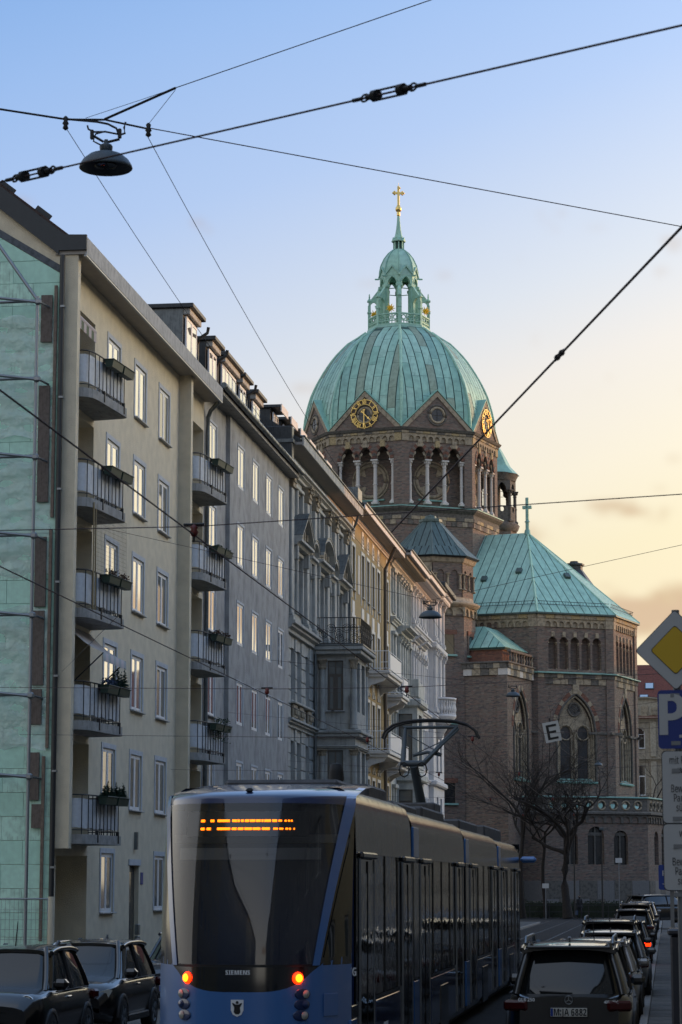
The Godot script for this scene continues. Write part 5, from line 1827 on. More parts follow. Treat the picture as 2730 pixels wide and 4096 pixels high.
func star(c: Node3D, p: Vector3, r: float, label: String) -> void:
	var world := Transform3D(Basis(Vector3.UP, deg_to_rad(-15.1)), Vector3(-23, 0, -212)) * p
	if not cache.has("star"):
		var mb := MB.new()
		for i in 26:
			var y := 1.0 - 2.0 * (i + 0.5) / 26.0
			var a := i * 2.39996
			var d := Vector3(cos(a) * sqrt(1 - y * y), y, sin(a) * sqrt(1 - y * y))
			var x := d.cross(Vector3(0.3, 0.9, 0.2)).normalized() * 0.26
			var z := d.cross(x).normalized() * 0.26
			var b := d * 0.24
			for q in [[x, z], [z, -x], [-x, -z], [-z, x]]: mb.tri(b + q[0] * 0.6, b + q[1] * 0.6, d * (1.0 if i % 2 else 0.82))
		cache["star"] = mb.mesh()
	var o := part(self, "paper_star", cache["star"], M.star_yellow, Transform3D(Basis().scaled(Vector3.ONE * r), world))
	tag(o, label, "star", "paper stars in the lantern")

func apse(c: Node3D) -> void:
	var cx := 11.95
	var R := 9.2
	var ap := R * OCT
	var hw := R * 0.38268
	var mats := [M.patina, M.patina_3, M.patina_2, M.patina, M.patina_3]
	for k in range(0, 4):
		var f := oface(k, cx)
		var mb := MB.new()
		var see := k > 0
		mb.wall(-hw, hw, 0, 19.0, [[0.0, 3.7, 11.1, 15.1, "p"]] if see else [], 0.5, ap)
		mb.wall(-hw, hw, 19.95, 23.75, [[-2.06, 0.84, 20.25, 22.5, "o"], [-1.03, 0.84, 20.25, 22.5, "o"], [0.0, 0.84, 20.25, 22.5, "o"], [1.03, 0.84, 20.25, 22.5, "o"], [2.06, 0.84, 20.25, 22.5, "o"]] if see else [], 0.6, ap)
		mb.quad(Vector3(-hw, 20.0, ap - 0.6), Vector3(hw, 20.0, ap - 0.6), Vector3(hw, 23.5, ap - 0.6), Vector3(-hw, 23.5, ap - 0.6))
		if see: mb.quad(Vector3(-2, 11, ap - 0.6), Vector3(2, 11, ap - 0.6), Vector3(2, 18.6, ap - 0.6), Vector3(-2, 18.6, ap - 0.6))
		for s in [-1.0, 1.0]: mb.box(Vector3(minf(s * 2.85, s * (hw + 0.05)), 0, ap), Vector3(maxf(s * 2.85, s * (hw + 0.05)), 23.75, ap + 0.14))
		put(c, "apse_wall", mb, M.brick, f)
		corbel_table(c, f, -2.85, 2.85, 23.75, 24.45, 9, ap + 0.1, M.sandstone)
		for s in [-1.0, 1.0]: part(c, "corner_stone", boxm(0.72, 0.7, 0.3, 0.02), M.sandstone, f * at(s * 3.2, 24.1, ap + 0.03))
		stone_course(c, f, -hw - 0.05, hw + 0.05, 24.45, 24.9, 9, ap - 0.2, ap + 0.22, [M.sandstone, M.sandstone, M.yellow_stone])
		stone_course(c, f, -hw - 0.05, hw + 0.05, 19.0, 19.5, 10, ap - 0.2, ap + 0.1, [M.sandstone, M.dark_stone, M.sandstone])
		stone_course(c, f, -hw - 0.05, hw + 0.05, 19.5, 19.85, 12, ap - 0.2, ap + 0.2, [M.dark_stone, M.sandstone, M.dark_stone])
		mb = MB.new()
		mb.moulding([Vector2(0, 0), Vector2(0.42, 0.02), Vector2(0.42, 0.1), Vector2(-0.5, 0.28)], -hw - 0.16, hw + 0.16)
		put(c, "apse_ledge", mb, M.patina_4, f * at(0, 19.86, ap))
		if see:
			for i in 6: column(c, f, (i - 2.5) * 1.03, ap - 0.2, 20.15, 22.5, 0.1, M.sandstone)
			for i in 5: part(c, "keystone", boxm(0.3, 0.42, 0.16, 0.03), M.sandstone, f * at((i - 2) * 1.03, 23.15, ap + 0.03))
			gothic_window(c, f * at(0, 0, ap), 3.7, 11.1, 15.1)
			for s in [-1.0, 1.0]:
				voussoirs(c, f, Vector2(-s * 1.85, 15.1), 3.72, 4.1, s * deg_to_rad(31), s * deg_to_rad(89), 9, [M.sandstone, M.brick_red, M.brick_red], ap - 0.06, ap + 0.04)
			part(c, "keystone", boxm(0.6, 0.8, 0.2, 0.05), M.sandstone, f * at(0, 18.62, ap + 0.03))
			bx(c, "string_course", M.dark_stone, Vector3.ZERO, Vector3(hw * 2 - 3.9, 0.2, 0.2), 0.02).transform = f * at(-(hw + 1.95) / 2.0 , 15.0, ap + 0.02)
			bx(c, "string_course", M.dark_stone, Vector3.ZERO, Vector3(hw * 2 - 3.9, 0.2, 0.2), 0.02).transform = f * at((hw + 1.95) / 2.0, 15.0, ap + 0.02)
		# roof of this side
		var eave := R + 0.42
		var ez := eave * OCT
		var eh := eave * 0.38268
		var run := Vector3(0, 32.85 - 24.9, -ez)
		var ln := run.length()
		var ol := PackedVector2Array([Vector2(-eh, 0), Vector2(eh, 0), Vector2(0.01, ln)])
		if k == 0: ol = PackedVector2Array([Vector2(-8.2, 0), Vector2(eh, 0), Vector2(0.01, ln), Vector2(-6.6, ln)])
		sheets(c, f, ol, Vector3(0, 24.9, ez), run, mats)
		mb = MB.new()
		mb.tube([Vector3(eh, 24.95, ez), Vector3(0, 32.9, 0)], 0.09, 6)
		put(c, "roof_hip", mb, M.patina_light, f)
		mb = MB.new()
		mb.box(Vector3(-eh - (5.0 if k == 0 else 0.0), 24.78, ez - 0.2), Vector3(eh, 24.93, ez + 0.05), 0.02)
		put(c, "roof_gutter", mb, M.dark_copper, f)
		# snow guard
		mb = MB.new()
		var up := run * 0.075
		var x0 := -eh * 0.9 - (4.6 if k == 0 else 0.0)
		mb.tube([Vector3(x0, 25.05 + up.y, ez + up.z + 0.12), Vector3(eh * 0.9, 25.05 + up.y, ez + up.z + 0.12)], 0.025, 5)
		mb.tube([Vector3(x0, 25.3 + up.y, ez + up.z + 0.22), Vector3(eh * 0.9, 25.3 + up.y, ez + up.z + 0.22)], 0.025, 5)
		var sg := put(c, "snow_guard", mb, M.iron, f)
		var n := int((eh * 0.9 - x0) / 0.28)
		for i in n: part(sg, "rod", boxm(0.02, 0.30, 0.02), M.iron, at(x0 + i * 0.28, 25.17 + up.y, ez + up.z + 0.17))
	for q in [[-2.2, 0.42, 0], [-5.6, 0.86, 0], [-6.8, 0.35, 0], [0.7, 0.5, 0], [1.2, 0.45, 1]]:
		var f := oface(q[2], cx)
		var ez := (R + 0.42) * OCT
		part(c, "roof_hatch", boxm(0.5, 0.6, 0.3, 0.03), M.dark_copper, f * Transform3D(Basis(Vector3.RIGHT, -deg_to_rad(48)), Vector3(q[0], 24.9 + 7.95 * q[1] + 0.1, ez * (1 - q[1]) + 0.1)))
	# stone cross on the roof
	var cr := MB.new()
	cr.lathe([Vector2(0.32, 32.7), Vector2(0.25, 33.1), Vector2(0.17, 33.2), Vector2(0.17, 33.8), Vector2(0.26, 33.85), Vector2(0.14, 34.0)], 8, Vector3(cx, 0, 0))
	cr.box(Vector3(cx - 0.13, 34.0, -0.12), Vector3(cx + 0.13, 36.0, 0.12), 0.03)
	cr.box(Vector3(cx - 0.42, 35.0, -0.12), Vector3(cx + 0.42, 35.28, 0.12), 0.03)
	part(c, "roof_cross", cr, M.patina_4, at(0, 0, 0))
	# choir between tower and apse
	bx(c, "choir_wall", M.brick, Vector3(4, 0, -ap), Vector3(cx, 24.3, ap - 0.02))
	# small arched window high in the choir side
	var w := MB.new()
	w.prism(PackedVector2Array([Vector2(-0.45, 20.4), Vector2(0.45, 20.4), Vector2(0.45, 22.3), Vector2(0.32, 22.62), Vector2(0, 22.76), Vector2(-0.32, 22.62), Vector2(-0.45, 22.3)]), 0.0, 0.05)
	var wn := part(c, "choir_window", w, M.dark_pane, at(cx + 1.2, 0, ap))
	bx(wn, "frame", M.white_frame, Vector3(-0.45, 20.4, 0.05), Vector3(-0.38, 21.9, 0.1))
	bx(wn, "frame", M.white_frame, Vector3(0.38, 20.4, 0.05), Vector3(0.45, 21.9, 0.1))
	bx(wn, "frame", M.white_frame, Vector3(-0.38, 21.83, 0.05), Vector3(0.38, 21.9, 0.1))
	# ridge side of the far slope
	var back := MB.new()
	back.quad(Vector3(5.3, 32.85, 0), Vector3(cx, 32.85, 0), Vector3(cx, 24.9, -8.9), Vector3(5.3, 24.9, -8.9))
	part(c, "far_roof", back, M.patina_2)
	var stack := MB.new()   # tapering vent hood behind the far hip
	stack.lathe([Vector2(3.1, 26.2), Vector2(2.2, 28.2), Vector2(0.75, 30.2), Vector2(0.75, 30.55), Vector2(0.92, 30.6), Vector2(0.92, 30.75), Vector2(0.4, 30.85), Vector2(0.35, 31.0), Vector2(0.01, 31.02)], 8, Vector3(14.3, 0, -6.0), 0, TAU, false, PI / 8)
	part(c, "vent_hood", stack, M.dark_zinc)

func side_chapel(c: Node3D) -> void:
	var x1 := 15.05
	var z1 := 15.3
	var mb := MB.new()
	mb.box(Vector3(8.5, 0, 8.0), Vector3(x1 - 0.7, 19.2, z1))
	var t := Transform3D(Basis(Vector3.UP, PI / 2), Vector3(x1, 0, z1))   # the side that looks along the apse
	var side := MB.new()
	side.wall(0, z1 - 8.3, 0, 19.2, [[3.55, 3.7, 11.1, 15.1, "p"]], 0.55)
	side.quad(Vector3(1.5, 11, -0.6), Vector3(5.6, 11, -0.6), Vector3(5.6, 18.6, -0.6), Vector3(1.5, 18.6, -0.6))
	side.quad(Vector3(0, 0, -0.8), Vector3(0, 0, 0), Vector3(0, 19.2, 0), Vector3(0, 19.2, -0.8))
	for k in side.v.size():
		mb.v.append(t * side.v[k])
		mb.n.append(t.basis * side.n[k])
		mb.uv.append(side.uv[k])
	mb.box(Vector3(x1 - 0.75, 0, z1 - 0.02), Vector3(x1 + 0.12, 19.2, z1 + 0.14))
	part(c, "chapel_wall", mb, M.brick)
	gothic_window(c, t * at(3.55, 0, 0), 3.7, 11.1, 15.1)
	for s in [-1.0, 1.0]: voussoirs(c, t, Vector2(3.55 - s * 1.85, 15.1), 3.72, 4.1, s * deg_to_rad(31), s * deg_to_rad(89), 9, [M.sandstone, M.brick_red, M.brick_red], -0.06, 0.04)
	var f := Transform3D(Basis.IDENTITY, Vector3(0, 0, z1))
	for q in [[f, 8.5, x1 + 0.1, 9], [t, -0.1, z1 - 8.3, 9]]:
		stone_course(c, q[0], q[1], q[2], 19.2, 19.75, q[3], -0.3, 0.16, [M.sandstone, M.column_stone, M.sandstone, M.dark_stone])
		stone_course(c, q[0], q[1], q[2], 19.75, 20.15, q[3] + 3, -0.3, 0.26, [M.sandstone, M.dark_stone, M.dark_stone])
	bx(c, "chapel_top", M.dark_stone, Vector3(8.5, 20.15, 8.0), Vector3(x1 + 0.35, 20.3, z1 + 0.35), 0.03)
	bx(c, "attic_wall", M.brick_red, Vector3(8.6, 20.3, 8.4), Vector3(14.4, 21.35, 14.2))
	bx(c, "attic_cornice", M.sandstone, Vector3(8.5, 21.35, 8.4), Vector3(14.6, 21.5, 14.4), 0.03)
	# hipped copper roof of the attic: front and right slopes
	var mats := [M.patina_2, M.patina, M.patina_2, M.patina_3]
	var run := Vector3(0, 2.0, -2.7)
	sheets(c, Transform3D(Basis.IDENTITY, Vector3(11.6, 0, 0)), PackedVector2Array([Vector2(-3.2, 0), Vector2(3.1, 0), Vector2(0.4, run.length()), Vector2(-3.2, run.length())]), Vector3(0, 21.5, 14.5), run, mats, 0.7)
	sheets(c, Transform3D(Basis(Vector3.UP, PI / 2), Vector3(0, 0, 11.0)), PackedVector2Array([Vector2(-3.5, 0), Vector2(2.7, 0), Vector2(2.7, run.length()), Vector2(-0.8, run.length())]), Vector3(0, 21.5, 14.7), run, mats, 0.55)
	# blackened balustrade along the right edge
	bx(c, "balustrade_rail", M.dark_stone, Vector3(x1 - 0.1, 21.1, 8.6), Vector3(x1 + 0.22, 21.3, z1 - 0.6), 0.03)
	for i in 9:
		var b := MB.new()
		b.lathe([Vector2(0.14, 0), Vector2(0.08, 0.1), Vector2(0.15, 0.32), Vector2(0.07, 0.6), Vector2(0.13, 0.8)], 8)
		part(c, "baluster", b, M.dark_stone if i % 3 else M.sandstone, at(x1 + 0.06, 20.3, 8.9 + i * 0.68))
	mb = MB.new()
	mb.tube([Vector3(9.9, 20.2, z1 + 0.3), Vector3(9.95, 19.6, z1 + 0.2), Vector3(9.95, 0.3, z1 + 0.16)], 0.1, 8)
	part(c, "copper_downpipe", mb, M.patina_4)

func stair_tower(c: Node3D) -> void:
	var p := Vector2(8.2, 14.0)
	var o := Vector3(p.x, 0, p.y)
	octagon_walls(c, "stair_tower_wall", 3.62, 0, 24.2, M.brick, p.x, p.y)
	octagon_walls(c, "stair_tower_drum", 3.35, 25.0, 28.7, M.brick, p.x, p.y)
	var mb := MB.new()
	mb.lathe([Vector2(3.66, 24.75), Vector2(3.95, 24.95), Vector2(4.05, 25.1), Vector2(3.5, 25.35), Vector2(3.45, 25.6)], 24, o)
	part(c, "stair_tower_ledge", mb, M.sandstone)
	mb = MB.new()
	mb.lathe([Vector2(3.38, 28.3), Vector2(3.6, 28.45), Vector2(3.75, 28.75), Vector2(3.9, 28.92)], 8, o, 0, TAU, false, PI / 8)
	part(c, "stair_tower_cornice", mb, M.sandstone)
	for k in range(-1, 4):
		var f := oface(k, p.x, p.y)
		var a1 := 3.62 * OCT
		var h1 := 3.62 * 0.38268
		corbel_table(c, f, -h1 - 0.05, h1 + 0.05, 24.05, 24.8, 3, a1 + 0.14, M.sandstone)
		var a2 := 3.35 * OCT
		var h2 := 3.35 * 0.38268
		mb = MB.new()
		mb.wall(-h2, h2, 25.6, 28.35, [[-0.62, 0.62, 26.2, 27.5, "o"], [0.62, 0.62, 26.2, 27.5, "o"]], 0.3, a2 + 0.12)
		put(c, "blind_arcade", mb, M.sandstone if k < 1 else M.brick, f)
		for x in [-1.1, 0.0, 1.1]: column(c, f, x, a2 + 0.2, 26.2, 27.5, 0.09, M.sandstone)
		# narrow stair windows
		for y in [20.9, 15.4, 9.0]:
			var w := bx(c, "stair_window", M.dark_pane, Vector3.ZERO, Vector3(0.95, 1.65, 0.1))
			w.transform = f * at(0, y + 0.8, a1 + 0.0)
			bx(w, "sill", M.patina_4, Vector3(-0.7, -0.95, -0.05), Vector3(0.7, -0.8, 0.22), 0.02)
			bx(w, "jamb", M.brick, Vector3(-0.66, -0.8, -0.05), Vector3(-0.46, 0.9, 0.12))
			bx(w, "jamb", M.brick, Vector3(0.46, -0.8, -0.05), Vector3(0.66, 0.9, 0.12))
			bx(w, "lintel", M.brick_red, Vector3(-0.7, 0.82, -0.05), Vector3(0.7, 1.2, 0.13))
		# flared dark roof
		var pts := [Vector2(3.98, 28.9), Vector2(3.0, 29.75), Vector2(0.86, 32.0)]
		for i in 2:
			var s: Vector2 = pts[i]
			var e: Vector2 = pts[i + 1]
			var run := Vector3(0, e.y - s.y, (e.x - s.x) * OCT)
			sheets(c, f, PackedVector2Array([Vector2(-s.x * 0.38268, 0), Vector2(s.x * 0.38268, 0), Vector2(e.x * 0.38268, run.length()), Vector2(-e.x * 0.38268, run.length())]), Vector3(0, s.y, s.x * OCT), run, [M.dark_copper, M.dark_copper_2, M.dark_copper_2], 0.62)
		mb = MB.new()
		mb.tube([Vector3(3.98 * 0.38268, 28.9, 3.98 * OCT), Vector3(3.0 * 0.38268, 29.78, 3.0 * OCT), Vector3(0.86 * 0.38268, 32.02, 0.86 * OCT)], 0.07, 6)
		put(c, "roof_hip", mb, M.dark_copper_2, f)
	mb = MB.new()
	mb.lathe([Vector2(0.86, 31.95), Vector2(0.95, 32.1), Vector2(0.95, 32.3), Vector2(0.5, 32.42), Vector2(0.45, 32.6), Vector2(0.01, 32.75)], 8, o, 0, TAU, false, PI / 8)
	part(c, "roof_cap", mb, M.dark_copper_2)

func far_turret(c: Node3D) -> void:
	var p := Vector2(5.35, -10.0)
	var o := Vector3(p.x, 0, p.y)
	octagon_walls(c, "turret_wall", 2.15, 0, 35.0, M.brick, p.x, p.y)
	octagon_walls(c, "turret_core", 0.7, 35.0, 40.0, M.dark_stone, p.x, p.y)
	var mb := MB.new()
	mb.lathe([Vector2(2.15, 34.6), Vector2(2.3, 34.8), Vector2(2.45, 35.2), Vector2(2.1, 35.45)], 16, o)
	mb.lathe([Vector2(2.1, 39.3), Vector2(2.2, 39.6), Vector2(2.4, 39.95)], 16, o)
	part(c, "turret_cornice", mb, M.dark_stone)
	for k in 8:
		var f := oface(k, p.x, p.y)
		mb = MB.new()
		mb.wall(-0.8, 0.8, 38.2, 39.4, [[0.0, 0.9, 38.2, 38.3, "p"]], 0.25, 1.95)
		mb.box(Vector3(-0.8, 35.4, 1.72), Vector3(0.8, 36.3, 1.95))
		mb.wall(-0.8, 0.8, 36.3, 36.9, [[0.0, 0.5, 36.4, 36.6, "c"]], 0.2, 1.95)
		put(c, "turret_arcade", mb, M.dark_stone, f)
		var q := Transform3D(Basis(Vector3.UP, (k + 0.5) * PI / 4), o)
		column(c, q, 0, 2.02, 35.4, 38.4, 0.16, M.dark_stone)
	mb = MB.new()
	mb.lathe([Vector2(2.48, 39.9), Vector2(1.7, 40.7), Vector2(0.9, 42.2), Vector2(0.02, 43.6)], 8, o, 0, TAU, false, PI / 8)
	part(c, "turret_roof", mb, M.patina_2)

func annex(c: Node3D) -> void:
	var cx := 11.95
	var R := 12.6
	var ap := R * OCT
	var hw := R * 0.38268
	for k in range(-1, 4):
		var f := oface(k, cx)
		var mb := MB.new()
		mb.wall(-hw, hw, 2.9, 8.2, [[-2.3, 1.3, 4.2, 6.3, "o"], [0.0, 1.5, 4.2, 6.5, "o"], [2.3, 1.3, 4.2, 6.3, "o"]], 0.35, ap)
		put(c, "annex_wall", mb, M.brick, f)
		for x in [-2.3, 0.0, 2.3]:
			var w := bx(c, "annex_window", M.dark_pane, Vector3.ZERO, Vector3(1.5, 3.1, 0.06))
			w.transform = f * at(x, 5.7, ap - 0.33)
			bx(w, "mullion", M.dark_stone, Vector3(-0.06, -1.5, 0.03), Vector3(0.06, 1.5, 0.15))
			part(w, "arch_head", boxm(1.3, 0.25, 0.12), M.dark_stone, at(0, 0.95, 0.08))
		stone_course(c, f, -hw, hw, 0.0, 1.45, 7, ap - 0.4, ap + 0.12, [M.granite, M.dark_stone], "plinth_stone")
		stone_course(c, f, -hw, hw, 1.45, 2.9, 6, ap - 0.4, ap + 0.1, [M.dark_stone, M.granite], "plinth_stone")
		corbel_table(c, f, -hw, hw, 7.55, 8.2, 12, ap + 0.1, M.dark_stone)
		mb = MB.new()
		mb.moulding([Vector2(0, 0), Vector2(0.3, 0.05), Vector2(0.3, 0.18), Vector2(0, 0.3)], -hw - 0.1, hw + 0.1)
		put(c, "annex_ledge", mb, M.dark_stone, f * at(0, 8.2, ap))
		var holes := []
		for i in 8: holes.append([(i - 3.5) * 1.12, 0.56, 8.6, 8.98, "c"])
		mb = MB.new()
		mb.wall(-hw, hw, 8.45, 9.55, holes, 0.3, ap)
		mb.wall(-hw, hw, 8.45, 9.55, holes, 0.0, ap - 0.3)
		put(c, "pierced_parapet", mb, M.dark_stone, f)
		for i in 8: ring(c, "parapet_ring", M.sandstone, f * at((i - 3.5) * 1.12, 8.98, ap + 0.01), 0.36, 0.06, 16)
		mb = MB.new()
		mb.box(Vector3(-hw - 0.08, 9.55, ap - 0.42), Vector3(hw + 0.08, 9.68, ap + 0.14), 0.03)
		put(c, "parapet_cap", mb, M.patina_4, f)
	octagon_walls(c, "annex_core", R - 0.45, 0, 8.25, M.brick, cx)
	var roof := MB.new()
	roof.lathe([Vector2(R - 0.5, 8.3), Vector2(9.0, 9.3)], 8, Vector3(cx, 0, 0), 0, TAU, false, PI / 8)
	part(c, "annex_roof", roof, M.patina_4)

func build_far_house() -> void:
	var h := thing("mansion_block", "beige stone mansion block with a red tiled roof behind the apse", "building", Vector3(-12.0, 0, -262), 0.0)
	var mb := MB.new()
	var l := 40.0
	var rows := [[0.0, 5.5, 1.5, 4.2, "r"], [5.5, 11.0, 6.6, 9.2, "r"], [11.0, 16.0, 12.0, 15.2, "r"], [16.0, 20.2, 17.0, 18.6, "o"]]
	for r in rows:
		var holes := []
		for i in 12: holes.append([2.6 + i * 3.3, 1.5, r[2], r[3], r[4]])
		mb.wall(-2, l, r[0], r[1], holes, 0.3)
		for i in 5: window(h, 1.85 + i * 3.3, r[2], 1.5, r[3] - r[2] + (0.75 if r[4] == "o" else 0.0), 0.3, 2, (r[3] - r[2]) * 0.65 if r[4] == "r" else 0.0, M.white_frame, M.dark_pane, true, 0.5, r[4])
		for i in 6: bx(h, "pilaster", M.beige_trim, Vector3(0.6 + i * 3.3, r[0] + 0.1, 0), Vector3(1.25 + i * 3.3, r[1] - 0.4, 0.2), 0.04)
		belt(h, -2, l, r[1] - 0.4, 0.4, 0.4, M.beige_trim)
	part(h, "wall", mb, M.beige)
	for i in [5, 6, 7, 8, 9, 10, 11]: bx(h, "window_dark", M.dark_pane, Vector3(1.85 + i * 3.3, 1.0, -0.4), Vector3(3.35 + i * 3.3, 19.5, -0.3))
	bx(h, "rear_wall", M.beige, Vector3(-2, 0, -14), Vector3(l, 20.2, -1.0))
	pediment(h, 10.0, 20.3, 8.5, 2.0, 0.5, true, M.beige_trim)
	var rf := MB.new()
	rf.prism(PackedVector2Array([Vector2(0.6, 20.2), Vector2(-7.0, 26.6), Vector2(-14.5, 20.2)]), -l, 2.2, Transform3D(ZY, Vector3.ZERO))
	part(h, "roof", rf, M.red_tile)
	for q in [[8.9, 22.6], [9.5, 24.0]]:
		var s := part(h, "skylight", boxm(1.0, 1.15, 0.12, 0.02), M.dark_zinc, Transform3D(Basis(Vector3.RIGHT, -deg_to_rad(50)), Vector3(q[0] + 1.0, q[1], -(q[1] - 20.2) / 0.842 + 0.65)))
		part(s, "pane", boxm(0.8, 0.95, 0.02), M.pane, at(0, 0, 0.065))

# ---------------------------------------------------------------- the tram: own axes with z towards the camera, its tail at z = 0
const TW := 1.17
func tram_nose(x: float, y: float) -> Vector3:   # the rounded end of the car body
	var z := -0.072 * pow(maxf(y - 1.35, 0.0), 2.0) - 34.0 * pow(maxf(y - 3.63, 0.0), 2.0) - 0.6 * pow(maxf(0.75 - y, 0.0), 2.0)
	var t := minf(absf(x) / TW, 1.0)
	return Vector3(x, y, z - 1.0 * pow(t, 3.6) - 0.06 * t * t)

func nose_patch(y0: float, y1: float, left: Callable, right: Callable, ny: int, nx: int, out := 0.0, low = null, high = null) -> MB:
	var rows := []
	for i in ny + 1:
		var row := PackedVector3Array()
		for j in nx + 1:
			var t := float(i) / ny
			var y := lerpf(y0, y1, t)
			var x := lerpf(left.call(y), right.call(y), float(j) / nx)
			if low != null or high != null:
				var a: float = low.call(x) if low != null else y0
				var b: float = high.call(x) if high != null else y1
				y = lerpf(a, b, t)
				x = lerpf(left.call(y), right.call(y), float(j) / nx)
			var p := tram_nose(x, y)
			if out != 0.0:
				var e := 0.02
				var n := (tram_nose(x + e, y) - tram_nose(x - e, y)).cross(tram_nose(x, minf(y + e, 3.84)) - tram_nose(x, y - e)).normalized()
				p += n * out
			row.append(p)
		rows.append(row)
	var mb := MB.new()
	mb.grid(rows)
	return mb

func text(parent: Node, called: String, s: String, size: float, m: Material, t: Transform3D, bold := true, mono := false) -> MeshInstance3D:
	var f := SystemFont.new()
	f.font_names = PackedStringArray(["Droid Sans Mono" if mono else "Droid Sans"])
	f.font_weight = 700 if bold else 400
	var tm := TextMesh.new()
	tm.font = f
	tm.text = s
	tm.font_size = 32
	tm.pixel_size = size / 23.0
	tm.depth = 0.004
	tm.curve_step = 1.0
	var o := MeshInstance3D.new()
	o.name = called
	o.mesh = tm
	o.set_surface_override_material(0, m)
	o.transform = t
	parent.add_child(o, true)
	return o

func on_nose(x: float, y: float, out := 0.006) -> Transform3D:
	var e := 0.03
	var p := tram_nose(x, y)
	var dx := (tram_nose(x + e, y) - tram_nose(x - e, y)).normalized()
	var dy := (tram_nose(x, y + e) - tram_nose(x, y - e)).normalized()
	var n := dx.cross(dy).normalized()
	return Transform3D(Basis(dx, n.cross(dx), n), p + n * out)

func build_tram() -> void:
	var t := thing("tram", "blue articulated tram seen from its tail, with dark glass and lit tail lights", "tram", Vector3(-4.95, 0, -28.25))
	var w := func(_y): return TW
	var nw := func(_y): return -TW
	var pil := func(y): return lerpf(0.80, 1.07, clampf((y - 1.66) / 1.9, 0, 1.15))
	var npil := func(y): return -lerpf(0.80, 1.07, clampf((y - 1.66) / 1.9, 0, 1.15))
	var pilo := func(y): return minf(TW, lerpf(0.80, 1.07, clampf((y - 1.66) / 1.9, 0, 1.15)) + lerpf(0.07, 0.10, clampf((y - 1.66) / 1.9, 0, 1)))
	var npilo := func(y): return -minf(TW, lerpf(0.80, 1.07, clampf((y - 1.66) / 1.9, 0, 1.15)) + lerpf(0.07, 0.10, clampf((y - 1.66) / 1.9, 0, 1)))
	var smile := func(x): return 1.36 + 0.30 * pow(minf(absf(x) / 0.86, 1.0), 4.0) + (absf(x) - 0.86) * 0.4 * float(absf(x) > 0.86)
	part(t, "bumper", nose_patch(0.25, 1.4, nw, w, 12, 26, 0.0, func(_x): return 0.28, smile), M.tram_blue)
	part(t, "tail_band", nose_patch(1.4, 1.66, nw, w, 5, 26, 0.0, smile, func(x): return maxf(1.66, smile.call(x) + 0.001)), M.tram_black)
	part(t, "windscreen", nose_patch(1.66, 3.56, npil, pil, 24, 20), M.screen_glass)
	part(t, "screen_seal", nose_patch(1.645, 1.675, func(_y): return -0.86, func(_y): return 0.86, 1, 12, 0.006), M.rubber)
	part(t, "roof_visor", nose_patch(3.56, 3.86, nw, w, 12, 20), M.tram_dark_blue)
	part(t, "corner_pillar", nose_patch(1.66, 3.80, pil, pilo, 16, 2, 0.012), M.tram_blue)
	part(t, "corner_pillar", nose_patch(1.66, 3.80, npilo, npil, 16, 2, 0.012), M.tram_blue)
	part(t, "quarter_window", nose_patch(1.66, 3.56, pilo, w, 12, 6), M.tram_black)
	part(t, "quarter_window", nose_patch(1.66, 3.56, nw, npilo, 12, 6), M.tram_black)
	part(t, "quarter_pane", nose_patch(1.75, 3.2, func(y): return pilo.call(y) + 0.03, func(_y): return 1.13, 8, 5, 0.008), M.tram_glass)
	# things seen through the screen: grey ceiling band and display housing
	part(t, "ceiling_band", nose_patch(2.90, 3.04, func(_y): return -0.90, func(_y): return 0.90, 2, 12, -0.05), M.tram_inner)
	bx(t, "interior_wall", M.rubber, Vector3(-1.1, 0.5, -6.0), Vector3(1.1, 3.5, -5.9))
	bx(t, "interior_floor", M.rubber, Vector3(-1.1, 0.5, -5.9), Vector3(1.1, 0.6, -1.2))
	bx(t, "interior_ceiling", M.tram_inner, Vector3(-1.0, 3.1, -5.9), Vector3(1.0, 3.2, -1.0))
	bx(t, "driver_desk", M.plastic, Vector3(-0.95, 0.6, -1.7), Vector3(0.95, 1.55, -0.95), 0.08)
	for sx2 in [-0.5, 0.5]:
		bx(t, "seat", M.plastic, Vector3(sx2 - 0.25, 0.6, -3.2), Vector3(sx2 + 0.25, 2.05, -2.9), 0.08)
	for px in [-0.25, 0.3]:
		var pole := MB.new()
		pole.tube([Vector3(px, 0.6, -2.4), Vector3(px, 3.1, -2.4)], 0.018, 6)
		part(t, "grab_pole", pole, M.steel)
	part(t, "camera_eye", boxm(0.09, 0.09, 0.05, 0.03), M.rubber, on_nose(0.0, 3.70, 0.02))
	# two rows of amber LED lettering as the long exposure shows them: short lit dashes
	var d := part(t, "destination_display", nose_patch(3.16, 3.46, func(_y): return -0.74, func(_y): return 0.74, 4, 12, 0.004), M.tram_black)
	var rows := [[[-0.655, 0.11], [-0.40, 0.10], [-0.215, 0.32], [0.165, 0.12], [0.30, 0.06], [0.39, 0.07], [0.49, 0.11], [0.62, 0.13], [0.77, 0.12], [0.91, 0.05], [0.98, 0.17], [1.18, 0.12], [1.33, 0.09], [1.48, 0.05], [1.56, 0.05], [1.63, 0.04]], [[-0.655, 0.11], [-0.49, 0.11], [-0.215, 0.34], [0.165, 0.12], [0.32, 0.14], [0.49, 0.19], [0.70, 0.19], [0.93, 0.20], [1.21, 0.12], [1.36, 0.10], [1.51, 0.06], [1.59, 0.05], [1.70, 0.03]]]
	for r in 2:
		for q in rows[r]:
			var x: float = (q[0] + q[1] / 2) * 0.47 - 0.235
			part(d, "led_row", boxm(q[1] * 0.47, 0.028 - (0.008 if q[0] > 1.2 else 0.0), 0.006), M.led, on_nose(x, 3.345 - 0.095 * r, 0.014))
	text(t, "builder_name", "SIEMENS", 0.05, M.silver_letters, on_nose(-0.03, 1.585, 0.006))
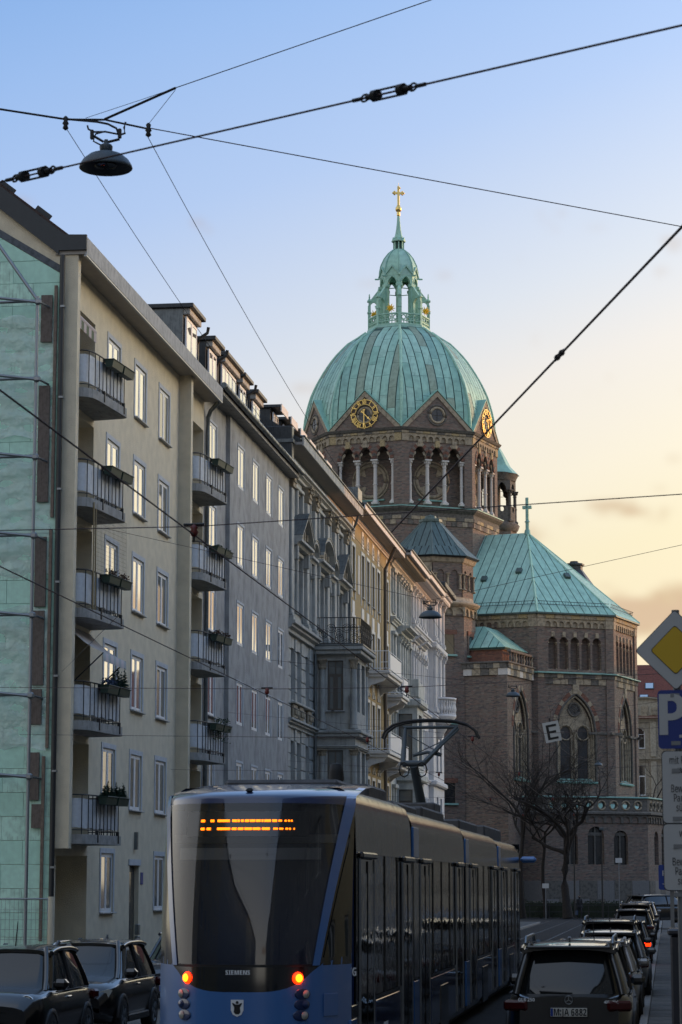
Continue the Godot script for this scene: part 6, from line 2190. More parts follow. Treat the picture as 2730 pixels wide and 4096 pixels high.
	for s in [-1.0, 1.0]:
		var l := MB.new()
		l.lathe([Vector2(0.001, 0.03), Vector2(0.035, 0.028), Vector2(0.055, 0.02), Vector2(0.072, 0.0)], 16)
		var rot := Transform3D(Basis(Vector3.RIGHT, PI / 2), Vector3.ZERO)
		var tl := part(t, "tail_light", l, M.tail_glow, on_nose(s * 0.655, 1.52, 0.004) * rot)
		var co := MB.new()
		co.lathe([Vector2(0.001, 0.045), Vector2(0.03, 0.042), Vector2(0.048, 0.03)], 16)
		part(tl, "bulb", co, M.tail_core)
		lamp_light(t, on_nose(s * 0.655, 1.52, 0.02).origin, Color(1.0, 0.25, 0.03), 0.05)
		for k in 3:
			var y: float = [1.335, 1.215, 1.09][k]
			var x: float = s * [0.735, 0.73, 0.72][k]
			var well := MB.new()
			var pts := []
			well.lathe([Vector2(0.001, 0.012), Vector2(0.075, 0.012), Vector2(0.082, 0.0)], 16)
			var wl := part(t, "lamp_well", well, M.tram_dark_blue, on_nose(x - s * 0.03, y, 0.0) * rot * Transform3D(Basis().scaled(Vector3(1.35, 1, 0.78)), Vector3.ZERO))
			var ln := MB.new()
			ln.lathe([Vector2(0.001, 0.028), Vector2(0.028, 0.024), Vector2(0.047, 0.01)], 14)
			part(t, "reflector" if k != 1 else "blank_lamp", ln, M.lens if k != 1 else M.tram_dark_blue, on_nose(x, y, 0.008) * rot)
	# city arms: shield with a standing robed monk
	var sh := MB.new()
	sh.prism(PackedVector2Array([Vector2(-0.075, 0.09), Vector2(0.075, 0.09), Vector2(0.075, -0.03), Vector2(0.05, -0.08), Vector2(0, -0.105), Vector2(-0.05, -0.08), Vector2(-0.075, -0.03)]), 0, 0.005)
	var arms := part(t, "city_arms", sh, M.silver_letters, on_nose(-0.035, 1.185, 0.003))
	var mk_ := MB.new()
	mk_.prism(PackedVector2Array([Vector2(-0.028, 0.035), Vector2(0.028, 0.035), Vector2(0.04, -0.05), Vector2(0.02, -0.075), Vector2(-0.02, -0.075), Vector2(-0.04, -0.05)]), 0.005, 0.008)
	mk_.prism(PackedVector2Array([Vector2(-0.06, 0.05), Vector2(-0.05, 0.055), Vector2(0.0, 0.025), Vector2(0.05, 0.055), Vector2(0.06, 0.05), Vector2(0.03, -0.005), Vector2(-0.03, -0.005)]), 0.0051, 0.0085)
	mk_.lathe([Vector2(0.001, 0.04), Vector2(0.02, 0.05), Vector2(0.016, 0.068), Vector2(0.001, 0.08)], 8, Vector3(0, 0, 0.002))
	part(arms, "monk", mk_, M.ink)
	bx(t, "underframe", M.rubber, Vector3(-1.0, 0.12, -36.0), Vector3(1.0, 0.5, -0.8))
	# four modules: side walls with glass, doors, skirts; roof gear
	var ends := [[-1.5, -8.0, 3.79], [-8.35, -17.6, 3.72], [-17.95, -26.7, 3.68], [-27.05, -35.0, 3.63]]
	for i in 4:
		module(t, ends[i][0], ends[i][1], ends[i][2], i)
		if i < 3:
			var bl := MB.new()
			bl.box(Vector3(-TW + 0.12, 0.4, ends[i + 1][0] - 0.02), Vector3(TW - 0.12, ends[i + 1][2] - 0.1, ends[i][1] + 0.02))
			part(t, "bellows", bl, M.rubber)
	var fr := MB.new()   # far end, rounded
	fr.grid([PackedVector3Array([Vector3(TW, 0.3, -35), Vector3(0.8, 0.3, -35.9), Vector3(-0.8, 0.3, -35.9), Vector3(-TW, 0.3, -35)]), PackedVector3Array([Vector3(TW, 1.7, -35), Vector3(0.8, 1.7, -36.1), Vector3(-0.8, 1.7, -36.1), Vector3(-TW, 1.7, -35)]), PackedVector3Array([Vector3(TW, 3.63, -35), Vector3(0.8, 3.63, -35.3), Vector3(-0.8, 3.63, -35.3), Vector3(-TW, 3.63, -35)])])
	part(t, "front_end", fr, M.tram_black)
	var mir := MB.new()
	mir.box(Vector3(TW, 3.16, -35.5), Vector3(TW + 0.42, 3.32, -35.3), 0.06)
	part(t, "rear_view_camera", mir, M.tram_blue)
	# roof equipment
	for q in [[-5.4, -7.6, 0.14, 0.85], [-3.0, -5.0, 0.10, 0.75], [-9.0, -12.5, 0.18, 0.8], [-13.0, -17.0, 0.22, 0.85], [-20.5, -25.0, 0.2, 0.85], [-28.0, -33.5, 0.26, 0.8]]:
		var hgt := 3.85 if q[0] > -8.2 else 3.7
		bx(t, "roof_box", M.tram_roof, Vector3(-q[3], hgt - 0.1, q[1]), Vector3(q[3], hgt + q[2], q[0]), 0.04)
	var ant := MB.new()
	ant.lathe([Vector2(0.11, 0), Vector2(0.1, 0.12), Vector2(0.085, 0.22), Vector2(0.001, 0.24)], 12)
	part(t, "antenna", ant, M.rubber, at(0.45, 4.02, -5.0))
	pantograph(t)

func lamp_light(parent: Node3D, p: Vector3, c: Color, e: float) -> void:
	var l := OmniLight3D.new()
	l.name = "glow"
	l.light_color = c
	l.light_energy = e
	l.omni_range = 12.0
	l.omni_attenuation = 2.0
	l.light_size = 0.01
	l.shadow_enabled = true
	parent.add_child(l, true)
	l.position = p

func module(t: Node3D, z0: float, z1: float, top: float, idx: int) -> void:
	var sx: float = TW
	for s in [-1.0, 1.0]:
		# body side as a sheet with a rounded roof edge
		var prof := [Vector2(sx - 0.03, 0.26), Vector2(sx, 0.34), Vector2(sx, 1.18)]
		var glass := [Vector2(sx - 0.012, 1.18), Vector2(sx - 0.012, 2.98)]
		var cove := [Vector2(sx, 2.98), Vector2(sx - 0.01, 3.40), Vector2(sx - 0.035, top - 0.20), Vector2(sx - 0.09, top - 0.08), Vector2(sx - 0.2, top - 0.01), Vector2(sx - 0.42, top)]
		for q in [["skirt", prof, M.tram_black], ["window_band", glass, M.tram_glass_side], ["roof_cove", cove, M.tram_grey]]:
			var rows := []
			for p in q[1]: rows.append(PackedVector3Array([Vector3(p.x * s, p.y, z0 if s > 0 else z1), Vector3(p.x * s, p.y, z1 if s > 0 else z0)]))
			var mb := MB.new()
			mb.grid(rows)
			part(t, q[0], mb, q[2])
	bx(t, "roof", M.tram_roof, Vector3(-sx + 0.4, top - 0.12, z1), Vector3(sx - 0.4, top, z0))
	bx(t, "module_end", M.tram_black, Vector3(-sx + 0.03, 0.3, z1 + 0.001), Vector3(sx - 0.03, 3.5, z1 + 0.03))
	bx(t, "module_end", M.tram_black if idx > 0 else M.tram_dark_blue, Vector3(-sx + 0.03, 0.3, z0 - 0.03), Vector3(sx - 0.03, 3.5, z0 - 0.001))
	if idx == 0: bx(t, "roof_shoulder", M.tram_dark_blue, Vector3(-sx + 0.2, 3.4, z0 - 0.06), Vector3(sx - 0.2, top - 0.03, z0 - 0.002))
	var l := z0 - z1
	# right side detail: doors, posts, skirt panels, handrails
	var doors := [[0.3, 1.7], [5.2, 6.5]] if idx == 0 else [[0.9, 2.3], [l - 1.9, l - 0.6]]
	for d in doors:
		var za: float = z0 - d[0]
		var zb: float = z0 - d[1]
		var dr := bx(t, "door", M.tram_black, Vector3(sx - 0.02, 0.36, zb), Vector3(sx + 0.012, 2.92, za), 0.01)
		var hz := (za - zb) / 2
		bx(dr, "pane", M.tram_glass_side, Vector3(0.016, -1.0, -hz + 0.07), Vector3(0.022, 1.1, -0.03))
		bx(dr, "pane", M.tram_glass_side, Vector3(0.016, -1.0, 0.03), Vector3(0.022, 1.1, hz - 0.07))
		bx(dr, "centre_seal", M.rubber, Vector3(0.012, -1.25, -0.012), Vector3(0.03, 1.25, 0.012))
		bx(dr, "track_cover", M.tram_grey, Vector3(0.0, 1.28, -hz - 0.04), Vector3(0.07, 1.36, hz + 0.04), 0.02)
		bx(dr, "frame", M.steel, Vector3(0.0, -1.28, -hz - 0.03), Vector3(0.03, 1.28, -hz), 0.005)
		bx(dr, "frame", M.steel, Vector3(0.0, -1.28, hz), Vector3(0.03, 1.28, hz + 0.03), 0.005)
	var z := z0 - 0.02
	var k := 0
	while z > z1 + 0.6:
		bx(t, "window_post", M.tram_black, Vector3(sx - 0.02, 1.18, z - 0.06), Vector3(sx + 0.004, 2.98, z), 0.003)
		z -= 1.55
		k += 1
	# blue upright at the start of the module and blue skirt panels
	if idx > 0:
		bx(t, "blue_post", M.tram_blue, Vector3(sx - 0.04, 3.0, z0 - 0.75), Vector3(sx + 0.006, 3.46, z0), 0.01)
		bx(t, "grey_post", M.tram_grey, Vector3(sx - 0.04, 1.2, z0 - 0.75), Vector3(sx + 0.006, 2.998, z0), 0.01)
		bx(t, "skirt_panel", M.tram_blue, Vector3(sx - 0.04, 0.34, z0 - 0.75), Vector3(sx + 0.008, 1.17, z0), 0.01)
	else:
		bx(t, "skirt_panel", M.tram_blue, Vector3(sx - 0.04, 0.30, -1.55), Vector3(sx + 0.008, 1.0, -1.0), 0.01)
		bx(t, "grey_band", M.tram_grey, Vector3(sx - 0.04, 1.0, -1.65), Vector3(sx + 0.008, 1.16, -1.05), 0.01)
	var p0: float = z0 - (2.0 if idx == 0 else 2.6)
	var p1: float = z0 - 4.9 if idx == 0 else z1 + 2.1
	bx(t, "skirt_panel", M.tram_dark_blue, Vector3(sx - 0.04, 0.34, p1), Vector3(sx + 0.008, 1.12, p0), 0.01)
	if idx > 0:
		var wc := (p0 + p1) / 2
		bx(t, "wheel_cover", M.tram_grey, Vector3(sx - 0.02, 0.22, wc - 0.7), Vector3(sx + 0.02, 0.95, wc + 0.7), 0.12)
	else:
		# operator's mark beside the rear screen
		var mark := text(t, "operator_mark", "MVG", 0.10, M.silver_letters, Transform3D(Basis(Vector3.UP, deg_to_rad(62)), Vector3(1.145, 1.56, -1.02)))
		var fl := MB.new()
		fl.prism(PackedVector2Array([Vector2(-0.06, 0.07), Vector2(-0.02, 0.09), Vector2(-0.03, 0.0), Vector2(0.02, -0.08), Vector2(-0.05, -0.03)]), 0.0, 0.004)
		part(mark, "flame", fl, M.silver_letters, at(-0.2, 0, 0))
		bx(t, "fuel_flap", M.tram_blue, Vector3(-0.15, -0.13, 0.0), Vector3(0.15, 0.13, 0.006), 0.004).transform = on_nose(0.98, 1.2, 0.006)
		text(t, "advert_text", "TRAM", 0.13, M.silver_letters, Transform3D(Basis(Vector3.UP, PI / 2), Vector3(sx + 0.009, 0.72, -4.6)), true)

func pantograph(t: Node3D) -> void:
	var z := -18.7
	var b := bx(t, "pantograph_base", M.tram_roof, Vector3(-0.35, 3.68, z - 0.9), Vector3(0.55, 4.16, z + 0.3), 0.03)
	var o := Vector3(0.18, 4.16, z)
	var mb := MB.new()
	mb.tube([o + Vector3(0.05, -0.1, -0.5), o + Vector3(-0.04, 0.72, 0.25)], [0.10, 0.085], 10)
	part(t, "lower_arm", mb, M.lamp_grey)
	var kn := o + Vector3(-0.05, 0.75, 0.25)
	mb = MB.new()
	mb.tube([kn + Vector3(-0.2, 0, 0), kn + Vector3(0.2, 0, 0)], 0.06, 8)
	for s in [-1.0, 1.0]:
		mb.tube([kn + Vector3(s * 0.2, 0, 0), Vector3(0.42 + s * 0.50, 5.62, z - 0.3)], [0.055, 0.04], 8)
	mb.tube([kn + Vector3(0.24, 0.05, 0.02), Vector3(0.97, 5.6, z - 0.28)], 0.022, 6)
	mb.tube([Vector3(0.10, 5.08, z + 0.0), Vector3(0.38, 5.14, z), Vector3(0.66, 5.08, z + 0.0)], 0.035, 6)
	mb.tube([Vector3(0.12, 5.1, z), Vector3(0.85, 5.45, z - 0.2)], 0.01, 4)
	mb.tube([Vector3(0.66, 5.1, z), Vector3(-0.02, 5.5, z - 0.2)], 0.01, 4)
	part(t, "upper_arm", mb, M.lamp_grey)
	for dz in [-0.2, 0.2]:
		mb = MB.new()
		var pts := [Vector3(-0.52, 5.42, 0), Vector3(-0.46, 5.56, 0), Vector3(-0.30, 5.68, 0), Vector3(-0.1, 5.74, 0)]
		for i in 9: pts.append(Vector3(lerpf(0.0, 0.84, i / 8.0), 5.755 + 0.02 * sin(PI * i / 8.0), 0))
		pts += [Vector3(0.94, 5.74, 0), Vector3(1.14, 5.68, 0), Vector3(1.30, 5.56, 0), Vector3(1.36, 5.42, 0)]
		for i in pts.size(): pts[i] += Vector3(0, 0, z - 0.3 + dz)
		mb.tube(pts, 0.028, 6)
		part(t, "contact_strip", mb, M.iron)
	mb = MB.new()
	mb.tube([Vector3(-0.12, 5.64, z - 0.3), Vector3(0.96, 5.64, z - 0.3)], 0.035, 6)
	part(t, "head_bar", mb, M.lamp_grey)
	for s in [-1.0, 1.0]:
		mb = MB.new()
		var loop := []
		for i in 9: loop.append(kn + Vector3(s * 0.17 + sin(i * TAU / 8) * 0.1, -0.12 + cos(i * TAU / 8) * 0.14, 0.05))
		mb.tube(loop, 0.014, 5, false)
		part(t, "cable_loop", mb, M.rubber)

# ---------------------------------------------------------------- cars
# spec: length, width, height, kind (suv, wagon, hatch, mini, sedan), paint; built with its nose towards +z
func make_car(spec: Dictionary) -> Node3D:
	var root := Node3D.new()
	var L: float = spec.l
	var W: float = spec.w / 2.0
	var H: float = spec.h
	var paint: Material = M[spec.paint]
	var belt_y: float = H * 0.60
	var hood_y: float = H * (0.60 if spec.kind in ["suv", "mini"] else 0.57)
	# stations from tail (t=0) to nose (t=1): [t, half width factor, belt height, roof height or 0]
	var tail: float = {"suv": 0.02, "wagon": 0.03, "hatch": 0.02, "mini": 0.02, "sedan": 0.16}[spec.kind]
	var st := []
	for i in 25:
		var t := i / 24.0
		var wf := 1.0 - 0.16 * pow(absf(t * 2.0 - 1.0), 6.0) - (0.10 * pow(maxf(0.0, (t - 0.9) / 0.1), 2.0)) - (0.08 * pow(maxf(0.0, (0.06 - t) / 0.06), 2.0))
		var by := belt_y - 0.03 * absf(t - 0.4)
		if t > 0.72: by = lerpf(belt_y, hood_y * 0.93, smoothstep(0.72, 0.97, t)) - 0.16 * smoothstep(0.94, 1.0, t)
		if t < tail + 0.04: by -= 0.05 * smoothstep(tail + 0.04, 0.0, t)
		st.append([t, wf, by])
	var rows := []
	for s in st:
		var z: float = (s[0] - 0.5) * L
		var w: float = W * s[1]
		var by: float = s[2]
		var gy := 0.20 + 0.10 * smoothstep(0.9, 1.0, s[0]) + 0.12 * smoothstep(0.08, 0.0, s[0])
		var row := PackedVector3Array()
		for q in [[0.0, gy], [0.80, gy], [0.93, gy + 0.04], [0.97, gy + 0.16], [1.0, by * 0.62], [0.995, by * 0.80], [0.965, by * 0.93], [0.90, by * 0.995], [0.70, by * 1.012 + (0.02 if s[0] > 0.72 else 0.0)], [0.35, by * 1.02 + (0.035 if s[0] > 0.72 else 0.0)], [0.0, by * 1.02 + (0.04 if s[0] > 0.72 else 0.0)]]: row.append(Vector3(q[0] * w, q[1], z))
		var full := PackedVector3Array()
		for i in row.size(): full.append(row[i])
		for i in range(row.size() - 2, 0, -1): full.append(Vector3(-row[i].x, row[i].y, row[i].z))
		rows.append(full)
	var body := MB.new()
	for r in rows.size(): rows[r].reverse()
	body.grid(rows, true)
	for e in [0, rows.size() - 1]:
		var cpt := Vector3.ZERO
		for p in rows[e]: cpt += p
		cpt /= rows[e].size()
		for i in rows[e].size():
			var j: int = (i + 1) % rows[e].size()
			if e == 0: body.tri(cpt, rows[e][i], rows[e][j])
			else: body.tri(cpt, rows[e][j], rows[e][i])
	part(root, "body", body, paint)
	# greenhouse of dark glass, roof and pillars in paint
	var g: Dictionary = {"suv": {"r0": 0.03, "r1": 0.10, "f0": 0.60, "f1": 0.76}, "wagon": {"r0": 0.03, "r1": 0.10, "f0": 0.58, "f1": 0.75}, "hatch": {"r0": 0.04, "r1": 0.17, "f0": 0.56, "f1": 0.76}, "mini": {"r0": 0.06, "r1": 0.20, "f0": 0.58, "f1": 0.77}, "sedan": {"r0": 0.13, "r1": 0.30, "f0": 0.56, "f1": 0.75}}[spec.kind]
	var gl := MB.new()
	var rf := MB.new()
	var cols := []
	for k in 9:
		var u := k / 8.0
		var y := lerpf(belt_y * 0.97, H - 0.05, u)
		var z0: float = (lerpf(g.r0, g.r1, pow(u, 1.3)) - 0.5) * L
		var z1: float = (lerpf(g.f1, g.f0, pow(u, 0.85)) - 0.5) * L
		var w := W * lerpf(0.93, 0.70, pow(u, 1.15))
		var row := PackedVector3Array()
		for q in 21:
			var a := TAU * q / 20.0
			# rounded rectangle in plan
			var cx := signf(cos(a)) * pow(absf(cos(a)), 0.35) * w
			var cz := signf(sin(a)) * pow(absf(sin(a)), 0.35)
			row.append(Vector3(-cx, y, lerpf(z0, z1, cz * 0.5 + 0.5)))
		row.remove_at(20)
		cols.append(row)
	gl.grid(cols, true)
	part(root, "glass", gl, M.car_glass)
	var zr0: float = (g.r1 - 0.5) * L
	var zr1: float = (g.f0 - 0.5) * L
	var wr: float = W * 0.71
	var rr := []
	for i in 9:
		var z := lerpf(zr0 - (0.14 if spec.kind != "sedan" else 0.04), zr1 + 0.06, i / 8.0)
		var dip := 0.05 * pow(absf(i / 4.0 - 1.0), 3.0)
		var row := PackedVector3Array()
		for j in 9:
			var x := (j / 4.0 - 1.0)
			row.append(Vector3(x * wr * 1.03, H - dip - 0.055 * pow(absf(x), 3.0), z))
		rr.append(row)
	for r in rr: r.reverse()
	rf.grid(rr)
	var und := []
	for r in rr:
		var row := PackedVector3Array()
		for p in r: row.append(p - Vector3(0, 0.05, 0))
		row.reverse()
		und.append(row)
	rf.grid(und)
	for e in [0, 8]:
		for j in 8: rf.quad(rr[e][j], rr[e][j + 1], rr[e][j + 1] - Vector3(0, 0.05, 0), rr[e][j] - Vector3(0, 0.05, 0))
	part(root, "roof", rf, paint)
	for s in [-1.0, 1.0]:
		for q in [[g.f1, g.f0, 0.04], [g.r0, g.r1, 0.055], [0.42, 0.42, 0.03]]:
			var p := MB.new()
			var pts := []
			for k in 5:
				var u := k / 4.0
				pts.append(Vector3(s * W * (lerpf(0.92, 0.71, pow(u, 1.15)) - (0.10 if q[2] > 0.035 else -0.008)), lerpf(belt_y * 0.98, H - 0.04, u), (lerpf(q[0], q[1], pow(u, 0.9 if q[2] < 0.05 else 1.3)) - 0.5) * L + (0.0)))
			p.tube(pts, q[2], 6)
			part(root, "pillar", p, paint if q[2] > 0.035 else M.plastic)
		var top := MB.new()
		var ed := []
		for i in 9: ed.append(rr[i][8 if s < 0 else 0] + Vector3(0, 0.0, 0))
		top.tube(ed, 0.035, 6)
		part(root, "roof_edge", top, paint)
		if spec.get("rails", false):
			var rl := MB.new()
			rl.tube([Vector3(s * wr * 0.96, H - 0.03, zr0 + 0.0), Vector3(s * wr * 0.96, H + 0.055, zr0 + 0.12), Vector3(s * wr * 0.96, H + 0.06, zr1 - 0.2), Vector3(s * wr * 0.96, H - 0.02, zr1 - 0.05)], 0.024, 6)
			part(root, "roof_rail", rl, M.steel)
		var mr := MB.new()
		mr.box(Vector3(s * (W + 0.02) - 0.11, belt_y + 0.0, (g.f1 - 0.5) * L - 0.38), Vector3(s * (W + 0.02) + 0.11, belt_y + 0.15, (g.f1 - 0.5) * L - 0.2), 0.05)
		part(root, "mirror", mr, paint)
		for e in [-1.0, 1.0]:
			var wz: float = e * L * 0.305
			var wr2: float = 0.34 if spec.kind in ["suv"] else 0.30
			var ty := MB.new()
			ty.lathe([Vector2(wr2 * 0.62, -0.1), Vector2(wr2 * 0.96, -0.1), Vector2(wr2, -0.07), Vector2(wr2, 0.07), Vector2(wr2 * 0.96, 0.1), Vector2(wr2 * 0.62, 0.1)], 20)
			var tr := Transform3D(Basis(Vector3.BACK, PI / 2), Vector3(s * (W - 0.09), wr2, wz))
			var wh := part(root, "wheel", ty, M.rubber, tr)
			var rim := MB.new()
			rim.lathe([Vector2(0.02, -0.085), Vector2(wr2 * 0.6, -0.07), Vector2(wr2 * 0.64, -0.1)], 16)
			rim.lathe([Vector2(0.02, 0.085), Vector2(wr2 * 0.6, 0.07), Vector2(wr2 * 0.64, 0.1)], 16)
			for k in 5: rim.box(Vector3(-0.03, -0.1, 0.04), Vector3(0.03, 0.1, wr2 * 0.62), 0.0, Transform3D(Basis(Vector3.UP, k * TAU / 5), Vector3.ZERO))
			part(wh, "rim", rim, M.steel)
			var ar := MB.new()
			ar.lathe([Vector2(wr2 * 1.02, -0.03), Vector2(wr2 * 1.22, -0.03), Vector2(wr2 * 1.22, 0.03), Vector2(wr2 * 1.02, 0.03)], 16, Vector3.ZERO, -PI / 2, PI / 2)
			part(root, "wheel_arch", ar, M.plastic, Transform3D(Basis(Vector3.BACK, PI / 2) * Basis(Vector3.UP, PI / 2), Vector3(s * (W - 0.015), wr2, wz)))
		bx(root, "side_sill", M.plastic, Vector3(s * W * 0.97 - 0.03, 0.2, -L * 0.21), Vector3(s * W * 0.97 + 0.03, 0.32, L * 0.21), 0.02)
		bx(root, "door_handle", M.chrome if spec.get("chrome", false) else paint, Vector3(s * W * 0.985 - 0.02, belt_y * 0.86, -0.02), Vector3(s * W * 0.985 + 0.03, belt_y * 0.86 + 0.03, 0.16), 0.01)
		bx(root, "belt_trim", M.plastic, Vector3(s * W * 0.945 - 0.012, belt_y * 0.965, -L * 0.36), Vector3(s * W * 0.945 + 0.015, belt_y * 0.985, L * 0.2), 0.004)
		# lamps
		var fy: float = hood_y * 0.74
		if spec.kind == "mini":
			var hl := MB.new()
			hl.lathe([Vector2(0.001, 0.05), Vector2(0.06, 0.042), Vector2(0.10, 0.015), Vector2(0.11, 0.0), Vector2(0.125, 0.0), Vector2(0.125, -0.08)], 18)
			var lt := Transform3D(Basis(Vector3.RIGHT, PI / 2 - 0.25), Vector3(s * W * 0.68, fy + 0.07, L / 2 - 0.19))
			part(root, "headlight", hl, M.lens, lt)
			ring(root, "headlight_ring", M.chrome, Transform3D(Basis(Vector3.RIGHT, -0.25), Vector3(s * W * 0.68, fy + 0.07, L / 2 - 0.185)), 0.12, 0.012, 18)
			var fl := MB.new()
			fl.lathe([Vector2(0.001, 0.03), Vector2(0.05, 0.02), Vector2(0.07, 0.0), Vector2(0.07, -0.06)], 14)
			part(root, "fog_light", fl, M.lens, Transform3D(Basis(Vector3.RIGHT, PI / 2), Vector3(s * W * 0.66, fy - 0.22, L / 2 - 0.08)))
		else:
			var hl := MB.new()
			hl.prism(PackedVector2Array([Vector2(-0.24, -0.06), Vector2(0.12, -0.07), Vector2(0.22, 0.09), Vector2(0.16, 0.11), Vector2(-0.22, 0.02)]), -0.25, 0.0)
			part(root, "headlight", hl, M.lens, Transform3D(Basis(Vector3.UP, s * 0.45), Vector3(s * W * 0.70, fy + 0.02, L / 2 - 0.10)) * Transform3D(Basis().scaled(Vector3(s, 1, 1)), Vector3.ZERO))
		var ry: float = belt_y * 0.84
		var tl := MB.new()
		tl.box(Vector3(-0.20, -0.07, -0.06), Vector3(0.16, 0.07, 0.1), 0.03)
		var lm: Material = M.tail_glow if spec.get("lit", false) and s < 0 else M.red_lens
		part(root, "tail_light", tl, lm, Transform3D(Basis(Vector3.UP, -s * 0.3 + PI), Vector3(s * W * 0.78, ry, -L / 2 + 0.10)))
		bx(root, "reflector", M.red_lens, Vector3(s * W * 0.6 - 0.1, 0.42, -L / 2 - 0.015), Vector3(s * W * 0.6 + 0.1, 0.46, -L / 2 + 0.05), 0.01)
	# bumpers, grille, plates, wipers, badge
	bx(root, "rear_bumper", M.plastic, Vector3(-W * 0.84, 0.28, -L / 2 - 0.02), Vector3(W * 0.84, 0.50, -L / 2 + 0.2), 0.06)
	bx(root, "bumper_trim", M.chrome, Vector3(-W * 0.62, 0.30, -L / 2 - 0.035), Vector3(W * 0.62, 0.335, -L / 2 + 0.1), 0.012)
	bx(root, "grille", M.plastic, Vector3(-W * 0.42, hood_y * 0.60, L / 2 - 0.12), Vector3(W * 0.42, hood_y * 0.80, L / 2 - 0.005), 0.03)
	bx(root, "lower_grille", M.plastic, Vector3(-W * 0.66, 0.28, L / 2 - 0.12), Vector3(W * 0.66, 0.46, L / 2 + 0.005), 0.04)
	bx(root, "grille_bar", M.chrome, Vector3(-W * 0.40, hood_y * 0.70, L / 2 - 0.1), Vector3(W * 0.40, hood_y * 0.715, L / 2 + 0.0), 0.004)
	var pl := bx(root, "rear_plate", M.plate_white, Vector3(-0.26, belt_y * 0.70, -L / 2 - 0.03), Vector3(0.26, belt_y * 0.70 + 0.115, -L / 2 - 0.005), 0.003)
	bx(pl, "plate_frame", M.ink, Vector3(-0.272, -0.07, -0.004), Vector3(0.272, 0.07, 0.012), 0.003)
	bx(pl, "euro_band", M.plate_blue, Vector3(0.222, -0.052, -0.0145), Vector3(0.257, 0.052, -0.0125))
	if spec.has("plate"):
		text(pl, "plate_text", spec.plate, 0.092, M.ink, Transform3D(Basis(Vector3.UP, PI) * Basis().scaled(Vector3(0.8, 1, 1)), Vector3(-0.018, 0, -0.0145)), true)
		for k in 2: part(pl, "plate_seal", boxm(0.026, 0.026, 0.002), M.steel, at(0.118, 0.024 - 0.048 * k, -0.0145))
	var fp := bx(root, "front_plate", M.plate_white, Vector3(-0.26, 0.36, L / 2 + 0.006), Vector3(0.26, 0.475, L / 2 + 0.02), 0.003)
	bx(fp, "euro_band", M.plate_blue, Vector3(-0.257, -0.052, 0.0075), Vector3(-0.222, 0.052, 0.009))
	var wp := MB.new()
	wp.tube([Vector3(-0.05, belt_y * 1.0, (g.r0 - 0.5) * L - 0.02), Vector3(0.42, belt_y * 1.02, (g.r0 - 0.5) * L - 0.012)], 0.012, 5)
	part(root, "wiper", wp, M.plastic)
	if spec.kind in ["suv", "wagon", "hatch"]:
		bx(root, "roof_spoiler", paint, Vector3(-wr * 0.92, H - 0.085, zr0 - 0.28), Vector3(wr * 0.92, H - 0.045, zr0 - 0.02), 0.015)
	if spec.get("fin", true):
		var fin := MB.new()
		fin.prism(PackedVector2Array([Vector2(0, 0), Vector2(0.13, 0), Vector2(0.02, 0.065)]), -0.015, 0.015, Transform3D(Basis(Vector3.UP, -PI / 2), Vector3.ZERO))
		part(root, "antenna", fin, M.plastic, at(0, H - 0.01, zr0 + 0.1))
	else:
		var an := MB.new()
		an.tube([Vector3(0, 0, 0), Vector3(0.02, 0.34, -0.03)], [0.012, 0.006], 5)
		part(root, "antenna", an, M.plastic, at(0, H - 0.01, zr0 + 0.25 if spec.kind != "mini" else zr1 - 0.1))
	return root

func place_car(spec: Dictionary, at_: Vector3, turn: float, label: String, group: String) -> Node3D:
	var o := make_car(spec)
	o.name = numbered("parked_car")
	add_child(o)
	o.position = at_
	o.rotation.y = turn
	o.scale.y = spec.get("tall", 1.0)
	return tag(o, label, "car", group)

